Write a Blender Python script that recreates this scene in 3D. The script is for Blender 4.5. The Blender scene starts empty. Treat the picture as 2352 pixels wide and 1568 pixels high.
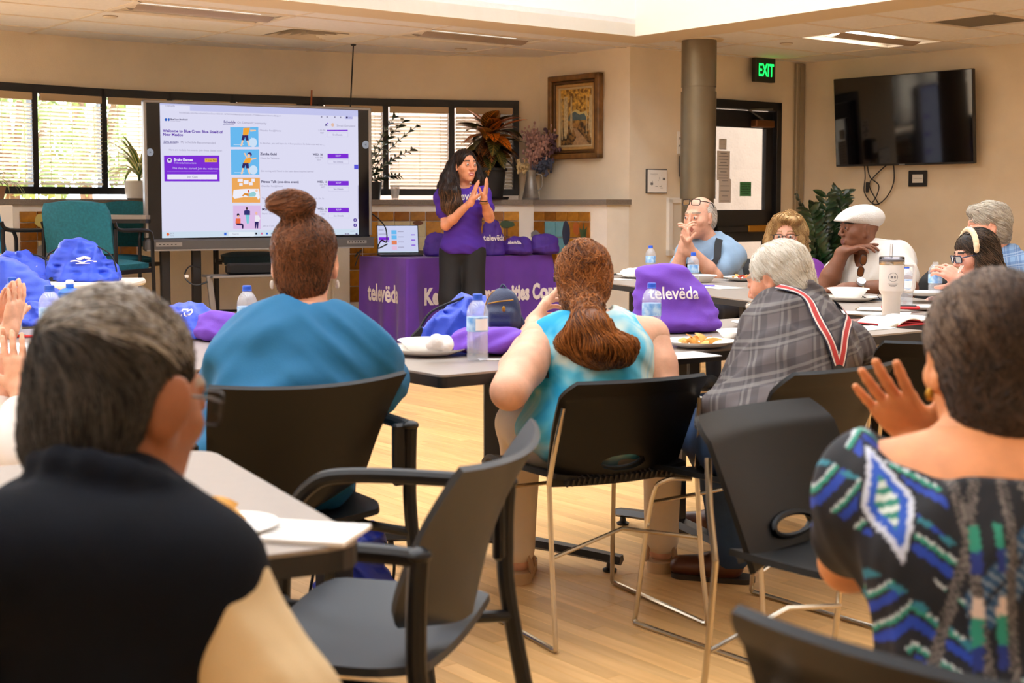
import bpy, bmesh, math, random
import numpy as np
from mathutils import Vector, Matrix, Euler
from mathutils.bvhtree import BVHTree
random.seed(7); np.random.seed(7)
S = bpy.context.scene
COL = S.collection
R = math.radians

# ------------------------------------------------------------------ camera
EYE = 1.20
PITCH = R(4.0)
FPX, CPX, CPY = 3150.0, 1176.0, 690.0
cd = bpy.data.cameras.new('camera'); cam = bpy.data.objects.new('camera', cd); COL.objects.link(cam)
cam.location = (0, 0, EYE); cam.rotation_euler = (R(90) - PITCH, 0, 0)
cd.sensor_width = 36; cd.lens = FPX / 2352 * 36
cd.shift_y = (CPY - 784) / 2352
cd.clip_end = 200
cd.dof.use_dof = True; cd.dof.focus_distance = 6.5; cd.dof.aperture_fstop = 5.6
S.camera = cam

# ------------------------------------------------------------------ world, exposure
w = bpy.data.worlds.new('world'); S.world = w; w.use_nodes = True
bg = w.node_tree.nodes['Background']
bg.inputs[0].default_value = (0.91, 0.98, 1.07, 1); bg.inputs[1].default_value = 3.6
vs = S.view_settings
vs.view_transform = 'Standard'; vs.look = 'None'; vs.exposure = 1.55; vs.gamma = 1; vs.use_curve_mapping = False
try:
    S.cycles.max_bounces = 9; S.cycles.diffuse_bounces = 6; S.cycles.transparent_max_bounces = 12
    S.cycles.sample_clamp_indirect = 4; S.cycles.caustics_reflective = False; S.cycles.caustics_refractive = False
except Exception:
    pass

# ------------------------------------------------------------------ pixel <-> place
def ray(px, py):
    x = (px - CPX) / FPX; y = (py - CPY) / FPX
    return Vector((x, math.cos(PITCH) - y * math.sin(PITCH), -math.sin(PITCH) - y * math.cos(PITCH)))
def P(px, py, z=None, d=None):
    r = ray(px, py); t = (z - EYE) / r.z if z is not None else d / r.y
    return Vector((r.x * t, r.y * t, EYE + r.z * t))
AU = R(37.95)
U = Vector((math.cos(AU), math.sin(AU), 0)); V = Vector((-math.sin(AU), math.cos(AU), 0)); Z = Vector((0, 0, 1))
def UV(u, v, z=0): return U * u + V * v + Z * z

# ------------------------------------------------------------------ materials
def lin(c):
    if isinstance(c, str):
        c = c.lstrip('#'); c = [int(c[i:i + 2], 16) for i in (0, 2, 4)]
    return tuple(((x / 255) / 12.92 if x / 255 <= .04045 else ((x / 255 + .055) / 1.055) ** 2.4) for x in c[:3]) + (1.0,)
MATS = {}
def M(name, col=None, rough=.6, metal=0., var=0., vs=6., bump=0., bs=60., spec=.5, emit=0., coat=0., sheen=0., stretch=None, var2=None, trans=0., obj=True, sub=0., rnd=0.):
    if name in MATS: return MATS[name]
    m = bpy.data.materials.new(name); m.use_nodes = True; MATS[name] = m
    nt = m.node_tree; b = nt.nodes['Principled BSDF']; L = nt.links
    c = lin(col); b.inputs['Base Color'].default_value = c
    b.inputs['Roughness'].default_value = rough; b.inputs['Metallic'].default_value = metal
    b.inputs['Specular IOR Level'].default_value = spec
    if coat: b.inputs['Coat Weight'].default_value = coat; b.inputs['Coat Roughness'].default_value = .1
    if sheen: b.inputs['Sheen Weight'].default_value = sheen
    if trans: b.inputs['Transmission Weight'].default_value = trans
    if sub: b.inputs['Subsurface Weight'].default_value = sub; b.inputs['Subsurface Radius'].default_value = (.012, .004, .002); b.inputs['Subsurface Scale'].default_value = 1.0
    if emit:
        b.inputs['Emission Color'].default_value = c; b.inputs['Emission Strength'].default_value = emit
    tc = mp = None
    if var or bump or rnd:
        tc = nt.nodes.new('ShaderNodeTexCoord'); mp = nt.nodes.new('ShaderNodeMapping')
        L.new(tc.outputs['Object'], mp.inputs[0])
        if stretch: mp.inputs['Scale'].default_value = stretch
    last = None
    if var:
        n = nt.nodes.new('ShaderNodeTexNoise'); n.inputs['Scale'].default_value = vs; n.inputs['Detail'].default_value = 4
        L.new(mp.outputs[0], n.inputs['Vector'])
        r = nt.nodes.new('ShaderNodeValToRGB')
        r.color_ramp.elements[0].position = .3; r.color_ramp.elements[1].position = .7
        if var2: lo, hi = c, lin(var2)
        else:
            lo = tuple(max(0, x * (1 - var)) for x in c[:3]) + (1,); hi = tuple(min(1, x * (1 + var)) for x in c[:3]) + (1,)
        r.color_ramp.elements[0].color = lo; r.color_ramp.elements[1].color = hi
        L.new(n.outputs['Fac'], r.inputs[0]); last = r.outputs[0]
    if rnd:
        oi = nt.nodes.new('ShaderNodeObjectInfo'); mr = nt.nodes.new('ShaderNodeMapRange')
        mr.inputs[3].default_value = 1 - rnd; mr.inputs[4].default_value = 1 + rnd
        L.new(oi.outputs['Random'], mr.inputs[0])
        hs = nt.nodes.new('ShaderNodeHueSaturation'); L.new(mr.outputs[0], hs.inputs['Value'])
        if last: L.new(last, hs.inputs['Color'])
        else: hs.inputs['Color'].default_value = c
        last = hs.outputs[0]
    if last is not None:
        L.new(last, b.inputs['Base Color'])
        if emit: L.new(last, b.inputs['Emission Color'])
    if bump:
        n2 = nt.nodes.new('ShaderNodeTexNoise'); n2.inputs['Scale'].default_value = bs; n2.inputs['Detail'].default_value = 3
        L.new(mp.outputs[0], n2.inputs['Vector'])
        bp = nt.nodes.new('ShaderNodeBump'); bp.inputs['Strength'].default_value = bump; bp.inputs['Distance'].default_value = .01
        L.new(n2.outputs['Fac'], bp.inputs['Height']); L.new(bp.outputs[0], b.inputs['Normal'])
    return m
def MClear(name, tint=(1, 1, 1), gloss=.25, rough=.05):
    if name in MATS: return MATS[name]
    m = bpy.data.materials.new(name); m.use_nodes = True; MATS[name] = m
    nt = m.node_tree; nt.nodes.clear(); L = nt.links
    o = nt.nodes.new('ShaderNodeOutputMaterial'); t = nt.nodes.new('ShaderNodeBsdfTransparent'); g = nt.nodes.new('ShaderNodeBsdfGlossy')
    t.inputs[0].default_value = tuple(tint) + (1,); g.inputs['Roughness'].default_value = rough
    lw = nt.nodes.new('ShaderNodeLayerWeight'); lw.inputs[0].default_value = gloss
    mx = nt.nodes.new('ShaderNodeMixShader'); L.new(lw.outputs['Fresnel'], mx.inputs[0]); L.new(t.outputs[0], mx.inputs[1]); L.new(g.outputs[0], mx.inputs[2]); L.new(mx.outputs[0], o.inputs[0])
    return m
def MSlat(name, col, tr=.45):
    if name in MATS: return MATS[name]
    m = bpy.data.materials.new(name); m.use_nodes = True; MATS[name] = m
    nt = m.node_tree; nt.nodes.clear(); L = nt.links
    o = nt.nodes.new('ShaderNodeOutputMaterial'); d = nt.nodes.new('ShaderNodeBsdfDiffuse'); t = nt.nodes.new('ShaderNodeBsdfTranslucent'); mx = nt.nodes.new('ShaderNodeMixShader')
    d.inputs[0].default_value = lin(col); t.inputs[0].default_value = lin(col); mx.inputs[0].default_value = tr
    L.new(d.outputs[0], mx.inputs[1]); L.new(t.outputs[0], mx.inputs[2]); L.new(mx.outputs[0], o.inputs[0]); return m
def MPlastic(name, tint=(1, 1, 1), milk=.16, gloss=.1, rough=.12):
    if name in MATS: return MATS[name]
    m = bpy.data.materials.new(name); m.use_nodes = True; MATS[name] = m
    nt = m.node_tree; nt.nodes.clear(); L = nt.links; N = nt.nodes.new
    o = N('ShaderNodeOutputMaterial'); t = N('ShaderNodeBsdfTransparent'); d = N('ShaderNodeBsdfTranslucent'); g = N('ShaderNodeBsdfGlossy'); df = N('ShaderNodeBsdfDiffuse')
    t.inputs[0].default_value = tuple(tint) + (1,); d.inputs[0].default_value = (.95, .96, .98, 1); df.inputs[0].default_value = (.95, .96, .98, 1); g.inputs['Roughness'].default_value = rough
    a_ = N('ShaderNodeAddShader'); m0 = N('ShaderNodeMixShader'); m0.inputs[0].default_value = .5; L.new(d.outputs[0], m0.inputs[1]); L.new(df.outputs[0], m0.inputs[2])
    m1 = N('ShaderNodeMixShader'); m1.inputs[0].default_value = milk; L.new(t.outputs[0], m1.inputs[1]); L.new(m0.outputs[0], m1.inputs[2])
    m2 = N('ShaderNodeMixShader'); m2.inputs[0].default_value = gloss; L.new(m1.outputs[0], m2.inputs[1]); L.new(g.outputs[0], m2.inputs[2]); L.new(m2.outputs[0], o.inputs[0]); return m
def MEmit(name, col, s=1.0):
    if name in MATS: return MATS[name]
    m = bpy.data.materials.new(name); m.use_nodes = True; MATS[name] = m
    nt = m.node_tree; nt.nodes.clear()
    o = nt.nodes.new('ShaderNodeOutputMaterial'); e = nt.nodes.new('ShaderNodeEmission')
    e.inputs[0].default_value = lin(col); e.inputs[1].default_value = s; nt.links.new(e.outputs[0], o.inputs[0])
    return m

# ------------------------------------------------------------------ mesh helpers
class MB:
    """collects shapes into one mesh"""
    def __init__(s): s.v = []; s.f = []; s.mi = []; s.cur = 0
    def add(s, vs, fs):
        o = len(s.v); s.v += [tuple(x) for x in vs]
        for f in fs: s.f.append([i + o for i in f]); s.mi.append(s.cur)
        return s
    def box(s, c, d, rot=None, bev=0.):
        hx, hy, hz = d[0] / 2, d[1] / 2, d[2] / 2; c = Vector(c)
        if bev > 0:
            bev = min(bev, hx * .9, hy * .9, hz * .9); pts = []
            for sx in (-1, 1):
                for sy in (-1, 1):
                    for sz in (-1, 1):
                        pts += [(sx * hx, sy * (hy - bev), sz * (hz - bev)), (sx * (hx - bev), sy * hy, sz * (hz - bev)), (sx * (hx - bev), sy * (hy - bev), sz * hz)]
            I = lambda a, b, c_, k: ((a * 2 + b) * 2 + c_) * 3 + k
            fs = []
            for a in (0, 1):
                q = [I(a, 0, 0, 0), I(a, 1, 0, 0), I(a, 1, 1, 0), I(a, 0, 1, 0)]; fs.append(q if a else q[::-1])
                q = [I(0, a, 0, 1), I(0, a, 1, 1), I(1, a, 1, 1), I(1, a, 0, 1)]; fs.append(q if a else q[::-1])
                q = [I(0, 0, a, 2), I(1, 0, a, 2), I(1, 1, a, 2), I(0, 1, a, 2)]; fs.append(q if a else q[::-1])
            for a in (0, 1):
                for b in (0, 1):
                    fs.append([I(a, b, 0, 0), I(a, b, 1, 0), I(a, b, 1, 1), I(a, b, 0, 1)])
                    fs.append([I(a, 0, b, 0), I(a, 1, b, 0), I(a, 1, b, 2), I(a, 0, b, 2)])
                    fs.append([I(0, a, b, 1), I(1, a, b, 1), I(1, a, b, 2), I(0, a, b, 2)])
                    for c_ in (0, 1): fs.append([I(a, b, c_, 0), I(a, b, c_, 1), I(a, b, c_, 2)])
            # orient outward
            out = []
            for f in fs:
                p = [Vector(pts[i]) for i in f]; n = (p[1] - p[0]).cross(p[2] - p[0]); m = sum(p, Vector()) / len(p)
                out.append(f if n.dot(m) > 0 else f[::-1])
            fs = out
        else:
            pts = [(x * hx, y * hy, z * hz) for x in (-1, 1) for y in (-1, 1) for z in (-1, 1)]
            fs = [(0, 1, 3, 2), (4, 6, 7, 5), (0, 4, 5, 1), (2, 3, 7, 6), (0, 2, 6, 4), (1, 5, 7, 3)]
        if rot is not None: pts = [rot @ Vector(p) for p in pts]
        return s.add([Vector(p) + c for p in pts], fs)
    def tube(s, path, r, n=8, closed=False, caps=True):
        path = [Vector(p) for p in path]; m = len(path)
        rs = r if isinstance(r, (list, tuple)) else [r] * m
        T = []
        for i in range(m):
            a = path[(i - 1) % m] if (closed or i > 0) else path[i]; b = path[(i + 1) % m] if (closed or i < m - 1) else path[i]
            t = (b - a); T.append(t.normalized() if t.length > 1e-9 else Vector((0, 0, 1)))
        ref = Vector((0, 0, 1)) if abs(T[0].z) < .9 else Vector((1, 0, 0))
        nrm = (ref - T[0] * ref.dot(T[0])).normalized(); vs = []; fs = []
        for i in range(m):
            nrm = nrm - T[i] * nrm.dot(T[i])
            nrm = nrm.normalized() if nrm.length > 1e-6 else T[i].orthogonal().normalized()
            bn = T[i].cross(nrm)
            for k in range(n):
                a = 2 * math.pi * k / n; vs.append(path[i] + (nrm * math.cos(a) + bn * math.sin(a)) * rs[i])
        for i in range(m if closed else m - 1):
            j = (i + 1) % m
            for k in range(n):
                l = (k + 1) % n; fs.append((i * n + k, i * n + l, j * n + l, j * n + k))
        if caps and not closed: fs.append(tuple(range(n))[::-1]); fs.append(tuple((m - 1) * n + k for k in range(n)))
        return s.add(vs, fs)
    def cyl(s, a, b, r, n=16, r2=None): return s.tube([a, b], [r, r if r2 is None else r2], n)
    def lathe(s, prof, c=(0, 0, 0), n=24, sx=1., sy=1.):
        c = Vector(c); vs = []; fs = []; m = len(prof)
        for (r, z) in prof:
            for k in range(n):
                a = 2 * math.pi * k / n; vs.append(c + Vector((r * math.cos(a) * sx, r * math.sin(a) * sy, z)))
        for i in range(m - 1):
            for k in range(n):
                l = (k + 1) % n; fs.append((i * n + k, i * n + l, (i + 1) * n + l, (i + 1) * n + k))
        if prof[0][0] > 1e-6: fs.append(tuple(range(n))[::-1])
        if prof[-1][0] > 1e-6: fs.append(tuple((m - 1) * n + k for k in range(n)))
        return s.add(vs, fs)
    def sphere(s, c, r, n=12, m=8, rot=None):
        if not isinstance(r, (tuple, list)): r = (r, r, r)
        c = Vector(c); vs = []; fs = []
        for i in range(m + 1):
            th = math.pi * i / m
            for k in range(n):
                a = 2 * math.pi * k / n; p = Vector((r[0] * math.sin(th) * math.cos(a), r[1] * math.sin(th) * math.sin(a), -r[2] * math.cos(th)))
                vs.append(c + (rot @ p if rot is not None else p))
        for i in range(m):
            for k in range(n):
                l = (k + 1) % n; fs.append((i * n + k, i * n + l, (i + 1) * n + l, (i + 1) * n + k))
        return s.add(vs, fs)
    def prism(s, pts, z0, z1):
        n = len(pts); vs = [(p[0], p[1], z0) for p in pts] + [(p[0], p[1], z1) for p in pts]
        fs = [tuple(range(n))[::-1], tuple(range(n, 2 * n))] + [(i, (i + 1) % n, n + (i + 1) % n, n + i) for i in range(n)]
        return s.add(vs, fs)
    def poly(s, pts): return s.add(pts, [tuple(range(len(pts)))])
    def grid(s, fn, nu, nv, th=0., keep=None):
        """surface fn(a,b) a,b in 0..1; th gives it real thickness"""
        p = [[Vector(fn(i / nu, j / nv)) for j in range(nv + 1)] for i in range(nu + 1)]
        nr = [[None] * (nv + 1) for _ in range(nu + 1)]
        for i in range(nu + 1):
            for j in range(nv + 1):
                a = p[min(i + 1, nu)][j] - p[max(i - 1, 0)][j]; b = p[i][min(j + 1, nv)] - p[i][max(j - 1, 0)]
                n = a.cross(b); nr[i][j] = n.normalized() if n.length > 1e-12 else Vector((0, 0, 1))
        W = nv + 1; vs = [p[i][j] for i in range(nu + 1) for j in range(W)]
        K = [(i, j) for i in range(nu) for j in range(nv) if keep is None or keep((i + .5) / nu, (j + .5) / nv)]
        fs = [(i * W + j, (i + 1) * W + j, (i + 1) * W + j + 1, i * W + j + 1) for i, j in K]
        if th:
            o = len(vs); vs += [p[i][j] - nr[i][j] * th for i in range(nu + 1) for j in range(W)]
            fs2 = [tuple(x + o for x in f[::-1]) for f in fs]
            ed = {}
            for f in fs:
                for k in range(4):
                    e = (f[k], f[(k + 1) % 4]); ed[e] = 1
            side = [(b, a, a + o, b + o) for (a, b) in ed if (b, a) not in ed]
            fs = fs + fs2 + side
        return s.add(vs, fs)
    def mesh(s, name, mats, smooth=True, ang=35):
        me = bpy.data.meshes.new(name); me.from_pydata([tuple(v) for v in s.v], [], s.f)
        for m in (mats if isinstance(mats, (list, tuple)) else [mats]): me.materials.append(m)
        if any(s.mi): me.polygons.foreach_set('material_index', s.mi)
        if smooth:
            me.polygons.foreach_set('use_smooth', [True] * len(me.polygons))
            try: me.set_sharp_from_angle(angle=R(ang))
            except Exception: pass
        me.update(); return me
    def build(s, name, mats, parent=None, smooth=True, loc=None, ang=35, **tags):
        return link(name, s.mesh(name, mats, smooth, ang), parent, loc, **tags)
def link(name, me, parent=None, loc=None, label=None, cat=None, group=None, kind=None, mw=None):
    o = bpy.data.objects.new(name, me); COL.objects.link(o)
    if parent is not None: o.parent = parent
    if mw is not None: o.matrix_local = mw
    elif loc is not None: o.location = loc
    if label: o['label'] = label
    if cat: o['category'] = cat
    if group: o['group'] = group
    if kind: o['kind'] = kind
    return o
def thing(name, label, cat, loc=(0, 0, 0), rz=0., group=None, kind=None):
    o = link(name, None, None, loc, label, cat, group, kind); o.rotation_euler = (0, 0, rz); o.empty_display_size = .1
    return o
def struct(name, mb, mat, parent=None, **k):
    return mb.build(name, mat, parent, kind=None if parent else 'structure', **k)
def copy_tree(o, parent=None, **tags):
    c = o.copy(); COL.objects.link(c)
    if parent is not None: c.parent = parent
    for ch in o.children: copy_tree(ch, c)
    for k, v in tags.items(): c[k] = v
    return c
def bez(pts, n=8):
    """smooth Catmull-Rom path through pts"""
    pts = [Vector(p) for p in pts]; out = []
    for i in range(len(pts) - 1):
        p0 = pts[max(i - 1, 0)]; p1 = pts[i]; p2 = pts[i + 1]; p3 = pts[min(i + 2, len(pts) - 1)]
        for k in range(n):
            t = k / n
            out.append(.5 * ((2 * p1) + (p2 - p0) * t + (2 * p0 - 5 * p1 + 4 * p2 - p3) * t * t + (3 * p1 - p0 - 3 * p2 + p3) * t ** 3))
    out.append(pts[-1]); return out
def rrect(w, h, r, n=5, cx=0., cy=0.):
    o = []
    for (sx, sy, a0) in ((1, 1, 0), (-1, 1, 90), (-1, -1, 180), (1, -1, 270)):
        for k in range(n + 1):
            a = R(a0 + 90 * k / n); o.append((cx + sx * (w / 2 - r) + r * math.cos(a), cy + sy * (h / 2 - r) + r * math.sin(a)))
    return o
def frame_m(o, x, y, z=None):
    """matrix with axes x,y(,z) at o"""
    x = Vector(x).normalized(); y = Vector(y); y = (y - x * y.dot(x)).normalized(); z = x.cross(y)
    return Matrix(((x.x, y.x, z.x, o[0]), (x.y, y.y, z.y, o[1]), (x.z, y.z, z.z, o[2]), (0, 0, 0, 1)))
# text as a flat mesh, in its own x-y plane
def text_mesh(body, size, mat, align='LEFT', depth=0., bold=0., sx=1., vy='TOP_BASELINE', sub=0.):
    cu = bpy.data.curves.new('t', 'FONT'); cu.body = body; cu.size = size; cu.align_x = align; cu.resolution_u = 2; cu.offset = bold; cu.extrude = depth
    ob = bpy.data.objects.new('t', cu); COL.objects.link(ob)
    dg = bpy.context.evaluated_depsgraph_get(); me = bpy.data.meshes.new_from_object(ob.evaluated_get(dg))
    bpy.data.objects.remove(ob); bpy.data.curves.remove(cu)
    me.materials.clear(); me.materials.append(mat)
    if sub:
        bm = bmesh.new(); bm.from_mesh(me)
        for _ in range(4):
            ed = [e for e in bm.edges if e.calc_length() > sub]
            if not ed: break
            bmesh.ops.subdivide_edges(bm, edges=ed, cuts=1)
        bmesh.ops.triangulate(bm, faces=bm.faces); bm.to_mesh(me); bm.free()
    for v in me.vertices: v.co.x *= sx
    return me
def project_decal(me, mat4, bvh, direction, off=.002):
    """lay a flat decal mesh on a surface: move each vertex along direction until it meets the surface"""
    direction = Vector(direction).normalized()
    bad = set()
    for v in me.vertices:
        p = mat4 @ v.co; h = bvh.ray_cast(p - direction * .5, direction, 2.)
        if h[0] is None: bad.add(v.index); v.co = p
        else: v.co = h[0] - direction * off
    if bad:
        bm = bmesh.new(); bm.from_mesh(me); bm.verts.ensure_lookup_table()
        bmesh.ops.delete(bm, geom=[bm.verts[i] for i in bad], context='VERTS'); bm.to_mesh(me); bm.free()
    me.update(); return me
# ------------------------------------------------------------------ smooth implicit shapes (bodies, cloth, hair, bags)
def seg(a, b, ra, rb=None, k=.02, op=1): return ('s', np.array(a, float), np.array(b, float), ra, ra if rb is None else rb, k, op)
def ell(c, r, rot=None, k=.02, op=1):
    r = (r, r, r) if isinstance(r, (int, float)) else r
    return ('e', np.array(c, float), np.array(r, float), None if rot is None else np.array(rot, float), k, op)
def xf(prims, m):
    """move primitives by a 4x4 (rotation + uniform scale)"""
    A = np.array(m, float); R3 = A[:3, :3]; t = A[:3, 3]; s = np.linalg.norm(R3[:, 0]); out = []
    for p in prims:
        if p[0] == 's': out.append(('s', R3 @ p[1] + t, R3 @ p[2] + t, p[3] * s, p[4] * s, p[5] * s, p[6]))
        else:
            r = R3 / s if p[3] is None else (R3 / s) @ p[3]
            out.append(('e', R3 @ p[1] + t, p[2] * s, r, p[4] * s, p[5]))
    return out
def chain(pts, rs, k=.02): return [seg(pts[i], pts[i + 1], rs[i], rs[i + 1], k) for i in range(len(pts) - 1)]
def sdf_mesh(prims, h, disp=None):
    lo = np.full(3, 1e9); hi = -lo
    for p in prims:
        if (p[6] if p[0] == 's' else p[5]) < 0: continue
        if p[0] == 's': r = max(p[3], p[4]); a = np.minimum(p[1], p[2]) - r; b = np.maximum(p[1], p[2]) + r
        else: r = p[2].max(); a = p[1] - r; b = p[1] + r
        lo = np.minimum(lo, a); hi = np.maximum(hi, b)
    lo -= 5 * h; hi += 5 * h
    n = np.ceil((hi - lo) / h).astype(int) + 1
    D = np.full(n, .5, np.float32)
    ax = [lo[i] + h * np.arange(n[i]) for i in range(3)]
    for p in prims:
        if p[0] == 's': r = max(p[3], p[4]); a = np.minimum(p[1], p[2]) - r; b = np.maximum(p[1], p[2]) + r; k, op = p[5], p[6]
        else: r = p[2].max(); a = p[1] - r; b = p[1] + r; k, op = p[4], p[5]
        m = max(k, 4 * h)
        i0 = np.clip(np.floor((a - m - lo) / h).astype(int), 0, n - 1); i1 = np.clip(np.ceil((b + m - lo) / h).astype(int) + 1, 1, n)
        sl = tuple(slice(i0[i], i1[i]) for i in range(3))
        X, Y, Zz = [ax[i][sl[i]].astype(np.float32) for i in range(3)]
        X = X[:, None, None]; Y = Y[None, :, None]; Zz = Zz[None, None, :]
        if p[0] == 's':
            a, b = p[1], p[2]; d = b - a; dd = max((d * d).sum(), 1e-12)
            t = np.clip(((X - a[0]) * d[0] + (Y - a[1]) * d[1] + (Zz - a[2]) * d[2]) / dd, 0, 1)
            q = np.sqrt((X - a[0] - t * d[0]) ** 2 + (Y - a[1] - t * d[1]) ** 2 + (Zz - a[2] - t * d[2]) ** 2) - (p[3] + t * (p[4] - p[3]))
        else:
            c, r = p[1], p[2]; x, y, z = X - c[0], Y - c[1], Zz - c[2]
            if p[3] is not None:
                Q = p[3]; x, y, z = (x * Q[0, 0] + y * Q[1, 0] + z * Q[2, 0]), (x * Q[0, 1] + y * Q[1, 1] + z * Q[2, 1]), (x * Q[0, 2] + y * Q[1, 2] + z * Q[2, 2])
            k0 = np.sqrt((x / r[0]) ** 2 + (y / r[1]) ** 2 + (z / r[2]) ** 2); k1 = np.sqrt((x / r[0] ** 2) ** 2 + (y / r[1] ** 2) ** 2 + (z / r[2] ** 2) ** 2)
            q = k0 * (k0 - 1) / np.maximum(k1, 1e-6)
        o = D[sl]
        if op > 0: hh = np.maximum(k - np.abs(o - q), 0) / k; D[sl] = np.minimum(o, q) - hh * hh * k * .25
        else: q = -q; hh = np.maximum(k - np.abs(o - q), 0) / k; D[sl] = np.maximum(o, q) + hh * hh * k * .25
    if disp is not None:
        near = np.argwhere(np.abs(D) < 3 * h + .014); pp = lo + near * h
        D[near[:, 0], near[:, 1], near[:, 2]] += disp(pp).astype(np.float32)
    return surface_nets(D, lo, h)
def surface_nets(D, lo, h):
    I = D < 0; n = D.shape
    c = np.zeros(tuple(x - 1 for x in n), np.int8)
    for dx in (0, 1):
        for dy in (0, 1):
            for dz in (0, 1): c += I[dx:n[0] - 1 + dx, dy:n[1] - 1 + dy, dz:n[2] - 1 + dz]
    act = np.argwhere((c > 0) & (c < 8))
    idx = np.full(c.shape, -1, np.int32); idx[act[:, 0], act[:, 1], act[:, 2]] = np.arange(len(act))
    acc = np.zeros((len(act), 3)); cnt = np.zeros(len(act))
    cor = [(dx, dy, dz) for dx in (0, 1) for dy in (0, 1) for dz in (0, 1)]
    val = {k: D[act[:, 0] + k[0], act[:, 1] + k[1], act[:, 2] + k[2]] for k in cor}
    for a in cor:
        for e in range(3):
            if a[e]: continue
            b = list(a); b[e] = 1; b = tuple(b); va, vb = val[a], val[b]; m = (va < 0) != (vb < 0)
            t = np.where(m, va / np.where(m, va - vb, 1), 0); pt = np.array(a, float)[None, :].repeat(len(act), 0); pt[:, e] += t
            acc[m] += pt[m]; cnt[m] += 1
    vs = lo + (act + acc / np.maximum(cnt, 1)[:, None]) * h
    F = []
    for e in range(3):
        s0 = [slice(1, n[i] - 1) for i in range(3)]; s1 = list(s0); s0[e] = slice(0, n[e] - 1); s1[e] = slice(1, n[e])
        A, B = I[tuple(s0)], I[tuple(s1)]; q = np.argwhere(A != B)
        if not len(q): continue
        base = q + np.array([0 if i == e else 1 for i in range(3)])
        inside = A[q[:, 0], q[:, 1], q[:, 2]]; o1, o2 = (e + 1) % 3, (e + 2) % 3; g = []
        for (d1, d2) in ((-1, -1), (0, -1), (0, 0), (-1, 0)):
            cc = base.copy(); cc[:, o1] += d1; cc[:, o2] += d2; g.append(idx[cc[:, 0], cc[:, 1], cc[:, 2]])
        g = np.stack(g, 1); g[~inside] = g[~inside][:, ::-1]; F.append(g)
    return vs, np.concatenate(F)
def np_mesh(name, vs, fs, mats, mi=None, origin=(0, 0, 0)):
    vs = vs - np.array(origin)
    me = bpy.data.meshes.new(name); nf = len(fs)
    me.vertices.add(len(vs)); me.vertices.foreach_set('co', vs.astype(np.float32).ravel())
    me.loops.add(nf * 4); me.loops.foreach_set('vertex_index', fs.astype(np.int32).ravel())
    me.polygons.add(nf); me.polygons.foreach_set('loop_start', np.arange(0, nf * 4, 4, dtype=np.int32)); me.polygons.foreach_set('loop_total', np.full(nf, 4, np.int32))
    me.polygons.foreach_set('use_smooth', np.ones(nf, bool))
    for m in (mats if isinstance(mats, (list, tuple)) else [mats]): me.materials.append(m)
    if mi is not None: me.polygons.foreach_set('material_index', mi.astype(np.int32))
    me.update(calc_edges=True); me.validate(); return me
def blob(name, prims, h, mats, parent=None, disp=None, mi=None, smooth_it=0, **tags):
    vs, fs = sdf_mesh(prims, h, disp)
    idx = None
    if mi is not None: idx = mi(vs[fs].mean(1))
    org = tags.pop('origin', (0, 0, 0))
    me = np_mesh(name, vs, fs, mats, idx, org)
    return link(name, me, parent, None, **tags)
def folds(amp, fr, seed=0, axis=None):
    """soft cloth folds as a sum of warped waves"""
    rg = np.random.RandomState(seed); W = []
    for i in range(6):
        d = rg.normal(size=3)
        if axis is not None: d = d - np.array(axis) * d.dot(axis) * .85
        d /= np.linalg.norm(d); W.append((d * fr * (0.6 + i * .35), rg.uniform(0, 6.28), rg.normal(size=3) * fr * .35, rg.uniform(0, 6.28), 1 / (1 + .5 * i)))
    def f(p):
        s = 0
        for (d, ph, d2, ph2, a) in W: s = s + a * np.sin(p @ d + ph + 1.3 * np.sin(p @ d2 + ph2))
        return s * amp * .4
    return f

def creases(amp, fr, seed=0):
    """sharp crumples: ridged waves"""
    rg = np.random.RandomState(seed); W = []
    for i in range(5):
        d = rg.normal(size=3); d /= np.linalg.norm(d); d2 = rg.normal(size=3); W.append((d * fr * (.7 + .55 * i), rg.uniform(0, 6.28), d2 * fr * .4, rg.uniform(0, 6.28), 1 / (1 + .8 * i)))
    def f(p):
        s = 0
        for (d, ph, d2, ph2, a) in W: s = s + a * (np.abs(np.sin(p @ d + ph + 1.2 * np.sin(p @ d2 + ph2))) - .6)
        return s * amp * .5
    return f

def wrinkles(amp, fr, seed, ax1, ax2=None, c=(0, 0, 0), r=(1, 0, 0), base=None):
    """long soft-edged cloth wrinkles running along ax1 (left of c) and ax2 (right of c)"""
    rg = np.random.RandomState(seed); ax1 = np.array(ax1, float) / np.linalg.norm(ax1); ax2 = ax1 if ax2 is None else np.array(ax2, float) / np.linalg.norm(ax2); r = np.array(r, float); c = np.array(c, float); W = []
    for i in range(4):
        d = rg.normal(size=3); d /= np.linalg.norm(d); W.append((d * fr * (.7 + .5 * i), rg.uniform(0, 6.28), rg.normal(size=3) * fr * .25, rg.uniform(0, 6.28), 1 / (1 + .5 * i)))
    def one(p, a):
        q = p - np.outer(p @ a, a) * .82; s = 0
        for (d, ph, d2, ph2, k) in W: s = s + k * ((.5 + .5 * np.cos(2 * (q @ d + ph + 1.1 * np.sin(p @ d2 + ph2)))) ** 2 - .37)
        return s
    def f(p):
        w = 1 / (1 + np.exp(-((p - c) @ r) * 30)); s = one(p, ax1) * (1 - w) + one(p, ax2) * w
        return -s * amp * .5 + (base(p) if base else 0)
    return f
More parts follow.
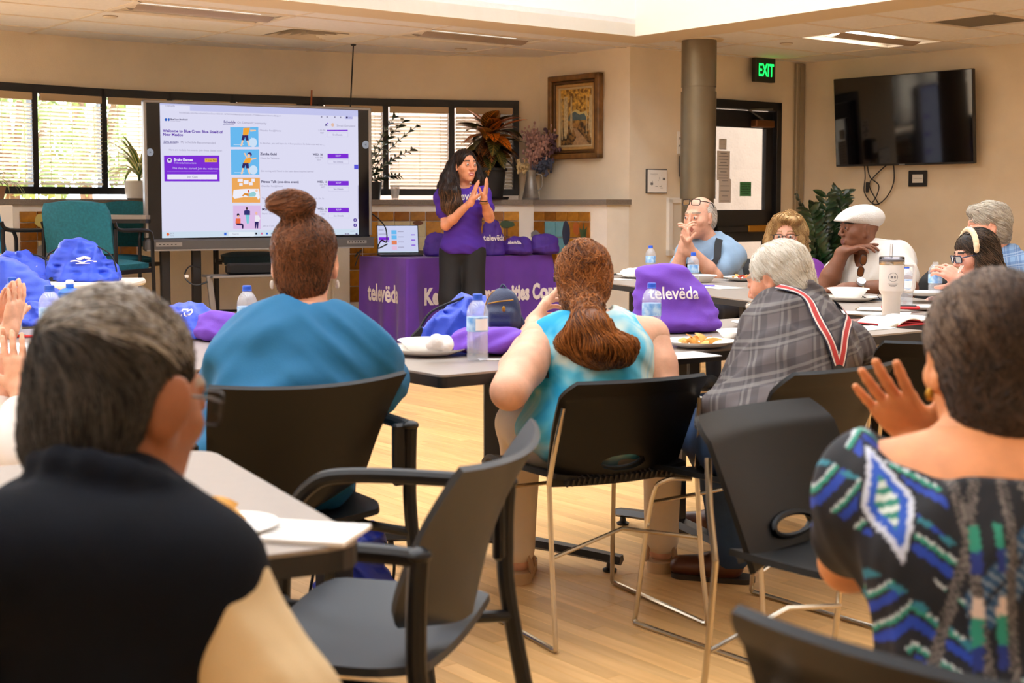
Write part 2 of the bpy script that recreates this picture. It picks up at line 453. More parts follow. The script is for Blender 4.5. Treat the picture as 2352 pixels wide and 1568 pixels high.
# ------------------------------------------------------------------ room shell
ZC = 2.57
m_wall = M('wall_paint', (236, 221, 198), .85, var=.05, vs=3, bump=.12, bs=120)
m_wall2 = M('plaster_pale', (246, 238, 225), .85, var=.05, vs=4, bump=.15, bs=90)
m_ceil = M('ceiling_tile', (242, 241, 242), .9, var=.03, vs=30, bump=.15, bs=200)
m_tbar = M('ceiling_grid_metal', (232, 222, 208), .5)
m_white = M('atrium_white', (246, 240, 228), .8)
m_soff = M('soffit_paint', (230, 214, 188), .85, bump=.1, bs=100)
m_black = M('black_metal_frame', (22, 21, 24), .45)
m_sill = M('speckled_laminate', (128, 116, 104), .45, var=.3, vs=180)
m_glass = MClear('window_glass', (.97, .98, .98), .12, .02)

PXY = [(0, 70), (150, 84.5), (300, 97), (470, 107), (640, 115), (820, 122.5), (1000, 128), (1120, 130.5), (1240, 132)]
wpts = [P(x, y, z=ZC) for x, y in PXY]
first_dir = (wpts[0] - wpts[1]).normalized()
ext = [wpts[0] + first_dir * L for L in (6., 3., 1.2)]
WALL = [ext[0], ext[1], ext[2]] + bez(wpts, 6)
WALL = [Vector((p.x, p.y, 0)) for p in WALL]
C1, C2, C3, C4 = [Vector((p.x, p.y, 0)) for p in (wpts[-1], P(1447, 108, z=ZC), P(1845, 146, z=ZC), P(2352, 100, z=ZC))]
tvd = (C4 - C3).normalized()
C5 = C3 + tvd * 14
def nrm2(a, b):   # normal on the room side of a left-to-right wall
    t = (b - a).normalized(); return Vector((t.y, -t.x, 0))
def offset(line, o):
    out = []
    for i, p in enumerate(line):
        a = line[max(i - 1, 0)]; b = line[min(i + 1, len(line) - 1)]; out.append(p + nrm2(a, b) * o)
    return out
def wall_hit(line, px):
    """where the vertical plane of image column px meets a plan polyline; returns point, normal"""
    k = (px - CPX) / FPX / math.cos(PITCH)
    for i in range(len(line) - 1):
        a, b = line[i], line[i + 1]; fa = a.x - k * a.y; fb = b.x - k * b.y
        if fa <= 0 <= fb or fb <= 0 <= fa:
            t = fa / (fa - fb) if fa != fb else 0; return a.lerp(b, t), nrm2(a, b)
    return line[0].copy(), nrm2(line[0], line[1])
def strip(line, z0, z1, mb=None):
    mb = mb or MB(); n = len(line)
    mb.add([(p.x, p.y, z) for p in line for z in (z0, z1)], [(2 * i, 2 * i + 2, 2 * i + 3, 2 * i + 1) for i in range(n - 1)]); return mb
ZW0, ZW1 = 1.285, 2.165       # window opening
ZS = 1.245                    # sill top
wend, wendn = wall_hit(WALL, 1190)
iend = max(i for i, p in enumerate(WALL) if p.x < wend.x)
winline = WALL[:iend + 1] + [wend]
solid = [wend] + WALL[iend + 1:]
mb = strip(WALL, ZW1, ZC + .05); strip(solid, 0, ZW1, mb); strip(WALL, 0, ZS - .02, mb); strip([C1, C2], 0, ZC + .05, mb)
struct('wall_back', mb, m_wall)
low = offset(WALL, .28); nv = nrm2(C1, C2)
# the lower wall follows the curve, turns at the inner corner and ends at the outer one
D1, D2 = C1 + nv * .28, C2 + nv * .28
ta = (C2 - C1).normalized()
low = [p for p in low if (p - D1).dot(ta) < -.02 or p.x < .0]
corner_in = D1 + ta * .22
LOWLINE = low[:-1] + [corner_in, D2]
mb = strip(LOWLINE, 0, ZS - .045); strip([D2, C2 + nv * .0], 0, ZS - .045, mb)
struct('wall_lower', mb, m_wall2)
sillf = offset(WALL, .32); sillf = [p for p in sillf if (p - C1 - nv * .32).dot(ta) < -.02 or p.x < 0.][:-1] + [C1 + nv * .32 + ta * .25, C2 + nv * .32 - ta * -.03, C2 + ta * .03]
back = WALL[:len(sillf) - 3] + [C1, C2, C2]
n = len(sillf); vs_ = []; fs_ = []
mb = MB()
for i in range(n - 1):
    a, b = sillf[i], sillf[i + 1]; c, d = back[min(i, n - 1)], back[min(i + 1, n - 1)]
    mb.add([(a.x, a.y, ZS), (b.x, b.y, ZS), (d.x, d.y, ZS), (c.x, c.y, ZS)], [(0, 1, 2, 3)])
    mb.add([(a.x, a.y, ZS), (b.x, b.y, ZS), (b.x, b.y, ZS - .045), (a.x, a.y, ZS - .045)], [(3, 2, 1, 0)])
    mb.add([(a.x, a.y, ZS - .045), (b.x, b.y, ZS - .045), (d.x, d.y, ZS - .045), (c.x, c.y, ZS - .045)], [(3, 2, 1, 0)])
struct('trim_1', mb, m_sill, smooth=False)          # window ledge

# door wall with a door opening, TV wall, and the walls behind the camera
du = (C3 - C2).normalized(); dn = nrm2(C2, C3)
dl, _ = wall_hit([C2, C3], 1600); dr, _ = wall_hit([C2, C3], 1780)
sl = (dl - C2).length; sr = (dr - C2).length; ZD = 2.17
mb = strip([C2, dl], 0, ZC + .05); strip([dr, C3], 0, ZC + .05, mb); strip([dl, dr], ZD, ZC + .05, mb)
struct('wall_door', mb, m_wall)
struct('wall_right', strip([C3, C5], 0, ZC + .05), m_wall)
B1 = ext[0].copy(); B1.z = 0; B2 = B1 - V * 14; B3 = C5 - U * 1.0
# left wall with a window of its own (it shows in the television glass)
wl = (B1 - B2).normalized(); WLc = Vector((0, 0, 0))
_tv = P(2085, 276, d=(C3 + tvd * 1.6).y); _n = nrm2(C3, C5); _r = ray(2085, 235); _r = Vector((_r.x, _r.y, 0)); _r = _r - _n * 2 * _r.dot(_n)
_t = ((B2 - Vector((_tv.x, _tv.y, 0))).cross(wl).z) / _r.cross(wl).z; WLc = Vector((_tv.x, _tv.y, 0)) + _r * _t
sW = (WLc - B2).dot(wl); wa, wb = B2 + wl * (sW - .95), B2 + wl * (sW + .95)
mb = strip([B2, wa], 0, ZC + .05); strip([wb, B1], 0, ZC + .05, mb); strip([wa, wb], 0, 1.0, mb); strip([wa, wb], 2.3, ZC + .05, mb)
struct('wall_left', mb, m_wall)
wlw = link('window_30', None, None, (wa + wb) / 2 + Z * 1.0, kind='structure'); wlw.rotation_euler = (0, 0, math.atan2(wl.y, wl.x))
q = MB(); [q.box((x, 0, .65), (.09, .1, 1.3)) for x in (-.95, -.2, .95)]; [q.box((0, 0, z), (1.9, .1, .08)) for z in (0, 1.3)]; q.build('window_frame', m_black, wlw, smooth=False)
q = MB(); q.box((0, 0, .65), (1.85, .006, 1.25)); q.build('pane', m_glass, wlw, smooth=False)
struct('wall_rear', strip([C5, B2], 0, ZC + .05), m_wall)
# corner strip where the walls meet
mb = MB(); mb.box(C3 + dn * .02 - du * .07 + Z * 1.28, (.12, .035, 2.56), Matrix.Rotation(math.atan2(du.y, du.x), 3, 'Z'), .006)
mb.box(C3 + dn * .04 - du * .07 + Z * 1.28, (.03, .012, 2.56), Matrix.Rotation(math.atan2(du.y, du.x), 3, 'Z'))
struct('trim_2', mb, M('corner_metal', (170, 158, 138), .4, .4))
mb = MB()
for a, b in ((C2 + dn * .012, dl + dn * .012), (dr + dn * .012, C3 + dn * .012), (C3 + nrm2(C3, C5) * .012, C5 + nrm2(C3, C5) * .012)):
    t = (b - a); mb.box((a + b) / 2 + Z * .05, (t.length, .02, .1), Matrix.Rotation(math.atan2(t.y, t.x), 3, 'Z'))
struct('baseboard_right', mb, M('base_rubber', (70, 60, 52), .6))
# pale pilaster at the end of the tiled panel
p, nn = wall_hit(LOWLINE, 780)
mb = MB(); mb.box(p + nn * .03 + Z * .6, (.16, .08, 1.19), Matrix.Rotation(math.atan2(nn.y, nn.x) + R(90), 3, 'Z'), .008)
struct('trim_3', mb, m_wall2)
p, nn = wall_hit(LOWLINE, -24)
mb = MB(); mb.box(p + nn * .12 + Z * .6, (.18, .25, 1.19), Matrix.Rotation(math.atan2(nn.y, nn.x) + R(90), 3, 'Z'), .008)
struct('trim_4', mb, m_wall2)

# ------------------------------------------------------------------ windows: black frames, panes, blinds
m_slat = MSlat('blind_slat', (246, 240, 230), .5)
m_val = M('blind_valance', (196, 172, 140), .6)
mpx = [-270, -80, 84, 242, 393, 539, 690, 738, 886, 1037, 1184]
wn = 0
slat_cache = {}
def slat_mesh(w):
    k = round(w, 2)
    if k not in slat_cache:
        q = MB()
        def fn(a, b):
            y = (b - .5) * .05; return ((a - .5) * w, y, .006 * (1 - (2 * b - 1) ** 2))
        q.grid(fn, 1, 3, .0012); slat_cache[k] = q.mesh('slat', m_slat)
    return slat_cache[k]
for i in range(len(mpx) - 1):
    a, na = wall_hit(winline + [wend], mpx[i]); b, nb = wall_hit(winline + [wend], mpx[i + 1])
    if mpx[i] < 0: a = wall_hit(WALL, mpx[i])[0]
    t = b - a; L = t.length; nn = nrm2(a, b); ang = math.atan2(t.y, t.x); rot = Matrix.Rotation(ang, 3, 'Z'); mid = (a + b) / 2
    wn += 1; wname = 'window_%d' % wn
    h = ZW1 - ZW0
    root = link(wname, None, None, mid + Z * ZW0, kind='structure'); root.rotation_euler = (0, 0, ang)
    q = MB(); q.box((-L / 2, 0, h / 2), (.05, .1, h), bev=.004); q.box((L / 2, 0, h / 2), (.05, .1, h), bev=.004)
    q.box((0, 0, .03), (L, .1, .06), bev=.004); q.box((0, 0, h - .035), (L, .1, .07), bev=.004)
    q.build('window_frame', m_black, root, smooth=False)
    if 690 <= mpx[i] < 738:
        q = MB(); q.box((0, .0, h / 2), (L, .03, h)); q.build('window_panel', m_black, root, smooth=False); continue
    q = MB(); q.box((0, .03, h / 2), (L - .04, .006, h - .1)); q.build('pane', m_glass, root, smooth=False)
    # blind: valance, slats, cords, bottom rail
    bw = L - .075
    bl = thing('window_blind', ['white slatted blind in the leftmost window at the frame edge', 'white slatted blind in the window left of the striped plant', 'white slatted blind behind the striped potted plant'][min(2, max(0, i - 1))] if i < 4 else
               {4: 'white slatted blind behind the left half of the big display', 5: 'white slatted blind behind the middle of the big display', 7: 'white slatted blind beside the right edge of the big display', 8: 'white slatted blind in the window left of the croton plant', 9: 'white slatted blind behind the croton plant at the window end'}.get(i, 'white slatted window blind'),
               'blind', mid + nn * .02 + Z * ZW0, ang, 'slatted blinds in the window band')
    if i == 0: bl['label'] = 'white slatted blind past the left edge of the view'
    q = MB(); q.box((0, -.045, h - .1), (bw, .035, .06), bev=.004); q.build('valance', m_val, bl, smooth=False)
    ns = 20; me = slat_mesh(bw); top = h - .15; botz = .1
    for k in range(ns):
        z = botz + (top - botz) * (k + .5) / ns
        o = link('slat', me, bl, (0, -.035, z)); o.rotation_euler = (R(-22 + random.uniform(-2, 2)), 0, 0)
    q = MB(); q.box((0, -.035, botz - .015), (bw, .045, .02), bev=.004); q.build('bottom_rail', m_slat, bl, smooth=False)
    q = MB()
    for x in (-.36, 0, .36): q.cyl((x * bw, -.062, botz), (x * bw, -.062, top + .02), .0018, 5)
    q.build('cord', m_slat, bl)
# what lies outside: ground, a stucco wall to the right, shrubs and trees to the left
mb = MB(); mb.box((0, 24, -.25), (90, 60, .3)); struct('floor_outside', mb, M('gravel', (206, 196, 180), .9, var=.15, vs=2), smooth=False)
o1 = wpts[-2] + V * 2.2 + U * 1.5; o2 = wpts[6] + V * 3.0 - U * 1.2
mb = MB(); t = (o1 - o2); mb.box((o1 + o2) / 2 + Vector((0, 0, -1.2)), (t.length + 1, .2, 2.9), Matrix.Rotation(math.atan2(t.y, t.x), 3, 'Z')); struct('wall_outside', mb, M('stucco_pink', (226, 196, 178), .9, bump=.2, bs=30))
o3 = C3 + V * 1.8 + U * 1.5
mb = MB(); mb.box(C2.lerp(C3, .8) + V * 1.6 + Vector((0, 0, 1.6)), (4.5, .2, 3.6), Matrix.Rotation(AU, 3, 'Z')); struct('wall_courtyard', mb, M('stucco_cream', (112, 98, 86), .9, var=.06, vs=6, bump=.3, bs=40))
m_leafo = M('outdoor_leaves', (120, 140, 78), .7, var=.4, vs=3); m_trunk = M('bark', (110, 84, 62), .9, var=.3, vs=20)
def outdoor_tree(px, d, h, r, label, seed):
    rg = random.Random(seed); c = P(px, 470, d=d); root = thing('tree', label, 'tree', (c.x, c.y, -.1), group='trees outside the left windows')
    q = MB(); q.tube(bez([(0, 0, 0), (.05, .02, h * .4), (-.05, 0, h * .8)]), .09, 8)
    for k in range(4):
        a = rg.uniform(0, 6.28); q.tube(bez([(0, 0, h * .45), (math.cos(a) * r * .3, math.sin(a) * r * .3, h * .65), (math.cos(a) * r * .5, math.sin(a) * r * .5, h * .85)], 4), .035, 6)
    q.build('trunk', m_trunk, root)
    q = MB()
    for k in range(900):
        a = rg.uniform(0, 6.28); e = math.acos(rg.uniform(-1, 1)); rr = r * rg.uniform(.55, 1)
        p = Vector((rr * math.sin(e) * math.cos(a), rr * math.sin(e) * math.sin(a), h * .68 + rr * .75 * math.cos(e)))
        m3 = Euler((rg.uniform(0, 6), rg.uniform(0, 6), rg.uniform(0, 6))).to_matrix(); s = rg.uniform(.05, .1)
        q.add([p + m3 @ Vector(x) * s for x in ((-1, 0, 0), (0, -.5, .1), (1, 0, 0), (0, .5, .1))], [(0, 1, 2, 3)])
    q.build('foliage', m_leafo, root, kind='stuff')
outdoor_tree(20, 16, 2.9, 1.1, 'leafy tree outside behind the leftmost blind', 1)
outdoor_tree(190, 19, 3.4, 1.2, 'leafy tree outside between the two left blinds', 2)
outdoor_tree(400, 22., 3.0, 1.1, 'leafy tree outside behind the striped potted plant', 3)

# ------------------------------------------------------------------ ceiling: tiles in a grid, soffit, white atrium
UI, UO, VI, VO = 7.75, 8.18, 8.30, 8.68
mb = MB()
def slab(u0, u1, v0, v1, z, mb, dz=.04):
    c = UV((u0 + u1) / 2, (v0 + v1) / 2, z + dz / 2); mb.box(c, (u1 - u0, v1 - v0, dz), Matrix.Rotation(AU, 3, 'Z'))
slab(-9, UI + .5, VI, 11.55, ZC + .1, mb); slab(UI, 11.0, -12, VI + .75, ZC + .1, mb); slab(-9, -3, -12, VI, ZC + .1, mb); slab(-3, UI, -12, -3, ZC + .1, mb)
ceil = struct('ceiling', mb, m_ceil, smooth=False)
tile_me = {}
def ctile(u0, u1, v0, v1):
    k = (round(u1 - u0, 3), round(v1 - v0, 3))
    if k not in tile_me:
        q = MB(); q.box((0, 0, 0), (k[0] - .012, k[1] - .012, .018), bev=.005); tile_me[k] = q.mesh('ceiling_tile', m_ceil, False)
    o = link('ceiling_tile', tile_me[k], ceil, UV((u0 + u1) / 2, (v0 + v1) / 2, ZC + .013)); o.rotation_euler = (0, 0, AU)
bars = MB()
def bar_u(u0, u1, v): bars.box(UV((u0 + u1) / 2, v, ZC + .004), (u1 - u0, .024, .012), Matrix.Rotation(AU, 3, 'Z'))
def bar_v(u, v0, v1): bars.box(UV(u, (v0 + v1) / 2, ZC + .004), (.024, v1 - v0, .012), Matrix.Rotation(AU, 3, 'Z'))
skip = set()
TROF = [(3.785, 4.987, 8.95, 9.56, 'L'), (4.987 + 1.202, 4.987 + 2.404, 8.95, 9.56, 'L'), (8.85, 10.052, 6.94, 7.55, 'R')]
VENT = [(4.987 + .35, 4.987 + .96, 9.56, 10.17, 'w'), (8.85, 9.46, 5.72, 6.33, 'g')]
def taken(u0, u1, v0, v1):
    return any(abs((a + b) / 2 - (u0 + u1) / 2) < .3 and abs((c + d) / 2 - (v0 + v1) / 2) < .2 for a, b, c, d, _ in TROF)
us = [3.785 + 1.202 * k for k in range(-3, 5)]; vsn = [VO] + [8.95 + .61 * k for k in range(0, 5)]
for i in range(len(us) - 1):
    for j in range(len(vsn) - 1):
        u0, u1, v0, v1 = us[i], us[i + 1], vsn[j], vsn[j + 1]
        if taken(u0, u1, v0, v1): continue
        if abs(v0 - 9.56) < .01 and abs(u0 - 4.987) < .01:
            ctile(u0, u0 + .35, v0, v1); ctile(u0 + .96, u1, v0, v1); continue
        ctile(u0, u1, v0, v1)
for v in vsn: bar_u(us[0], us[-1], v)
for u in us: bar_v(u, vsn[0], vsn[-1])
us2 = [UO, 8.85, 10.052, 10.95]; vs2 = [7.55 - .61 * k for k in range(12)][::-1] + [8.16, 8.77, 9.0]
for i in range(len(us2) - 1):
    for j in range(len(vs2) - 1):
        u0, u1, v0, v1 = us2[i], us2[i + 1], vs2[j], vs2[j + 1]
        if taken(u0, u1, v0, v1): continue
        if abs(v0 - 5.72) < .02 and abs(u0 - 8.85) < .01: ctile(u0 + .61, u1, v0, v1); continue
        ctile(u0, u1, v0, v1)
for v in vs2: bar_u(us2[0], us2[-1], v)
for u in us2: bar_v(u, vs2[0], vs2[-1])
bars.build('ceiling_grid', m_tbar, ceil, smooth=False)
# soffit band round the opening and the white walls that rise above it
mb = MB(); slab(-3, UO, VI, VO, ZC - .002, mb, .1); slab(UI, UO, -3, VI, ZC - .002, mb, .1)
struct('ceiling_soffit', mb, m_soff, smooth=False)
mb = MB(); hh = 2.2
mb.box(UV((UI - 3) / 2, VI + .1, ZC + hh / 2 + .0), (UI + 3.2, .2, hh), Matrix.Rotation(AU, 3, 'Z'))
mb.box(UV(UI + .1, (VI - 3) / 2, ZC + hh / 2), (.2, VI + 3, hh), Matrix.Rotation(AU, 3, 'Z'))
mb.box(UV(-3.1, (VI - 3) / 2, ZC + hh / 2), (.2, VI + 3, hh), Matrix.Rotation(AU, 3, 'Z'))
mb.box(UV((UI - 3) / 2, -3.1, ZC + hh / 2), (UI + 3, .2, hh), Matrix.Rotation(AU, 3, 'Z'))
struct('wall_atrium', mb, m_white, smooth=False)
mb = MB()
slab(-3.2, UI + .2, -3.2, .6, ZC + hh, mb, .12)
for k in range(6): slab(-3 + (UI + 3) * (k + .5) / 6 - .61, -3 + (UI + 3) * (k + .5) / 6 + .61, .6, VI + .2, ZC + hh, mb, .12)
struct('ceiling_sky_baffle', mb, m_white, smooth=False)      # unseen roof slabs, added and spaced to limit and steer the sky light
# fluorescent troffers, air grilles, sprinkler heads
m_lampw = M('lamp_reflector', (245, 240, 232), .4); m_tube = MEmit('lamp_tube', (255, 244, 226), 3.5); m_perf = M('perforated_metal', (176, 160, 146), .5, var=.12, vs=300)
for (u0, u1, v0, v1, kd) in TROF:
    lab = {'L': 'recessed ceiling light at upper left above the big display', 'R': 'recessed ceiling light with one bright tube left of the wall TV'}[kd]
    if kd == 'L' and u0 > 5: lab = 'recessed ceiling light above the croton plant'
    t = thing('ceiling_light', lab, 'ceiling light', UV((u0 + u1) / 2, (v0 + v1) / 2, ZC), AU, 'recessed fluorescent ceiling lights')
    a, b = (u1 - u0) / 2 - .015, (v1 - v0) / 2 - .015
    q = MB()
    for (x, y, dx, dy) in ((0, b, 2 * a, .03), (0, -b, 2 * a, .03), (a, 0, .03, 2 * b), (-a, 0, .03, 2 * b)): q.box((x, y, .004), (dx, dy, .016))
    q.build('frame', m_tbar, t, smooth=False)
    q = MB(); q.grid(lambda s_, t_: ((s_ - .5) * 2 * a, (t_ - .5) * 2 * b, .012 + .085 * math.sin(math.pi * t_) ** .5 * min(1, 12 * min(s_, 1 - s_))), 24, 16)
    q.build('reflector', m_lampw, t)
    q = MB(); q.grid(lambda s_, t_: ((s_ - .5) * 1.8 * a, (t_ - .5) * .2, .01 - .028 * math.sin(math.pi * t_)), 2, 8, .002); q.build('lamp_basket', m_perf, t)
    q = MB()
    if kd == 'R': q.cyl((-a * .8, .15, .05), (a * .8, .15, .05), .022, 10)
    else: q.cyl((-a * .8, 0, .045), (a * .8, 0, .045), .014, 10)
    q.build('lamp_tube', m_tube if kd == 'R' else MEmit('lamp_tube_dim', (255, 240, 220), .35), t)
for (u0, u1, v0, v1, kd) in VENT:
    t = thing('ceiling_vent', 'white stepped air diffuser in the ceiling above the big display' if kd == 'w' else 'grey perforated return air grille in the ceiling at upper right', 'vent', UV((u0 + u1) / 2, (v0 + v1) / 2, ZC), AU)
    a = (u1 - u0) / 2 - .01
    if kd == 'w':
        for k, s_ in enumerate((1., .74, .5, .28)):
            q = MB(); p0 = a * s_; p1 = a * (s_ - .15); z0 = .002 - .002 * k; z1 = .04
            c0 = [(-p0, -p0, z0), (p0, -p0, z0), (p0, p0, z0), (-p0, p0, z0)]; c1 = [(-p1, -p1, z1), (p1, -p1, z1), (p1, p1, z1), (-p1, p1, z1)]
            q.add(c0 + c1, [(i, (i + 1) % 4, 4 + (i + 1) % 4, 4 + i) for i in range(4)]); q.build('diffuser_ring', m_tbar, t, smooth=False)
        q = MB(); q.box((0, 0, .045), (2 * a, 2 * a, .004)); q.build('backing', M('vent_dark', (150, 140, 130), .8), t, smooth=False)
    else:
        q = MB(); q.box((0, 0, .006), (2 * a, 2 * a, .006)); q.build('backing', M('grille_grey', (120, 112, 100), .7, var=.25, vs=260), t, smooth=False)
        q = MB()
        for (x, y, dx, dy) in ((0, a, 2 * a, .03), (0, -a, 2 * a, .03), (a, 0, .03, 2 * a), (-a, 0, .03, 2 * a)): q.box((x, y, .0), (dx, dy, .014))
        q.build('frame', m_tbar, t, smooth=False)
for px, py, lb in ((253, 38, 'small round sprinkler cover left in the ceiling beside the long light'), (1058, 113, 'small round sprinkler cover in the ceiling above the windows'), (1806, 100, 'small round sprinkler cover in the ceiling near the exit sign')):
    c = P(px, py, z=ZC); t = thing('sprinkler_cover', lb, 'sprinkler', c)
    q = MB(); q.lathe([(0, -.012), (.045, -.012), (.05, -.004), (.05, .004)], n=20); q.build('cover_plate', m_tbar, t)
    q = MB(); q.lathe([(.05, -.003), (.056, -.001), (.056, .006)], n=20); q.build('ring', m_perf, t)

# ------------------------------------------------------------------ floor: narrow maple boards
def wood_mat(name, island):
    m = bpy.data.materials.new(name); m.use_nodes = True; nt = m.node_tree; L = nt.links; b = nt.nodes['Principled BSDF']
    tc = nt.nodes.new('ShaderNodeTexCoord'); mp = nt.nodes.new('ShaderNodeMapping'); mp.inputs['Scale'].default_value = (30, 2.2, 30)
    add = nt.nodes.new('ShaderNodeVectorMath'); add.operation = 'ADD'
    src = nt.nodes.new('ShaderNodeNewGeometry').outputs['Random Per Island'] if island else nt.nodes.new('ShaderNodeObjectInfo').outputs['Random']
    mul = nt.nodes.new('ShaderNodeMath'); mul.operation = 'MULTIPLY'; mul.inputs[1].default_value = 37.
    L.new(src, mul.inputs[0]); L.new(tc.outputs['Object'], add.inputs[0]); L.new(mul.outputs[0], add.inputs[1]); L.new(add.outputs[0], mp.inputs[0])
    n = nt.nodes.new('ShaderNodeTexNoise'); n.inputs['Scale'].default_value = 1.; n.inputs['Detail'].default_value = 5; n.inputs['Distortion'].default_value = .4
    L.new(mp.outputs[0], n.inputs['Vector'])
    r = nt.nodes.new('ShaderNodeValToRGB'); e = r.color_ramp.elements
    e[0].position = .25; e[0].color = lin((208, 158, 98)); e[1].position = .75; e[1].color = lin((236, 190, 128)); L.new(n.outputs['Fac'], r.inputs[0])
    mr = nt.nodes.new('ShaderNodeMapRange'); mr.inputs[3].default_value = .84; mr.inputs[4].default_value = 1.08; L.new(src, mr.inputs[0])
    hs = nt.nodes.new('ShaderNodeHueSaturation'); L.new(r.outputs[0], hs.inputs['Color']); L.new(mr.outputs[0], hs.inputs['Value'])
    L.new(hs.outputs[0], b.inputs['Base Color']); b.inputs['Roughness'].default_value = .33; b.inputs['Specular IOR Level'].default_value = .28
    bp = nt.nodes.new('ShaderNodeBump'); bp.inputs['Strength'].default_value = .05; L.new(n.outputs['Fac'], bp.inputs['Height']); L.new(bp.outputs[0], b.inputs['Normal'])
    return m
m_b1 = wood_mat('maple_board', False); m_b2 = wood_mat('maple_boards', True)
mb = MB(); mb.box(UV(3, 2, -.035), (34, 32, .03), Matrix.Rotation(AU, 3, 'Z')); floor = struct('floor', mb, M('maple_base', (200, 162, 114), .5), smooth=False)
BW = .0571; rg = random.Random(3); boards = []
for iu in range(int(-1.6 / BW), int(8.6 / BW)):
    v = .0 + rg.uniform(-1, 0)
    while v < 8.2:
        Lb = rg.choice((.45, .6, .75, .9, 1.1, 1.3)); c = UV((iu + .5) * BW, v + Lb / 2)
        if c.y > 1.2 and c.y < 11.2 and abs(c.x) < .40 * c.y + .7: boards.append((c, Lb))
        v += Lb
def fpx(c):
    zz = c.y * math.cos(PITCH) + EYE * math.sin(PITCH); return CPX + FPX * c.x / zz, CPY + FPX * (EYE * math.cos(PITCH) - c.y * math.sin(PITCH)) / zz
bc = {}
def board_me(L):
    if L not in bc: q = MB(); q.box((0, 0, -.009), (BW - .0008, L - .001, .018), bev=.0006); bc[L] = q.mesh('floor_board', m_b1, False)
    return bc[L]
def inview(c):
    x, y = fpx(c); return -20 < x < 2380 and y < 1640
def shown(c):   # open floor in the photograph
    x, y = fpx(c); return (900 < x < 1720 and 880 < y < 1640)
first = sorted([b for b in boards if shown(b[0])], key=lambda b: b[0].y)[:300]; fs_ids = set(id(b) for b in first)
for c, L in first:
    o = link('floor_board', board_me(L), floor, c); o.rotation_euler = (0, 0, AU)
q = MB(); rr = Matrix.Rotation(AU, 3, 'Z')
ri = rr.inverted()
for b in boards:
    if id(b) not in fs_ids: c, L = b; q.box(ri @ c + Vector((0, 0, -.009)), (BW - .0008, L - .001, .018))
o = q.build('floor_boards', m_b2, floor, smooth=False, kind='stuff'); o.rotation_euler = (0, 0, AU)
# ------------------------------------------------------------------ things on and along the walls
m_paper = M('paper_white', (244, 241, 236), .7); m_ink = M('ink_black', (24, 22, 22), .7); m_gilt = M('gilt_wood', (120, 84, 40), .38, var=.35, vs=14, coat=.3)
m_inkg = M('ink_grey', (120, 118, 122), .7)
# amber wall tiles below the ledge, with painted picture tiles
m_tile = [M('tile_amber_%d' % i, c, .22, var=.22, vs=22, bump=.12, bs=30, rnd=.14, coat=.4) for i, c in enumerate(((176, 118, 34), (150, 92, 24), (196, 138, 52)))]
m_tpic = M('tile_painted_sky', (214, 196, 152), .3, var=.12, vs=14, rnd=.06); m_tblue = M('tile_painted_blue', (120, 180, 190), .3, var=.1, vs=16)
m_grout = M('tile_grout', (206, 190, 160), .8)
TS = .145
def arc(line):
    s = [0.]
    for i in range(len(line) - 1): s.append(s[-1] + (line[i + 1] - line[i]).length)
    return s
ARC = arc(LOWLINE)
def at_arc(s):
    for i in range(len(LOWLINE) - 1):
        if ARC[i + 1] >= s: t = (s - ARC[i]) / (ARC[i + 1] - ARC[i]); return LOWLINE[i].lerp(LOWLINE[i + 1], t), nrm2(LOWLINE[i], LOWLINE[i + 1])
    return LOWLINE[-1], nrm2(LOWLINE[-2], LOWLINE[-1])
def arc_of(px):
    p, _ = wall_hit(LOWLINE, px)
    best = min(range(len(LOWLINE) - 1), key=lambda i: (LOWLINE[i].lerp(LOWLINE[i + 1], max(0, min(1, (p - LOWLINE[i]).dot(LOWLINE[i + 1] - LOWLINE[i]) / (LOWLINE[i + 1] - LOWLINE[i]).length_squared))) - p).length)
    return ARC[best] + (p - LOWLINE[best]).length
wlow = bpy.data.objects['wall_lower']
sq = {}
def tile_obj(s, z, w, h, mat):
    k = (round(w, 3), round(h, 3), mat.name)
    if k not in sq: q = MB(); q.box((0, 0, 0), (w - .008, .016, h - .008), bev=.003); sq[k] = q.mesh('wall_tile', mat, False)
    p, nn = at_arc(s); o = link('wall_tile', sq[k], wlow, p + nn * .008 + Z * z); o.rotation_euler = (0, 0, math.atan2(nn.y, nn.x) + R(90))
def panel(s0, s1, ztop, zbot, pics):
    n = int((s1 - s0) / TS)
    for i in range(n):
        s = s0 + (i + .5) * TS; tile_obj(s, ztop - .045, TS, .09, random.choice(m_tile))
    z = ztop - .09; r = 0
    while z - TS > zbot - .02:
        for i in range(n):
            pm = None
            for (i0, i1, r0, r1, mt) in pics:
                if i0 <= i < i1 and r0 <= r < r1: pm = mt
            tile_obj(s0 + (i + .5) * TS, z - TS / 2, TS, TS, pm or random.choice(m_tile))
        z -= TS; r += 1
    p0, n0 = at_arc(s0)
panel(arc_of(48), arc_of(340), 1.15, .72, [(2, 5, 0, 1, m_tpic), (1, 4, 1, 3, m_tpic)])
panel(arc_of(797), ARC[-2] - .01, 1.14, .25, [(2, 5, 0, 3, m_tpic), (13, 17, 0, 2, m_tpic)])
panel(ARC[-2] + .01, arc_of(1376), 1.14, .25, [(1, 3, 0, 2, m_tblue)])
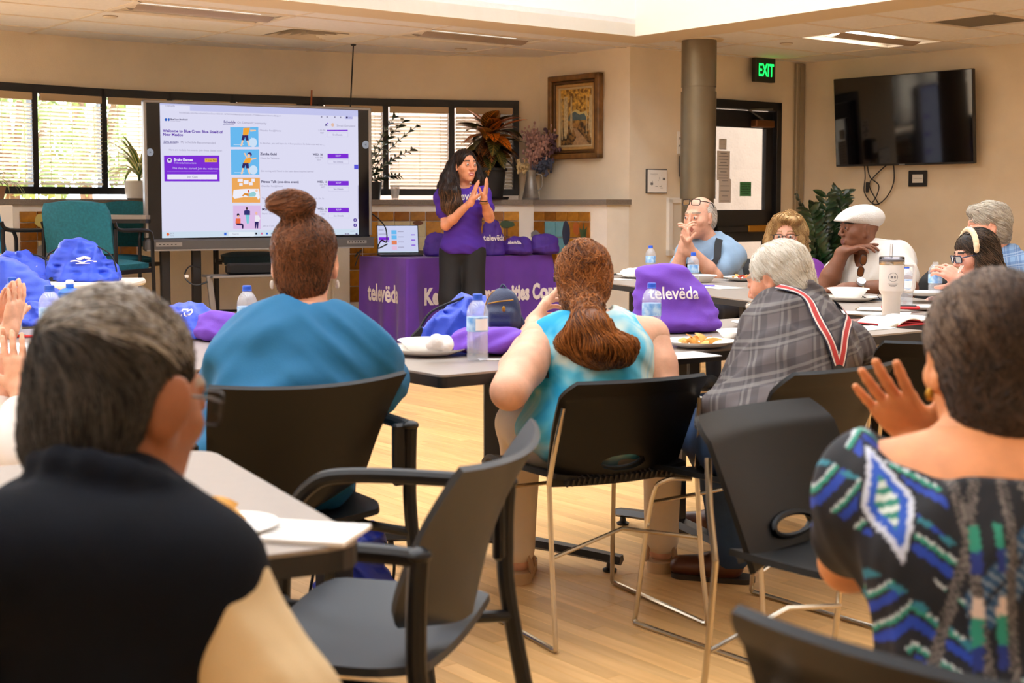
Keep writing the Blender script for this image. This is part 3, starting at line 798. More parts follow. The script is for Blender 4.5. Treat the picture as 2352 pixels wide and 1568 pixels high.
# painted motifs glazed on the picture tiles
def motif(px, py, pts, mat, name='tile_motif', off=.0175):
    p, nn = wall_hit(LOWLINE, px); d = p.y; c = P(px, py, d=p.y)
    tx = Vector((-nn.y, nn.x, 0)); q = MB(); q.poly([p + nn * off + tx * a + Z * (c.z + b) for a, b in pts]); q.build(name, mat, wlow, smooth=False)
circ = lambda cx, cy, rx, ry, n=12, j=0.: [(cx + rx * math.cos(6.2832 * k / n) * (1 + j * math.sin(3 * k)), cy + ry * math.sin(6.2832 * k / n) * (1 + j * math.cos(5 * k))) for k in range(n)]
m_mg = M('glaze_green', (60, 84, 52), .4); m_mb = M('glaze_brown', (110, 66, 36), .4); m_mr = M('glaze_rust', (178, 96, 40), .4); m_mn = M('glaze_navy', (52, 60, 84), .4); m_my = M('glaze_straw', (206, 190, 110), .4); m_mgrey = M('glaze_grey', (150, 150, 150), .4)
motif(1165, 520, circ(0, .02, .07, .035, 14, .12), m_mg); motif(1165, 520, [(-.01, -.16), (.01, -.16), (.006, 0), (-.006, 0)], m_mb)
motif(1230, 535, [(-.12, -.04), (-.05, .0), (.02, .03), (.09, -.01), (.13, -.04)], m_mgrey)
motif(1303, 535, circ(0, 0, .05, .11, 14, .05), m_mn); motif(1326, 525, circ(0, 0, .04, .06, 12, .1), m_mr); motif(1342, 528, [(-.03, -.07), (-.05, .02), (-.01, .0), (0, .07), (.015, 0), (.05, .03), (.03, -.07)], m_mg)
motif(885, 525, circ(0, 0, .04, .02, 10), m_mr); motif(960, 512, circ(0, 0, .05, .02, 10), m_mb)
for k in range(7): motif(95 + k * 9, 505 + (k % 3) * 6, circ(0, 0, .05, .06, 9, .2), m_my)
motif(115, 570, [(-.12, -.06), (-.1, .02), (0, .05), (.1, .03), (.14, -.06)], m_mgrey)

# door in the far wall: black frame, glass leaf with notices, closer, push bar
DM = Matrix.Translation(dl) @ Matrix(((du.x, dn.x, 0, 0), (du.y, dn.y, 0, 0), (0, 0, 1, 0), (0, 0, 0, 1)))
DW = (dr - dl).length
droot = link('door_1', None, None, kind='structure', mw=DM)
q = MB(); q.box((DW - .035, 0, ZD / 2), (.07, .12, ZD), bev=.004); q.box((.035, 0, ZD / 2), (.07, .12, ZD), bev=.004); q.box((DW / 2, 0, ZD - .04), (DW, .12, .08), bev=.004)
q.build('door_frame', m_black, droot, smooth=False)
x0, x1 = .09, DW - .085
leaf = MB(); leaf.box((x0 + .05, 0, 1.04), (.1, .05, 2.06), bev=.003); leaf.box((x1 - .05, 0, 1.04), (.1, .05, 2.06), bev=.003)
for z, h in ((.15, .28), (1.0, .3), (2.0, .16)): leaf.box(((x0 + x1) / 2, 0, z), (x1 - x0, .05, h), bev=.003)
lf = leaf.build('door_leaf', m_black, droot, smooth=False)
for z0, z1 in ((.29, .86), (1.15, 1.93)):
    q = MB(); q.box(((x0 + x1) / 2, 0, (z0 + z1) / 2), (x1 - x0 - .18, .008, z1 - z0)); q.build('pane', m_glass, lf, smooth=False)
m_brass = M('brass', (176, 128, 46), .35, .8)
q = MB(); q.box((x0 + .32, .05, .97), (.42, .05, .06), bev=.008); q.build('push_bar', m_black, lf, smooth=False)
q = MB(); q.box((x1 - .24, .055, .975), (.3, .06, .065), bev=.008); q.build('bar_housing', m_brass, lf, smooth=False)
q = MB(); q.box((x1 - .2, .07, 1.96), (.26, .08, .07), bev=.01); q.build('door_closer', M('bronze', (120, 76, 40), .4, .5), lf, smooth=False)
q = MB(); q.tube([(x1 - .2, .07, 2.0), (x1 - .42, .09, 2.08), (x1 - .1, .1, 2.1)], .012, 6); q.build('closer_arm', M('grey_metal', (120, 116, 112), .4, .6), lf)
def sheet(root, x, y, z, w, h, mat, lines=(), name='notice', nrm=1):
    q = MB(); q.box((x, y, z), (w, .002, h)); o = q.build(name, mat, root, smooth=False)
    if lines:
        q = MB()
        for (lx, lz, lw, lh) in lines: q.box((x + lx * w, y + .0015, z + lz * h), (lw * w, .0006, lh * h))
        q.build('print', m_inkg, o, smooth=False)
    return o
XM = (x0 + x1) / 2
def door_px(px, py):
    p, _ = wall_hit([C2, C3], px); c = P(px, py, d=p.y); return (p - dl).length, c.z
m_pp = M('paper_grey', (214, 206, 202), .7)
for (px, py, w, h, kd) in ((1654, 331, .1, .1, 0), (1656, 380, .17, .27, 1), (1660, 438, .16, .22, 2)):
    x, z = door_px(px, py); ls = []
    n = {0: 3, 1: 9, 2: 5}[kd]
    for k in range(n): ls.append((0, .42 - .85 * k / max(1, n - 1), .75 if k % 3 else .5, .025))
    sheet(lf, x, .012, z, w, h, m_pp, ls)
m_green = M('paper_green', (72, 146, 92), .6)
x, z = door_px(1707, 434); gs = sheet(lf, x, .012, z, .155, .135, m_green)
for k, tx in enumerate(('This Door is to Remain', 'Locked at All Times', 'Pressing the Bars will', 'cause Alarm to Sound', 'in our Division')):
    me = text_mesh(tx, .0155, m_ink, 'CENTER', bold=.0004); o = link('lettering', me, gs, None, mw=Matrix.Translation((x, .0145, z + .04 - k * .022)) @ Matrix(((-1, 0, 0, 0), (0, 0, 1, 0), (0, 1, 0, 0), (0, 0, 0, 1))))
    o.matrix_local = Matrix.Translation((x, .0145, z + .04 - k * .022)) @ Matrix(((1, 0, 0, 0), (0, 0, 1, 0), (0, 1, 0, 0), (0, 0, 0, 1)))

# a frame whose x runs along the wall, y out of it, z up
def wall_frame(line, px, py, out=0.):
    p, nn = wall_hit(line, px); c = P(px, py, d=p.y); tx = Vector((-nn.y, nn.x, 0))
    return Matrix.Translation(Vector((p.x, p.y, c.z)) + nn * out) @ Matrix(((tx.x, nn.x, 0, 0), (tx.y, nn.y, 0, 0), (0, 0, 1, 0), (0, 0, 0, 1)))
TXT = Matrix(((1, 0, 0, 0), (0, 0, 1, 0), (0, 1, 0, 0), (0, 0, 0, 1)))     # text lying in x-z, readable from +y ... mirrored frame handled below
def put_text(body, size, mat, parent, x, y, z, align='CENTER', bold=0., sx=1., name='lettering'):
    me = text_mesh(body, size, mat, align, bold=bold, sx=sx)
    return link(name, me, parent, mw=Matrix.Translation((x, y, z)) @ TXT)
def wthing(name, label, cat, m, group=None):
    o = thing(name, label, cat, group=group); o.matrix_local = m; return o

# exit sign
t = wthing('exit_sign', 'black exit sign with green letters above the far door', 'exit sign', wall_frame([C2, C3], 1729, 163))
q = MB(); q.box((0, .1, 0), (.27, .06, .225), Matrix.Rotation(R(0), 3, 'Z'), .006); q.build('housing', M('sign_black', (40, 44, 42), .5), t, smooth=False)
q = MB(); q.box((0, .035, .09), (.1, .07, .05)); q.build('bracket', m_black, t, smooth=False)
put_text('EXIT', .165, MEmit('exit_green', (20, 220, 70), 1.5), t, 0, .132, -.058, bold=.003, sx=.62)
# wall TV
tvl = [C3, C5]
TM = wall_frame(tvl, 2085, 276, .12) @ Matrix.Rotation(R(-4.5), 4, 'X')
t = wthing('wall_television', 'large black flat television mounted on the right wall', 'television', TM)
q = MB(); q.box((0, .03, 0), (1.42, .045, .82), bev=.006); q.build('bezel', m_black, t, smooth=False)
q = MB(); q.box((0, .054, .006), (1.40, .003, .795)); q.build('screen', M('tv_glass', (8, 8, 12), .06, spec=.7), t, smooth=False)
q = MB(); q.box((0, -.05, 0), (.5, .12, .4), bev=.01); q.build('wall_bracket', m_black, t, smooth=False)
q = MB(); q.box((.0, .055, -.402), (.06, .002, .008)); q.build('logo', M('grey_logo', (150, 150, 150), .5), t, smooth=False)
# cables hanging below it
mf = wall_frame(tvl, 2010, 430, .02)
t = wthing('hanging_cables', 'loop of black cables hanging below the television', 'cable', mf)
for pts in ([(-.12, .02, .24), (-.1, .03, .1), (-.11, .02, -.05), (0, .02, -.16), (.12, .02, -.1), (.2, .02, .05), (.19, .02, .24)], [(-.09, .02, .24), (-.05, .03, .1), (.04, .02, .02), (.02, .02, -.08), (-.03, .02, -.15)], [(.17, .02, .24), (.02, .03, .12), (-.06, .02, .02), (.02, .02, -.12), (.05, .02, -.16)]):
    q = MB(); q.tube(bez(pts, 6), .006, 6); q.build('cable', m_black, t)
q = MB(); q.box((-.075, .03, .0), (.03, .02, .1), bev=.005); q.build('adapter', m_black, t)
# small framed notice below the TV
t = wthing('small_picture_frame', 'small black framed card on the wall below the television', 'picture', wall_frame(tvl, 2104, 410))
q = MB()
for (x, z, dx, dz) in ((0, .055, .18, .035), (0, -.055, .18, .035), (.075, 0, .035, .14), (-.075, 0, .035, .14)): q.box((x, .012, z), (dx, .022, dz), bev=.003)
q.build('frame', m_black, t, smooth=False)
q = MB(); q.box((0, .008, 0), (.13, .006, .09)); q.build('card', m_paper, t, smooth=False)
put_text('Conference Room', .012, m_ink, t, 0, .0125, -.004)
# little grey blemishes of old wall fixings
for px, py in ((2037, 138), (2319, 117)):
    pass
# white framed evacuation plan
t = wthing('floor_plan_sign', 'white evacuation plan in a thin dark frame left of the column', 'sign', wall_frame([C2, C3], 1504, 416))
q = MB(); q.box((0, .01, 0), (.25, .02, .215), bev=.003); q.build('frame', M('thin_frame', (60, 56, 54), .5), t, smooth=False)
q = MB(); q.box((0, .0215, 0), (.235, .002, .2)); q.build('sheet', m_paper, t, smooth=False)
q = MB(); rg = random.Random(5)
for k in range(14): q.box((rg.uniform(-.08, .09), .0232, rg.uniform(-.07, .06)), (rg.choice((.004, .03)), .0006, rg.choice((.004, .02))))
q.build('plan_print', m_inkg, t, smooth=False)
put_text('EVACUATION PLAN', .01, m_inkg, t, -.04, .0235, .06)
# hand sanitizer notice and dispenser, half hidden by the column
t = wthing('sanitizer_sign', 'white hand sanitizer notice partly behind the column', 'sign', wall_frame([C2, C3], 1566, 328))
q = MB(); q.box((0, .004, 0), (.16, .006, .2)); q.build('sheet', m_paper, t, smooth=False)
for k, s in enumerate(('HAND', 'SANITIZER', '', 'AVAILABLE', 'HERE')):
    if s: put_text(s, .026, m_ink, t, 0, .0078, .065 - k * .034, bold=.0008)
q = MB(); q.box((-.02, .0075, .0), (.03, .001, .04)); q.build('pictogram', M('ink_blue', (70, 70, 130), .6), t, smooth=False)
t = wthing('sanitizer_dispenser', 'black wall soap dispenser half hidden behind the column', 'dispenser', wall_frame([C2, C3], 1566, 382))
q = MB(); q.box((0, .05, 0), (.13, .1, .22), bev=.02); q.build('body', m_black, t); q = MB(); q.box((0, .1, .02), (.09, .02, .12), bev=.008); q.build('window', M('dispenser_white', (225, 225, 225), .4), t)
q = MB(); q.box((0, .07, -.125), (.05, .05, .04), bev=.008); q.build('spout', m_black, t)
# recessed white cabinet
t = wthing('wall_cabinet', 'white recessed extinguisher cabinet on the wall behind the column', 'cabinet', wall_frame([C2, C3], 1560, 520))
q = MB()
for (x, z, dx, dz) in ((-.15, 0, .05, .5), (.15, 0, .05, .5), (0, .235, .35, .05), (0, -.235, .35, .05)): q.box((x, .02, z), (dx, .04, dz), bev=.004)
q.build('frame', m_paper, t, smooth=False)
q = MB(); q.box((0, .01, 0), (.26, .02, .43)); q.build('door', M('cabinet_white', (228, 222, 212), .5), t, smooth=False)
q = MB(); q.box((.06, .025, -.05), (.012, .03, .12), bev=.003); q.build('handle', m_black, t)
# steel column with stepped sleeves
cc = P(1606, 92, z=ZC)
t = thing('steel_column', 'round bronze-painted steel column with stepped sleeves beside the exit', 'column', (cc.x, cc.y, 0))
m_col = M('column_bronze', (122, 110, 88), .38, .55, var=.06, vs=5)
q = MB(); q.lathe([(.146, 2.18), (.146, ZC)], n=40); q.build('upper_sleeve', m_col, t)
q = MB(); q.lathe([(.138, 2.13), (.138, 2.19)], n=40); q.build('collar', m_col, t)
q = MB(); q.lathe([(.148, 1.25), (.148, 2.14)], n=40); q.build('sleeve', m_col, t)
q = MB(); q.lathe([(.136, 0), (.136, 1.26)], n=40); q.build('shaft', m_col, t)
q = MB(); q.lathe([(.2, ZC - .006), (.2, ZC)], n=40); q.build('ceiling_plate', m_soff, t)
# oil painting of autumn aspens in a gilt frame
PM = wall_frame([C1, C2], 1327, 269, .0)
t = wthing('framed_painting', 'framed painting of yellow autumn aspens beside the windows', 'painting', PM)
pw, ph = .66, .76
for k, (ow, ih, dp, mt) in enumerate(((.0, .05, .07, m_gilt), (.05, .03, .05, M('gilt_dark', (88, 58, 26), .45, var=.3, vs=20)), (.08, .03, .04, M('gilt_light', (188, 150, 92), .4, var=.15, vs=20)), (.108, .02, .035, M('linen_liner', (206, 188, 150), .8)))):
    q = MB(); W_, H_ = pw - 2 * ow, ph - 2 * ow
    for (x, z, dx, dz) in ((0, H_ / 2 - ih / 2, W_, ih), (0, -H_ / 2 + ih / 2, W_, ih), (W_ / 2 - ih / 2, 0, ih, H_), (-W_ / 2 + ih / 2, 0, ih, H_)): q.box((x, .01 + dp / 2, z), (dx, dp, dz), bev=.008)
    q.build('frame_moulding' if k < 3 else 'frame_liner', mt, t, smooth=False)
def painting_mat():
    m = bpy.data.materials.new('painted_canvas'); m.use_nodes = True; nt = m.node_tree; L = nt.links; b = nt.nodes['Principled BSDF']
    tc = nt.nodes.new('ShaderNodeTexCoord'); n = nt.nodes.new('ShaderNodeTexNoise'); n.inputs['Scale'].default_value = 26; n.inputs['Detail'].default_value = 6; L.new(tc.outputs['Object'], n.inputs['Vector'])
    sp = nt.nodes.new('ShaderNodeSeparateXYZ'); L.new(tc.outputs['Object'], sp.inputs[0])
    r1 = nt.nodes.new('ShaderNodeValToRGB'); e = r1.color_ramp.elements; e[0].position = .38; e[0].color = lin((120, 84, 36)); e[1].position = .6; e[1].color = lin((232, 186, 84)); L.new(n.outputs[0], r1.inputs[0])
    r2 = nt.nodes.new('ShaderNodeValToRGB'); e = r2.color_ramp.elements; e[0].position = .4; e[0].color = lin((52, 44, 36)); e[1].position = .62; e[1].color = lin((170, 128, 70)); L.new(n.outputs[0], r2.inputs[0])
    mr = nt.nodes.new('ShaderNodeMapRange'); mr.inputs[1].default_value = -.08; mr.inputs[2].default_value = .06; L.new(sp.outputs['Z'], mr.inputs[0])
    mx = nt.nodes.new('ShaderNodeMix'); mx.data_type = 'RGBA'; L.new(mr.outputs[0], mx.inputs[0]); L.new(r2.outputs[0], mx.inputs[6]); L.new(r1.outputs[0], mx.inputs[7]); L.new(mx.outputs[2], b.inputs['Base Color']); b.inputs['Roughness'].default_value = .5
    return m
q = MB(); q.box((0, .02, 0), (pw - .23, .01, ph - .23)); cv = q.build('canvas', painting_mat(), t, smooth=False)
rg = random.Random(11); m_tr = M('paint_trunk', (206, 190, 150), .5, var=.25, vs=40); m_hill = M('paint_hill', (84, 108, 118), .5, var=.15, vs=30); m_path = M('paint_path', (178, 146, 110), .5, var=.25, vs=30); m_sky = M('paint_sky', (214, 200, 140), .5)
def flat(pts, mat, y, nm): q = MB(); q.poly([(x, y, z) for x, z in pts]); q.build(nm, mat, cv, smooth=False)
flat([(-.1, 0), (-.06, .05), (.0, .07), (.06, .04), (.12, .05), (.16, .0)], m_sky, .0255, 'painted_sky')
flat([(-.11, -.03), (-.08, .03), (-.02, .05), (.04, .02), (.1, .03), (.14, -.03)], m_hill, .0258, 'painted_hill')
flat([(-.04, -.1), (.0, -.1), (.08, -.17), (.18, -.26), (-.06, -.26), (.0, -.18)], m_path, .026, 'painted_path')
for k in range(22):
    x = rg.choice((-1, 1)) * rg.uniform(.06, .2) + .01; w = rg.uniform(.003, .008) * (1.2 if abs(x) > .12 else .8); z0 = rg.uniform(-.2, -.06); j = rg.uniform(-.01, .01)
    flat([(x - w, z0), (x + w, z0), (x + w * .6 + j, .19), (x - w * .6 + j, .19)], m_tr, .0262 + k * .00002, 'painted_trunk')
# thin black rod hanging in front of the windows
a = P(812, 132, d=11.9); b = P(804, 262, d=11.7)
t = thing('hanging_rod', 'thin black rod hanging from the ceiling behind the big display', 'rod', (a.x, a.y, ZC))
q = MB(); q.cyl((0, 0, 0), b - Vector((a.x, a.y, ZC)), .006, 8); q.build('rod', m_black, t); q = MB(); q.lathe([(.02, -.01), (.025, 0)], n=12); q.build('ceiling_hook', m_black, t)
# skylight / ring of further lights is added with the lamps
# ------------------------------------------------------------------ tables
m_top = M('table_laminate', (150, 140, 131), .38, var=.03, vs=40); m_edge = M('table_edge_black', (24, 22, 22), .5); m_leg = M('table_leg_black', (30, 29, 31), .42)
def table(label, o, eu, ev, lu, lv, posts, z=.74, rad=.02, group='laminate meeting tables', name='meeting_table'):
    """posts: (u, v, foot direction xy, foot half length)"""
    o = Vector((o[0], o[1], 0)); eu = Vector((eu[0], eu[1], 0)).normalized(); ev = Vector((ev[0], ev[1], 0)).normalized()
    t = thing(name, label, 'table', (o.x, o.y, 0), group=group)
    def ring(inset):
        out = []
        for (a, b) in rrect(lu - 2 * inset, lv - 2 * inset, rad, 4, lu / 2, lv / 2):
            p = eu * a + ev * b; out.append((p.x, p.y))
        return out
    rg_ = ring(.0)
    if eu.cross(ev).z < 0: rg_ = rg_[::-1]
    q = MB(); q.prism(rg_, z - .006, z); q.build('tabletop', m_top, t, smooth=False)
    q = MB(); q.prism(rg_, z - .036, z - .006); q.build('edge_band', m_edge, t, smooth=False)
    for (u, v, fd, fl) in posts:
        p = eu * u + ev * v; fd = Vector((fd[0], fd[1], 0)).normalized(); ang = math.atan2(fd.y, fd.x); rot = Matrix.Rotation(ang, 3, 'Z')
        q = MB(); q.box(p + Z * (.06 + (z - .096) / 2), (.08, .055, z - .096), rot, .008); lg = q.build('leg', m_leg, t)
        q = MB()
        def fn(a, b):
            s = (a - .5) * 2; y = (b - .5) * 2; hw = .035 * (1 - .25 * abs(s)); zz = .095 - .04 * abs(s) ** 1.3 - (.02 if abs(y) > .7 else 0)
            return p + rot @ Vector((s * fl, y * hw, zz))
        q.grid(fn, 12, 6, .03); q.build('foot', m_leg, lg)
        for s in (-1, 1):
            q = MB(); q.lathe([(.0, 0), (.022, 0), (.024, .008), (.012, .014), (.01, .03)], p + fd * (s * (fl - .04)), 12); q.build('glide', m_edge, lg)
        q = MB(); q.box(p + Z * (z - .05), (min(lv * .7, .5), .06, .025), Matrix.Rotation(math.atan2(ev.y, ev.x), 3, 'Z')); q.build('bracket', m_leg, lg)
    return t
A1 = P(1014, 862, z=.74)
table('table between the teal shirt woman and the tie-dye woman', A1, U, V, .82, .8, [(.66, .62, (.92, -.36), .44)], group=None)
A2 = A1 + U * .83
table('table with the plate of chips and purple bag before the plaid shirt man', A2, U, V, 1.33, .8, [(.47, .42, (-.5, .87), .36), (1.05, .42, (-.5, .87), .36)], group=None)
# row on the right, running back to the far end
D3 = Vector((-.357, .934, 0)); N3 = Vector((.934, .357, 0)); O3 = Vector((1.74, 5.0, 0))
table('table with the white tumbler in the right row', O3, N3, D3, .86, 1.36, [(.43, .3, N3, .36), (.43, 1.05, N3, .36)], group=None)
table('table in front of the man with the white cap', O3 + D3 * 1.37, N3, D3, .86, 1.36, [(.43, .3, N3, .36), (.43, 1.05, N3, .36)], group=None)
table('table at the far end before the man in light blue', O3 + D3 * 2.74, N3, D3, .86, 1.4, [(.43, .3, N3, .36), (.43, 1.05, N3, .36)], group=None)
# row on the left
L0 = P(93, 850, z=.74)
table('table on the left with the water bottles and paper', L0 - V * .25, U, V, .78, 1.55, [(.39, .35, U, .3), (.39, 1.2, U, .3)], group=None)
table('pale table on the left behind the sports bottle', L0 + V * 1.32 + U * .48, U, V, .78, 1.25, [(.39, .3, U, .3), (.39, .95, U, .3)], group=None)
# near left table
Ma = Vector((.93, .37, 0)).normalized(); Mb = Vector((Ma.y, -Ma.x, 0))
M0 = P(480, 1030, z=.74); M1 = P(850, 1245, z=.74); lm = (Vector((M1.x, M1.y, 0)) - Vector((M0.x, M0.y, 0))).length
Mb = (Vector((M1.x, M1.y, 0)) - Vector((M0.x, M0.y, 0))).normalized(); Ma = Vector((-Mb.y, Mb.x, 0))
MO = Vector((M0.x, M0.y, 0)) - Ma * 1.4
table('near table with the open booklet beside the grey haired man', MO, Ma, Mb, 1.4, lm + .0, [(1.05, lm / 2 + .1, Mb, .33), (.3, lm / 2, Mb, .33)], rad=.06, group=None)
# white folding table at the back left
F0 = P(276, 652, z=.74)
t = thing('folding_table', 'white plastic folding table holding blue drawstring bags', 'table', (F0.x, F0.y, 0))
fe = Vector((-1, -.05, 0)).normalized(); fv = Vector((-.05, 1, 0)).normalized()
q = MB(); c = fe * .6 + fv * .33; q.box(c + Z * .72, (1.22, .66, .045), Matrix.Rotation(math.atan2(fe.y, fe.x), 3, 'Z'), .015); q.build('tabletop', M('plastic_white', (226, 220, 208), .5), t)
for a in (.12, 1.08):
    for b in (.08, .58):
        p = fe * a + fv * b; q = MB(); q.cyl(p, p + Z * .7, .016, 10); q.build('leg', M('grey_steel', (80, 80, 82), .4, .6), t)
# bar-height table behind the teal stools
p = P(312, 490, d=10.55)
t = thing('bar_table', 'pale bar height table behind the teal stools', 'table', (p.x, p.y, 0))
q = MB(); q.prism(rrect(.75, .6, .04, 4, -.25, .1), 1.09, 1.12); q.build('tabletop', m_top, t, smooth=False); q = MB(); q.prism(rrect(.75, .6, .04, 4, -.25, .1), 1.06, 1.09); q.build('edge_band', m_edge, t, smooth=False)
q = MB(); q.cyl((-.25, .1, .02), (-.25, .1, 1.06), .04, 14); q.build('leg', m_leg, t); q = MB(); q.lathe([(0, 0), (.26, 0), (.26, .012), (.05, .035)], (-.25, .1, 0), 28); q.build('base', m_leg, t)

# ------------------------------------------------------------------ chairs
m_shell = M('black_plastic_shell', (11, 11, 12), .45, bump=.04, bs=400, spec=.28); m_chrome = M('brushed_chrome', (196, 186, 170), .25, 1.0); m_tubeb = M('black_tube', (14, 14, 16), .38, spec=.35)
m_seatg = M('grey_black_seat', (44, 48, 54), .5, bump=.03, bs=400)
def stack_chair(label, loc, rz, group='black stacking chairs with chrome rod legs', top=.77):
    t = thing('stacking_chair', label, 'chair', (loc[0], loc[1], 0), rz, None)
    hw = .225
    # back shell with a grip hole
    def bk(a, b):
        x = (a - .5) * 2; z = .43 + (top - .43) * b
        wd = hw * (.92 + .1 * math.sin(b * 1.8)) * (1 - .12 * max(0, (b - .82) / .18) ** 3 if False else 1)
        if b > .86:
            e = (b - .86) / .14; wd *= math.sqrt(max(0.02, 1 - (e * .62) ** 2.2)) if False else 1 - .10 * e ** 2
        y = -.19 - .075 * b - .04 * b * b + .045 * x * x * (1 - .3 * b) - (.03 * max(0, b - .85) / .15 if b > .85 else 0)
        return (x * wd, y, z)
    NU, NV = 28, 26; hx, hb, rx, rb = .5, .2, .17, .075
    def warp(a, b):
        da, db = (a - hx) / rx, (b - hb) / rb; r = math.hypot(da, db)
        if .6 < r < 1.45:
            a = hx + da / r * rx * (1 + (r - 1) * .35 if r > 1 else 1.0); b = hb + db / r * rb * (1 + (r - 1) * .35 if r > 1 else 1.0)
        return bk(a, b)
    q = MB(); q.grid(warp, NU, NV, -.012, keep=lambda a, b: math.hypot((a - hx) / rx, (b - hb) / rb) > .95)
    back_ = q.build('backrest', m_shell, t, ang=50)
    # rim of the grip hole
    q = MB(); q.tube([Vector(bk(hx + rx * math.cos(k * .2618), hb + rb * math.sin(k * .2618))) + Vector((0, .006, 0)) for k in range(24)], .007, 6, closed=True); q.build('grip_rim', m_shell, back_)
    # seat shell, dished with a rolled front
    def st(a, b):
        x = (a - .5) * 2; y = -.21 + .44 * b
        wd = hw * (.9 + .13 * math.sin(math.pi * min(1, b * .75 + .1)))
        z = .452 - .018 * (1 - x * x) * math.sin(math.pi * min(1, b + .05)) - .035 * max(0, (b - .8) / .2) ** 2 + .02 * x * x
        return (x * wd, y, z)
    q = MB(); q.grid(st, 18, 18, .014); q.build('seat', m_shell, t, ang=60)
    q = MB()
    for k in range(22):
        x = (k - 10.5) * .017; q.box((x, -.205, .447), (.006, .02, .022), Matrix.Rotation(R(25), 3, 'X'))
    q.build('vent_ribs', m_edge, t, smooth=False)
    for s in (-1, 1):
        pts = [(s * .222, -.262, .66), (s * .236, -.245, .56), (s * .243, -.225, .46), (s * .243, -.225, .42), (s * .245, -.245, .2), (s * .25, -.27, .03), (s * .25, -.262, .009), (s * .25, -.2, .008), (s * .25, .18, .008), (s * .248, .222, .012), (s * .245, .222, .05), (s * .225, .185, .36), (s * .205, .15, .425), (s * .15, .1, .43)]
        q = MB(); q.tube(bez(pts, 5), .0072, 8); q.build('rod_leg', m_chrome, t)
    q = MB(); q.tube([(-.244, -.235, .25), (0, -.21, .3), (.244, -.235, .25)], .006, 8); q.build('cross_rod', m_chrome, t)
    q = MB(); q.tube([(-.225, .18, .36), (.225, .18, .36)], .006, 8); q.build('cross_rod', m_chrome, t)
    return t
def arm_chair(label, loc, rz, group=None, seat_mat=None, hw=.225, sd=.45, bh=.30):
    t = thing('arm_chair', label, 'chair', (loc[0], loc[1], 0), rz, group); sm = seat_mat or m_shell
    def bk(a, b):
        x = (a - .5) * 2; e = 2 * b - 1
        wd = hw * (.80 + .26 * b) if b > .25 else hw * (.80 + .26 * b) * math.sqrt(max(.12, 1 - ((.25 - b) / .27) ** 2))
        z = .50 + bh * b + .012 * x * x * b; y = -.21 - .03 * b - .075 * b ** 2.2 + .085 * x * x * (1 - .45 * b)
        return (x * wd, y, z)
    q = MB(); q.grid(bk, 22, 18, -.012); q.build('backrest', sm, t, ang=50)
    def st(a, b):
        x = (a - .5) * 2; y = -.2 + sd * b; rr = 1 - .18 * max(0, (.25 - b) / .25) ** 2 - .1 * max(0, (b - .8) / .2) ** 2
        return (x * .245 * rr, y, .462 - .016 * (1 - x * x) * math.sin(math.pi * min(1, b + .05)) - .04 * max(0, (b - .78) / .22) ** 2 + .012 * x * x)
    q = MB(); q.grid(st, 18, 18, .014); q.build('seat', sm, t, ang=60)
    for s in (-1, 1):
        X = s * .285
        q = MB(); q.tube(bez([(X, -.215, .655), (X, -.18, .668), (X, .1, .668), (X, .19, .64), (X, .235, .56), (X, .25, .4), (X * 1.02, .262, .02)], 6), .0155, 10); q.build('arm_tube', m_tubeb, t)
        q = MB(); q.tube(bez([(X, -.215, .665), (X, -.21, .56), (X, -.22, .42), (X * 1.02, -.30, .02)], 6), .0165, 10); q.build('rear_leg', m_tubeb, t)
        q = MB(); q.box((s * .262, -.205, .6), (.04, .022, .15), bev=.006); q.build('back_bracket', m_tubeb, t)
        q = MB(); q.sphere((X, -.215, .67), (.021, .021, .012)); q.build('arm_cap', m_tubeb, t)
        q = MB(); q.tube([(X, -.225, .41), (s * .2, -.15, .425), (s * .2, .2, .425), (X, .25, .41)], .012, 8); q.build('side_rail', m_tubeb, t)
        for y in (.262, -.3):
            q = MB(); q.lathe([(.018, 0), (.02, .01), (.018, .028)], (X * 1.02, y, 0), 10); q.build('foot_cap', m_edge, t)
    return t
def face(v): return math.atan2(-v[0], v[1])       # rotation so that local +y looks along v
# tie-dye woman's chair: rear feet on the floor at the two measured spots
ra, rb_ = P(1290, 1497, z=0), P(1607, 1440, z=0); rv = (rb_ - ra).normalized(); fw = Vector((-rv.y, rv.x, 0)); c = (ra + rb_) / 2 + fw * .265
stack_chair('black stacking chair the tie-dye woman sits on', c, face(fw), top=.735)
CH_TIE = (c, fw)
# plaid man's chair and its neighbour
fw = Vector((-.62, .78, 0)).normalized(); c = P(1915, 850, d=3.62); c = Vector((c.x, c.y, 0)) + fw * .27
stack_chair('black stacking chair behind the man in suspenders', c, face(fw), top=.775); CH_PLAID = (c, fw)
fw2 = Vector((.1, .99, 0)).normalized(); c2 = P(2185, 830, d=4.15); c2 = Vector((c2.x, c2.y, 0)) + fw2 * .27
stack_chair('black stacking chair half hidden by the patterned dress woman and her hand', c2, face(fw2), top=.79)
# empty stacking chair turned towards the camera
fw = Vector((.68, -.73, 0)).normalized(); stack_chair('empty black stacking chair turned towards the camera', (.76, 2.86, 0), face(fw), top=.745)
# chair of the woman in the patterned dress
pa, pb = P(1650, 1372, z=.785), P(2352, 1548, z=.785); rv = Vector((pb.x - pa.x, pb.y - pa.y, 0)).normalized(); fw = Vector((-rv.y, rv.x, 0))
c = Vector((pa.x, pa.y, 0)) + rv * .235 + fw * .30
stack_chair('black stacking chair in the bottom right corner', c, face(fw), top=.785); CH_DRESS = (c, fw)
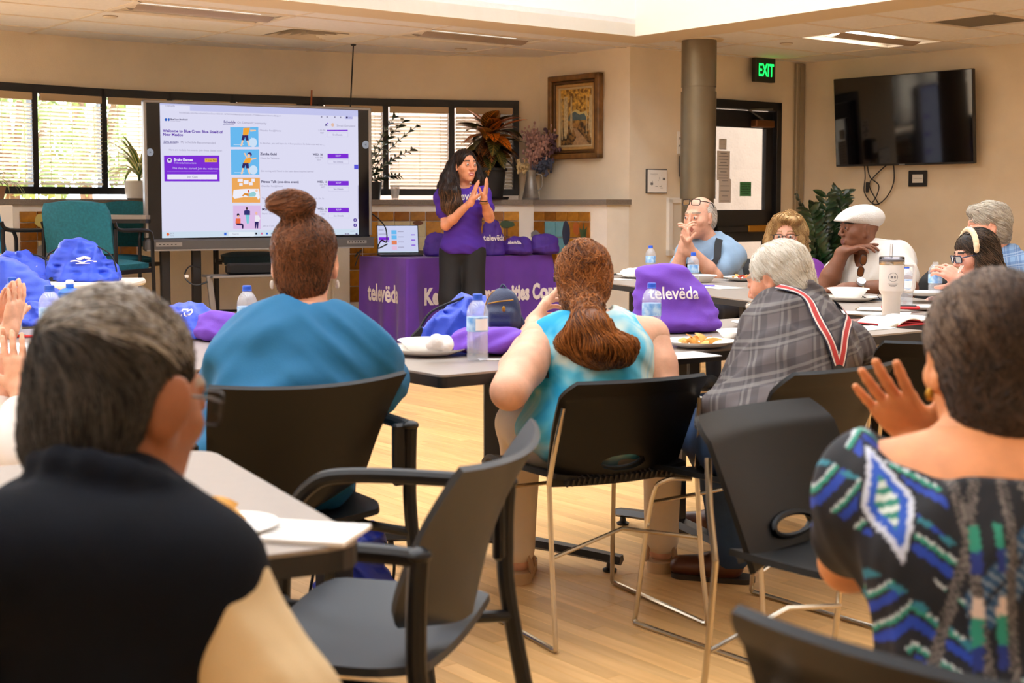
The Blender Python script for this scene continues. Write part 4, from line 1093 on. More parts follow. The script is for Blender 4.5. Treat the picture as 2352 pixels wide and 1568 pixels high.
# teal woman's arm chair and the empty one
ta_, tb_ = P(528, 898, z=.80), P(918, 868, z=.80); rv = Vector((tb_.x - ta_.x, tb_.y - ta_.y, 0)).normalized(); fw = Vector((-rv.y, rv.x, 0))
c = (Vector((ta_.x, ta_.y, 0)) + Vector((tb_.x, tb_.y, 0))) / 2 + fw * .31
arm_chair('black arm chair the woman in the teal shirt sits on', c, face(fw)); CH_TEAL = (c, fw)
na, fa = P(962, 1283, z=.665), P(1166, 1112, z=.665); rv = Vector((fa.x - na.x, fa.y - na.y, 0)).normalized(); fw = Vector((-rv.y, rv.x, 0))
c = (Vector((na.x, na.y, 0)) + Vector((fa.x, fa.y, 0))) / 2 + fw * .215
arm_chair('empty black arm chair with grey seat in the foreground', c, face(fw), seat_mat=m_seatg, hw=.235, sd=.385, bh=.29)
# chair of the man in the vest, mostly hidden by him
CH_VEST = (P(190, 1200, d=1.42), Vector((.35, .94, 0)).normalized())
# chairs of the far guests
def far_chair(px, d, fwv, label):
    c = P(px, 470, d=d); return stack_chair(label, (c.x, c.y), face(Vector(fwv).normalized()), top=.82)
far_chair(1662, 9.42, (-.45, -.9, 0), 'dark stacking chair the man in light blue sits on')
far_chair(2092, 7.75, (-.93, -.36, 0), 'dark stacking chair the man in the white cap sits on')
# black chair frame with a jacket behind the right-hand guests
# teal upholstered bar stools
m_teal = M('teal_fabric', (20, 104, 122), .85, var=.18, vs=60, bump=.25, bs=500); m_tealb = M('blue_fabric', (24, 116, 156), .85, var=.12, vs=60, bump=.2, bs=500)
def bar_stool(label, loc, rz, mat, group='teal upholstered bar stools'):
    t = thing('bar_stool', label, 'stool', (loc[0], loc[1], 0), rz, None); sz = .78
    q = MB(); q.grid(lambda a, b: ((a - .5) * .5 * (1 - .06 * abs(2 * b - 1) ** 4), -.24 + .48 * b, sz + .03 * (1 - (2 * a - 1) ** 4) * (1 - (2 * b - 1) ** 4)), 14, 14, .07); q.build('seat', mat, t, ang=60)
    def bk(a, b):
        x = 2 * a - 1; w_ = .26 * (1 - .03 * x * x) * (1 - .12 * max(0, b - .8) / .2 * abs(x)); return (x * w_, -.25 - .06 * b + .05 * x * x, sz + .09 + .36 * b - .025 * x * x * max(0, b - .6) * 2.5)
    q = MB(); q.grid(bk, 16, 14, -.05); q.build('backrest', mat, t, ang=60)
    for s in (-1, 1):
        X = s * .29
        q = MB(); q.tube(bez([(X, -.26, sz + .3), (X, -.2, sz + .245), (X, .12, sz + .235), (X, .2, sz + .19), (X, .21, sz), (X, .24, .02)], 5), .014, 8); q.build('arm_leg', m_tubeb, t)
        q = MB(); q.tube([(X, -.25, sz + .25), (X, -.25, sz - .1), (X, -.29, .02)], .014, 8); q.build('rear_leg', m_tubeb, t)
    for (a, b) in (((-.29, .225, .3), (.29, .225, .3)), ((-.29, -.27, .3), (.29, -.27, .3)), ((-.29, .225, .26), (-.29, -.27, .26)), ((.29, .225, .26), (.29, -.27, .26))):
        q = MB(); q.tube([a, b], .011, 8); q.build('footrest', m_tubeb, t)
    for s in (-1, 1):
        q = MB(); q.box((s * .27, 0, sz - .05), (.04, .46, .03)); q.build('seat_rail', m_tubeb, t, smooth=False)
    return t
p = P(232, 600, d=9.75); bar_stool('teal bar stool seen from behind beside the blue bags', p, face(Vector((.30, .95, 0))), m_teal)
p = P(30, 600, d=9.9); bar_stool('blue teal bar stool at the far left edge', p, face(Vector((.62, .78, 0))), m_tealb)
p = P(262, 600, d=10.75); bar_stool('teal bar stool half hidden behind another stool', p, face(Vector((-.1, -1, 0))), m_teal)
p = P(578, 600, d=11.42); bar_stool('dark blue bar stool below the big display', p, face(Vector((.25, -.97, 0))), M('navy_fabric', (22, 54, 74), .85, var=.15, vs=60))
# ------------------------------------------------------------------ big interactive display on its stand
zL, zR = 10.5, 11.4
pl, pr = P(331, 470, d=zL), P(851, 470, d=zR); pl.z = pr.z = 0
dx_ = (pr - pl); DWD = dx_.length; dx_.normalize(); dnn = Vector((dx_.y, -dx_.x, 0)); DB, DT = .845, 1.995; DH = DT - DB
DMx = Matrix.Translation(pl + Z * DB) @ Matrix(((dx_.x, dnn.x, 0, 0), (dx_.y, dnn.y, 0, 0), (0, 0, 1, 0), (0, 0, 0, 1)))
m_sil = M('display_silver', (150, 148, 148), .4, .6); m_gb = M('display_grey_bar', (88, 88, 90), .45, .3)
disp = thing('interactive_display', 'large interactive display showing a class schedule on a rolling stand', 'display'); disp.matrix_local = DMx
q = MB()
for (x, z, ddx, ddz) in ((DWD / 2, DH - .012, DWD, .024), (.012, DH / 2 + .05, .024, DH - .1), (DWD - .012, DH / 2 + .05, .024, DH - .1)): q.box((x, .0, z), (ddx, .07, ddz), bev=.006)
q.build('frame', m_sil, disp, smooth=False)
q = MB(); q.box((DWD / 2, .012, .045), (DWD + .02, .1, .09), bev=.014); q.build('lower_bar', m_gb, disp); q = MB(); q.box((DWD / 2, .055, .006), (DWD, .02, .012)); q.build('pen_tray', m_sil, disp, smooth=False)
q = MB(); q.box((DWD / 2, -.03, DH / 2), (DWD - .02, .06, DH - .05)); q.build('housing', m_black, disp, smooth=False)
q = MB(); q.box((DWD / 2, .02, DH / 2 + .035), (DWD - .04, .012, DH - .115)); q.build('screen_glass', M('screen_black', (14, 14, 18), .15), disp, smooth=False)
q = MB(); q.box((.17, .064, .05), (.2, .004, .03)); po = q.build('port_plate', m_sil, disp, smooth=False)
q = MB(); [q.box((.1 + k * .03, .0665, .05), (.014, .001, .006)) for k in range(5)]; q.build('port_marks', m_ink, po, smooth=False)
q = MB(); q.box((DWD - .15, .064, .05), (.17, .004, .025)); po = q.build('button_plate', m_sil, disp, smooth=False)
q = MB(); [q.box((DWD - .215 + k * .025, .0665, .05), (.012, .001, .01)) for k in range(6)]; q.build('button_marks', m_ink, po, smooth=False)
def ui(zx, zy):
    s = (zx - 45) / 2195; t = s * zL / (zR - s * (zR - zL)) if False else s * zL / (zL * s + zR * (1 - s)) if False else s * zL / (zR - s * (zR - zL))
    top = 42 + (zx - 45) * .0435; bot = 1514 - (zx - 45) * .024
    return t * DWD, DH * (1 - (zy - top) / (bot - top))
LAYER = [0]
def em(c): return MEmit('ui_%02x%02x%02x' % tuple(c), c, .335)
def rect(x0, y0, x1, y1, c, name='screen_block', lay=1):
    a = [ui(x0, y0), ui(x1, y0), ui(x1, y1), ui(x0, y1)]; q = MB(); q.poly([(p[0], .0265 + lay * .0003, p[1]) for p in a][::-1]); return q.build(name, em(c), disp, smooth=False)
def shape(pts, c, name='screen_picture', lay=3):
    q = MB(); q.poly([(ui(*p)[0], .0265 + lay * .0003, ui(*p)[1]) for p in pts]); return q.build(name, em(c), disp, smooth=False)
def stext(zx, zy, body, h, c, bold=0., align='LEFT', lay=5):
    x, z = ui(zx, zy); k = DH / 1440; me = text_mesh(body, h * k * 1.38, em(c), align, bold=bold * k)
    return link('screen_text', me, disp, mw=Matrix.Translation((x, .0265 + lay * .0003, z)) @ TXT)
LAV, DK, GR, PU, MID = (214, 212, 240), (60, 52, 92), (150, 146, 172), (126, 48, 214), (104, 96, 150)
def band(x0, x1, a, b, c, lay, name='screen_block'):    # a band given as fractions of the page height
    yy = lambda x, f: (78 + (x - 205) * .0435) * (1 - f) + (1386 - (x - 205) * .0255) * f
    q = MB(); q.poly([(ui(x, yy(x, f))[0], .0265 + lay * .0003, ui(x, yy(x, f))[1]) for x, f in ((x0, a), (x0, b), (x1, b), (x1, a))]); return q.build(name, em(c), disp, smooth=False)
band(205, 2113, 0, 1, (222, 221, 244), 0, 'screen_page'); band(205, 2113, 0, .05, (196, 198, 238), 1); band(205, 495, .012, .05, (224, 224, 246), 2); band(205, 2113, .953, 1, (206, 222, 238), 1)
rect(720, 1330, 1090, 1378, (226, 234, 244), lay=2) if False else rect(850, 1320, 1100, 1362, (228, 236, 246), lay=2)
stext(250, 112, 'Televeda', 20, GR); stext(390, 178, 'live.televeda.com/class-schedule?startDate=2025-07-16T00%3A00&endDate=2025-07-17T06&timezone=America&page=1', 15, GR)
shape(circ(262, 238, 14, 14), (50, 100, 190)); shape([(280, 226), (298, 226), (298, 244), (289, 254), (280, 244)], (50, 100, 190))
stext(305, 240, 'BlueCross BlueShield', 14, DK, .6); stext(305, 254, 'of New Mexico', 11, GR)
stext(818, 272, 'Schedule', 24, MID, 1.); stext(948, 278, 'On Demand', 22, GR); stext(1095, 284, 'Community', 22, GR); rect(812, 283, 918, 287, MID)
stext(230, 356, 'Welcome to Blue Cross Blue Shield of', 27, (96, 52, 168), 1.2); stext(230, 392, 'New Mexico', 27, (96, 52, 168), 1.2)
stext(237, 460, 'Live events', 23, MID, .6); stext(400, 464, 'My schedule', 22, GR); stext(558, 470, 'Recommended', 22, GR); rect(232, 463, 362, 467, MID)
stext(285, 536, 'Here are today\'s live events. Join these classes now!', 18, GR)
rect(237, 584, 772, 834, PU, lay=1); shape(circ(290, 632, 25, 25, 16), (214, 204, 240)); shape(circ(290, 625, 12, 9, 12), (80, 60, 110), lay=4)
stext(330, 634, 'Brain Games', 26, (240, 234, 255), 1.2); stext(330, 662, 'Televeda Instructors', 19, (214, 200, 245)); rect(630, 612, 746, 648, (226, 178, 74), lay=3); stext(642, 638, '* Live Now', 19, (120, 84, 30))
stext(315, 714, 'This class has started. Join the waitroom now!', 20, (226, 214, 250)); rect(265, 738, 748, 741, (170, 120, 235), lay=2); rect(266, 766, 748, 814, (236, 232, 250), lay=2); stext(508, 798, 'Join Class', 19, MID, align='CENTER')
def dancer(y0, full):
    k = 0 if full else -190
    if full:
        shape([(1008, 560), (1020, 560), (1046, 612), (1034, 620)], (244, 200, 160)); shape(circ(1064, 576, 22, 22), (70, 60, 120)); shape(circ(1056, 588, 15, 16), (246, 204, 168), lay=4)
    shape([(1024, 612 + k), (1080, 604 + k), (1068, 660 + k), (1000, 660 + k)] if full else [(1006, 322), (1072, 318), (1052, 392), (1000, 392)], (244, 168, 56))
    y = 655 if full else 388
    shape([(998, y), (1052, y), (1056, y + 52), (1030, y + 54), (1022, y + 20), (1012, y + 52), (986, y + 48)], (56, 44, 100)); shape([(990, y + 50), (1008, y + 52), (992, y + 108), (976, y + 108)], (244, 206, 176)); shape([(1036, y + 54), (1054, y + 52), (1070, y + 108), (1056, y + 110)], (244, 206, 176))
    shape([(1072, 616 if full else 338), (1128, 606 if full else 340), (1128, 616 if full else 350), (1074, 632 if full else 356)], (244, 200, 160)); shape(circ(1098, y + 68 if full else 460, 40, 44, 18), (206, 226, 248)); shape([(1078, y + 30), (1086, y + 30), (1088, y + 46), (1080, y + 46)] if full else [(1078, 412), (1086, 412), (1088, 428), (1080, 428)], (206, 226, 248))
    rect(910, y + 90, 1012, y + 96, (190, 218, 246), lay=2)
rect(880, 313, 1151, 503, (106, 186, 240), lay=1); dancer(0, False)
rect(884, 527, 1155, 770, (106, 186, 240), lay=1); dancer(0, True)
rect(889, 798, 1160, 1038, (238, 170, 92), lay=1)
for (a, b, c_, d_) in ((945, 810, 994, 838), (1002, 822, 1050, 860), (1078, 808, 1110, 838), (960, 850, 992, 876), (1056, 842, 1090, 870)): rect(a, b, c_, d_, (240, 238, 250), lay=2)
shape([(904, 916), (976, 908), (1040, 905), (1150, 905), (1158, 990), (1140, 1010), (1130, 985), (1000, 985), (912, 1000), (896, 980)], (240, 240, 252)); shape([(984, 970), (1010, 946), (1050, 950), (1050, 980), (1012, 962), (996, 978)], (222, 140, 40), lay=4); shape([(1050, 948), (1100, 930), (1122, 950), (1112, 978), (1052, 980)], (150, 206, 212), lay=4); shape(circ(1126, 922, 13, 13), (246, 200, 170), lay=4); shape([(1040, 918), (1054, 914), (1058, 940), (1046, 942)], (208, 90, 70), lay=4)
rect(897, 1066, 1164, 1290, (222, 190, 232), lay=1)
shape(circ(945, 1156, 13, 16), (40, 36, 60)); shape(circ(946, 1170, 10, 12), (244, 190, 160), lay=4); shape([(922, 1190), (968, 1190), (968, 1238), (918, 1238)], (236, 110, 70)); shape([(922, 1238), (980, 1238), (996, 1250), (994, 1288), (980, 1288), (978, 1258), (930, 1254)], (52, 40, 84), lay=4)
shape(circ(1030, 1092, 10, 14), (60, 44, 40)); shape([(1004, 1116), (1030, 1104), (1060, 1116), (1060, 1156), (1004, 1156)], (54, 54, 116)); shape([(1016, 1156), (1054, 1156), (1046, 1240), (1028, 1240)], (128, 204, 220)); shape(circ(1122, 1140, 11, 16), (240, 190, 160)); shape([(1106, 1160), (1140, 1158), (1160, 1190), (1142, 1222), (1106, 1222)], (238, 234, 244)); shape([(1104, 1220), (1142, 1220), (1136, 1286), (1124, 1286), (1120, 1240), (1116, 1286), (1104, 1284)], (48, 44, 100))
stext(1163, 352, 'Chandler Rec@Home', 18, GR); stext(1166, 474, 'In this class, you will learn the 4 foot positions for balance as well as t...', 17, GR)
stext(1166, 580, 'Zumba Gold', 24, DK, 1.); stext(1168, 618, 'Meeni for Televeda', 18, GR); stext(1168, 740, 'Get moving with Meeni in the Latin dance-inspired format!', 17, GR)
stext(1172, 846, 'Fitness Talk (one-time event)', 24, DK, 1.); stext(1172, 886, 'Chandler Rec@Home', 18, GR); stext(1175, 1003, 'The majority of adults do not obtain enough sleep. In this talk, Dr. Sa', 17, GR)
stext(1176, 1112, 'MST Support Group', 24, DK, 1.); stext(1176, 1150, 'Hero\'s Story', 18, GR); stext(1180, 1268, 'Join us if you', 17, GR)
for k, y in enumerate((590, 848, 1104)):
    stext(1768, y - 4, 'WED, 16', 20, DK, .8, 'RIGHT') if k == 0 else stext(1808, y - 2, 'WED, 16', 20, DK, .8, 'RIGHT')
    stext(1768 if k == 0 else 1806, y + 24, ('4:00 PM', '5:00 PM', '5:00 PM')[k], 17, GR, 0, 'RIGHT'); stext(1750 if k == 0 else 1790, y + 48, 'MST', 16, GR, 0, 'RIGHT')
    rect(1816, y - 20, 2018, y + 24, PU, lay=2); stext(1918, y + 8, 'RSVP', 19, (214, 190, 246), .5, 'CENTER'); rect(1818, y + 37, 2020, y + 78, (200, 198, 226), lay=2); rect(1821, y + 40, 2017, y + 75, (224, 223, 245), lay=3); stext(1918, y + 64, 'See Details', 17, MID, 0, 'CENTER')
rect(1812, 344, 2014, 356, PU, lay=2); rect(1812, 370, 2016, 412, (200, 198, 226), lay=2); rect(1815, 373, 2013, 409, (224, 223, 245), lay=3); stext(1914, 398, 'See Details', 17, MID, 0, 'CENTER'); stext(1797, 356, '2:30 PM', 17, GR, 0, 'RIGHT'); stext(1783, 380, 'MST', 16, GR, 0, 'RIGHT')
stext(1905, 312, 'Shruti Gurudanti', 22, GR); shape([(1796, 300), (1800, 284), (1812, 284), (1816, 300), (1820, 306), (1792, 306)], MID); shape(circ(1820, 282, 6, 6), PU, lay=4); shape(circ(1868, 296, 15, 18), (226, 190, 170))
for y in (1200, 1250): shape(circ(2077, y, 17, 17, 18), (74, 40, 150)); shape([(2072, y - 8), (2082, y - 8), (2082, y + 8), (2072, y + 8)], (230, 226, 250), lay=4)
rect(2072, 674, 2112, 716, (92, 88, 220), lay=2); rect(2106, 870, 2111, 1190, (150, 148, 180), lay=2)
for (x, y) in ((1762, 220), (1815, 222), (1890, 224), (1945, 226)): shape([(x - 7, y - 7), (x + 7, y - 7), (x + 7, y + 7), (x - 7, y + 7)], GR)
shape([(1985, 212), (2060, 214), (2060, 244), (1985, 242)], (190, 190, 236)); shape(circ(2006, 228, 10, 10), DK, lay=4); stext(2024, 236, 'Work', 14, MID)
shape([(806, 1328), (830, 1328), (830, 1354), (806, 1354)], (60, 110, 220)); stext(888, 1348, 'Search', 17, GR); shape(circ(262, 1348, 14, 15), (230, 110, 60)); stext(284, 1346, '84\u00b0F', 14, GR); stext(284, 1366, 'Sunny', 11, GR)
for (x, c_) in ((1118, (40, 40, 50)), (1172, (210, 120, 160)), (1222, (50, 110, 210)), (1270, (140, 150, 170)), (1985, GR), (2010, GR), (2090, DK)): shape([(x - 9, 1326), (x + 9, 1326), (x + 9, 1344), (x - 9, 1344)], c_)
stext(2075, 1312, '1:15 PM', 12, GR, 0, 'RIGHT')
for (x, y, s_) in ((104, 552, 1), (2186, 485, -1)): shape(circ(x, y, 34, 38, 20), (150, 152, 160), 'side_button', 2); shape([(x - 6 * s_, y - 14), (x + 12 * s_, y), (x - 6 * s_, y + 14)][::1], (110, 112, 120), 'side_button_mark', 4)
# stand
for px in (388, 460):
    p = wall_hit([pl - dx_ * .5, pr + dx_ * .5], px)[0]; l = DMx.inverted() @ p
    q = MB(); q.box((l.x, -.1, -.3), (.07, .05, 1.1), bev=.006); q.build('upright', m_black, disp, smooth=False)
for x in (.32, 1.2):
    q = MB(); q.box((x, .0, -DB + .07), (.06, .62, .05), bev=.008); fo = q.build('stand_foot', m_black, disp, smooth=False)
    for y in (-.27, .27): q = MB(); q.cyl((x - .02, y, -DB + .035), (x + .02, y, -DB + .035), .034, 14); q.build('caster', m_edge, fo)
q = MB(); q.box((.72, .12, -.2), (.55, .3, .02), bev=.005); q.build('shelf', m_sil, disp, smooth=False)
q = MB(); q.box((.47, .2, -.5), (.045, .03, .62), Matrix.Rotation(R(-6), 3, 'Y'), .005); q.build('shelf_strut', m_sil, disp, smooth=False)
sb = thing('sound_bar', 'long black sound bar on the display stand shelf', 'speaker'); sb.matrix_local = DMx @ Matrix.Translation((.82, .14, -.19))
q = MB(); q.box((0, 0, .045), (.46, .09, .085), bev=.02); q.build('speaker_body', m_black, sb); q = MB(); q.box((0, .047, .045), (.42, .004, .06)); q.build('grille', M('speaker_cloth', (28, 28, 30), .9, bump=.3, bs=600), sb)
t = thing('display_cable', 'black cable looping beside the display shelf', 'cable'); t.matrix_local = DMx
q = MB(); q.tube(bez([(.4, .1, -.13), (.3, .14, -.12), (.25, .2, -.2), (.33, .22, -.26), (.46, .2, -.22)], 6), .006, 6); q.build('cable', m_black, t); q = MB(); q.box((.262, .2, -.19), (.03, .015, .02)); q.build('plug', m_paper, t)
t = thing('dangling_cable', 'thin black cable dangling from the display by the amber tiles', 'cable')
c0 = P(822, 578, d=11.35); q = MB(); q.tube(bez([c0, P(815, 590, d=11.35), P(822, 582, d=11.3), P(830, 574, d=11.3), P(822, 592, d=11.3), P(815, 612, d=11.3)], 6), .005, 6); q.build('cable', m_black, t)

# ------------------------------------------------------------------ purple cloth table with laptop and folded bags
m_purp = M('purple_cloth', (96, 48, 158), .8, var=.08, vs=8, bump=.15, bs=300, sheen=.2); m_bagp = M('purple_bag_fabric', (70, 36, 140), .7, var=.12, vs=10, bump=.1, bs=300); m_bagl = M('purple_bag_bright', (112, 62, 186), .7, var=.1, vs=8, bump=.1, bs=300)
m_blue = M('blue_nylon', (38, 74, 206), .42, var=.12, vs=9, bump=.08, bs=250, sheen=.1); m_blued = M('blue_nylon_dark', (26, 50, 170), .42, var=.15, vs=9, bump=.08, bs=250)
m_print = M('white_print', (236, 226, 226), .7)
K0 = P(935, 595, z=.76); K0 = Vector((K0.x, K0.y, 0)); KL, KD, KZ = 1.52, .72, .76
KM = Matrix.Translation(K0) @ Matrix.Rotation(AU, 4, 'Z')
t = thing('cloth_table', 'table under a purple printed tablecloth behind the presenter', 'table'); t.matrix_local = KM
q = MB(); q.box((KL / 2, KD / 2, KZ - .03), (KL - .03, KD - .03, .04)); q.build('tabletop', m_top, t, smooth=False)
for a in (.1, KL - .1):
    for b in (.08, KD - .08): q = MB(); q.cyl((a, b, 0), (a, b, KZ - .05), .018, 8); q.build('leg', m_tubeb, t)
cl = thing('tablecloth', 'purple tablecloth lettered in white over the presenter table', 'tablecloth'); cl.matrix_local = KM
def skirt(s):     # perimeter point, starting at the back left, round the near corner to the right
    if s < KD: return Vector((0, KD - s, 0)), Vector((-1, 0, 0))
    if s < KD + KL: return Vector((s - KD, 0, 0)), Vector((0, -1, 0))
    return Vector((KL, s - KD - KL, 0)), Vector((1, 0, 0))
PER = KD * 2 + KL
def sk(a, b):
    s = a * PER * .9999; p, nn = skirt(s); dz = 1 - b
    corner = max(0, 1 - min(abs(s - KD), abs(s - KD - KL)) / .16)
    f = (.012 * math.sin(s * 17 + 1.2) + .008 * math.sin(s * 31 + 2)) * b ** .7 + .085 * corner * b ** .8
    if abs(s - KD) < .05: nn = Vector((-.7, -.7, 0))
    if abs(s - KD - KL) < .05: nn = Vector((.7, -.7, 0))
    return p + nn * (.004 + f) + Z * (KZ + .004 - (KZ - .04) * b)
q = MB(); q.grid(lambda a, b: sk(a, b), 150, 16, .0)
q.grid(lambda a, b: Vector((a * KL, b * KD, KZ + .004 + .001 * math.sin(a * 20) * math.sin(b * 9))), 12, 8)
clo = q.build('cloth', m_purp, cl, ang=80)
vv = [KM @ Vector(v) for v in q.v]; bvc = BVHTree.FromPolygons(vv, [tuple(f) for f in q.f])
def cloth_text(body, size, s, z, side, sx=1., bold=0.):
    me = text_mesh(body, size, m_print, 'LEFT', bold=bold, sx=sx, sub=.04)
    if side == 'front': fr = KM @ Matrix.Translation((s, -.3, z)) @ TXT; dr_ = KM.to_3x3() @ Vector((0, 1, 0))
    else: fr = KM @ Matrix.Translation((-.3, KD - s, z)) @ Matrix.Rotation(R(-90), 4, 'Z') @ TXT; dr_ = KM.to_3x3() @ Vector((1, 0, 0))
    project_decal(me, fr, bvc, dr_, .004); me.transform(KM.inverted()); link('printed_lettering', me, cl)
cloth_text('telev\u00ebda', .2, .13, .40, 'side', .72, .006)
cloth_text('Keeping Communities Connected', .185, .165, .385, 'front', .66, .009)
cloth_text('telev\u00ebda', .25, .52, .16, 'front', .7, .006)
# laptop
lp = KM.inverted() @ P(938, 588, z=KZ + .006)
t = thing('laptop', 'open laptop on the purple table showing the same page', 'laptop'); t.matrix_local = KM @ Matrix.Translation((lp.x - .03, lp.y + .08, KZ + .006)) @ Matrix.Rotation(R(-26), 4, 'Z')
q = MB(); q.box((0, .0, .009), (.36, .25, .016), bev=.005); q.build('base', M('laptop_grey', (50, 50, 58), .4, .5), t)
LM = Matrix.Translation((0, .125, .018)) @ Matrix.Rotation(R(-12), 4, 'X')
q = MB(); q.box((0, 0, .12), (.36, .008, .25), bev=.003); lid = q.build('lid', m_black, t); lid.matrix_local = LM
def lr(x0, z0, x1, z1, c, k=1):
    q = MB(); q.poly([(x0, -.0045 - .0002 * k, z0), (x1, -.0045 - .0002 * k, z0), (x1, -.0045 - .0002 * k, z1), (x0, -.0045 - .0002 * k, z1)]); q.build('screen_block', em(c), lid, smooth=False)
lr(-.172, .008, .172, .238, (206, 210, 240), 0); lr(-.165, .1, -.075, .14, PU); lr(-.16, .105, -.08, .113, (236, 232, 250), 2)
for k, c_ in enumerate(((106, 186, 240), (106, 186, 240), (226, 130, 90), (226, 190, 220))): lr(-.055, .165 - .045 * k, -.01, .2 - .045 * k, c_); lr(.115, .155 - .045 * k, .15, .163 - .045 * k, PU) if k < 3 else None; lr(.0, .185 - .045 * k, .05, .19 - .045 * k, GR)
lr(-.165, .2, -.12, .205, GR); lr(-.165, .165, -.1, .17, GR); lr(-.172, .008, .172, .018, (196, 214, 232), 2)
q = MB(); q.box((0, -.02, .0175), (.3, .12, .002)); q.build('keyboard', m_edge, t, smooth=False)
t = thing('laptop_cable', 'black cable running up from the laptop to the display', 'cable'); a = P(895, 560, d=11.3)
q = MB(); q.tube(bez([P(853, 490, d=11.45), P(872, 505, d=11.5), P(886, 525, d=11.55), P(888, 555, d=11.5), P(876, 552, d=11.45), P(868, 570, d=11.4), P(890, 560, d=11.4)], 6), .006, 6); q.build('cable', m_black, t)
st_ = KM.inverted() @ P(1000, 582, z=KZ + .01)
for k in range(3):
    t = thing('notebook', ['thin white notebook at the bottom of the pile beside the laptop', 'thin white notebook in the middle of the pile beside the laptop', 'thin white notebook on top of the pile beside the laptop'][k], 'notebook', group='notebooks beside the laptop'); t.matrix_local = KM @ Matrix.Translation((st_.x, st_.y + .1, KZ + .006 + k * .011)) @ Matrix.Rotation(R(k * 4), 4, 'Z')
    q = MB(); q.box((0, 0, .005), (.2, .26, .01), bev=.002); q.build('pages', m_paper, t, smooth=False); q = MB(); q.box((-.101, 0, .005), (.004, .26, .011)); q.build('spine', m_inkg, t, smooth=False)
# folded purple bags in a row
def box_bag(label, px, py, w, d, h, mat, rz=0., txt=None, seed=1, top_in=.7, dd=None, name='tote_bag', zt=None, lean=0., group=None):
    """slumped fabric bag standing with its base at pixel (px,py) on height zt"""
    b = P(px, py, z=zt) if dd is None else Vector((P(px, py, d=dd).x, dd, zt))
    pr_ = []
    for k in range(6):
        f = k / 5; wf = w / 2 * (1 - (1 - top_in) * f ** 1.6); df = d / 2 * (1 - .55 * f)
        pr_ += [ell((lean * f, 0, h * f * .92 + df * .3), (wf, max(df, .022), h / 7 + .012), k=.03)]
    pr_.append(ell((0, 0, -h * .5), (w * 2, d * 3, h * .5), k=.006, op=-1))
    t = thing(name, label, 'bag', (b.x, b.y, zt), rz, group)
    vs, fs = sdf_mesh(pr_, max(.007, w / 38), creases(.02 * min(1, w / .25), 7 / max(w, .2), seed)); vs[:, 2] = np.maximum(vs[:, 2], .001)
    me = np_mesh('bag_body', vs, fs, mat); link('bag_body', me, t)
    bv = BVHTree.FromPolygons([Vector(v) for v in vs], [tuple(int(x) for x in f) for f in fs])
    for (body, size, x, z, bold) in (txt or []):
        me = text_mesh(body, size, m_print, 'CENTER', bold=bold, sx=.85, sub=.02); project_decal(me, Matrix.Translation((x, -.4, z)) @ TXT, bv, (0, 1, 0), .003); link('printed_lettering', me, t)
    return t, bv
box_bag('upright purple tote bag lettered in white behind the presenter', 1130, 584, .26, .15, .27, m_bagp, R(28), [('telev\u00ebda', .07, .0, .13, .0015)], 2, .55, zt=KZ + .005, dd=11.75)
box_bag('low folded purple bag in the middle of the purple table', 1190, 580, .26, .2, .13, m_bagp, R(34), [('telev\u00ebda', .04, -.08, .1, .001)], 3, .85, zt=KZ + .005, dd=11.85)
box_bag('folded purple bag at the right end of the purple table', 1250, 579, .3, .22, .15, m_bagp, R(34), None, 4, .8, zt=KZ + .005, dd=12.0)
box_bag('dark purple bag between the laptop and the presenter', 1003, 584, .22, .18, .17, m_bagp, R(30), [('t', .04, .06, .12, .001)], 5, .8, zt=KZ + .005, dd=11.6)

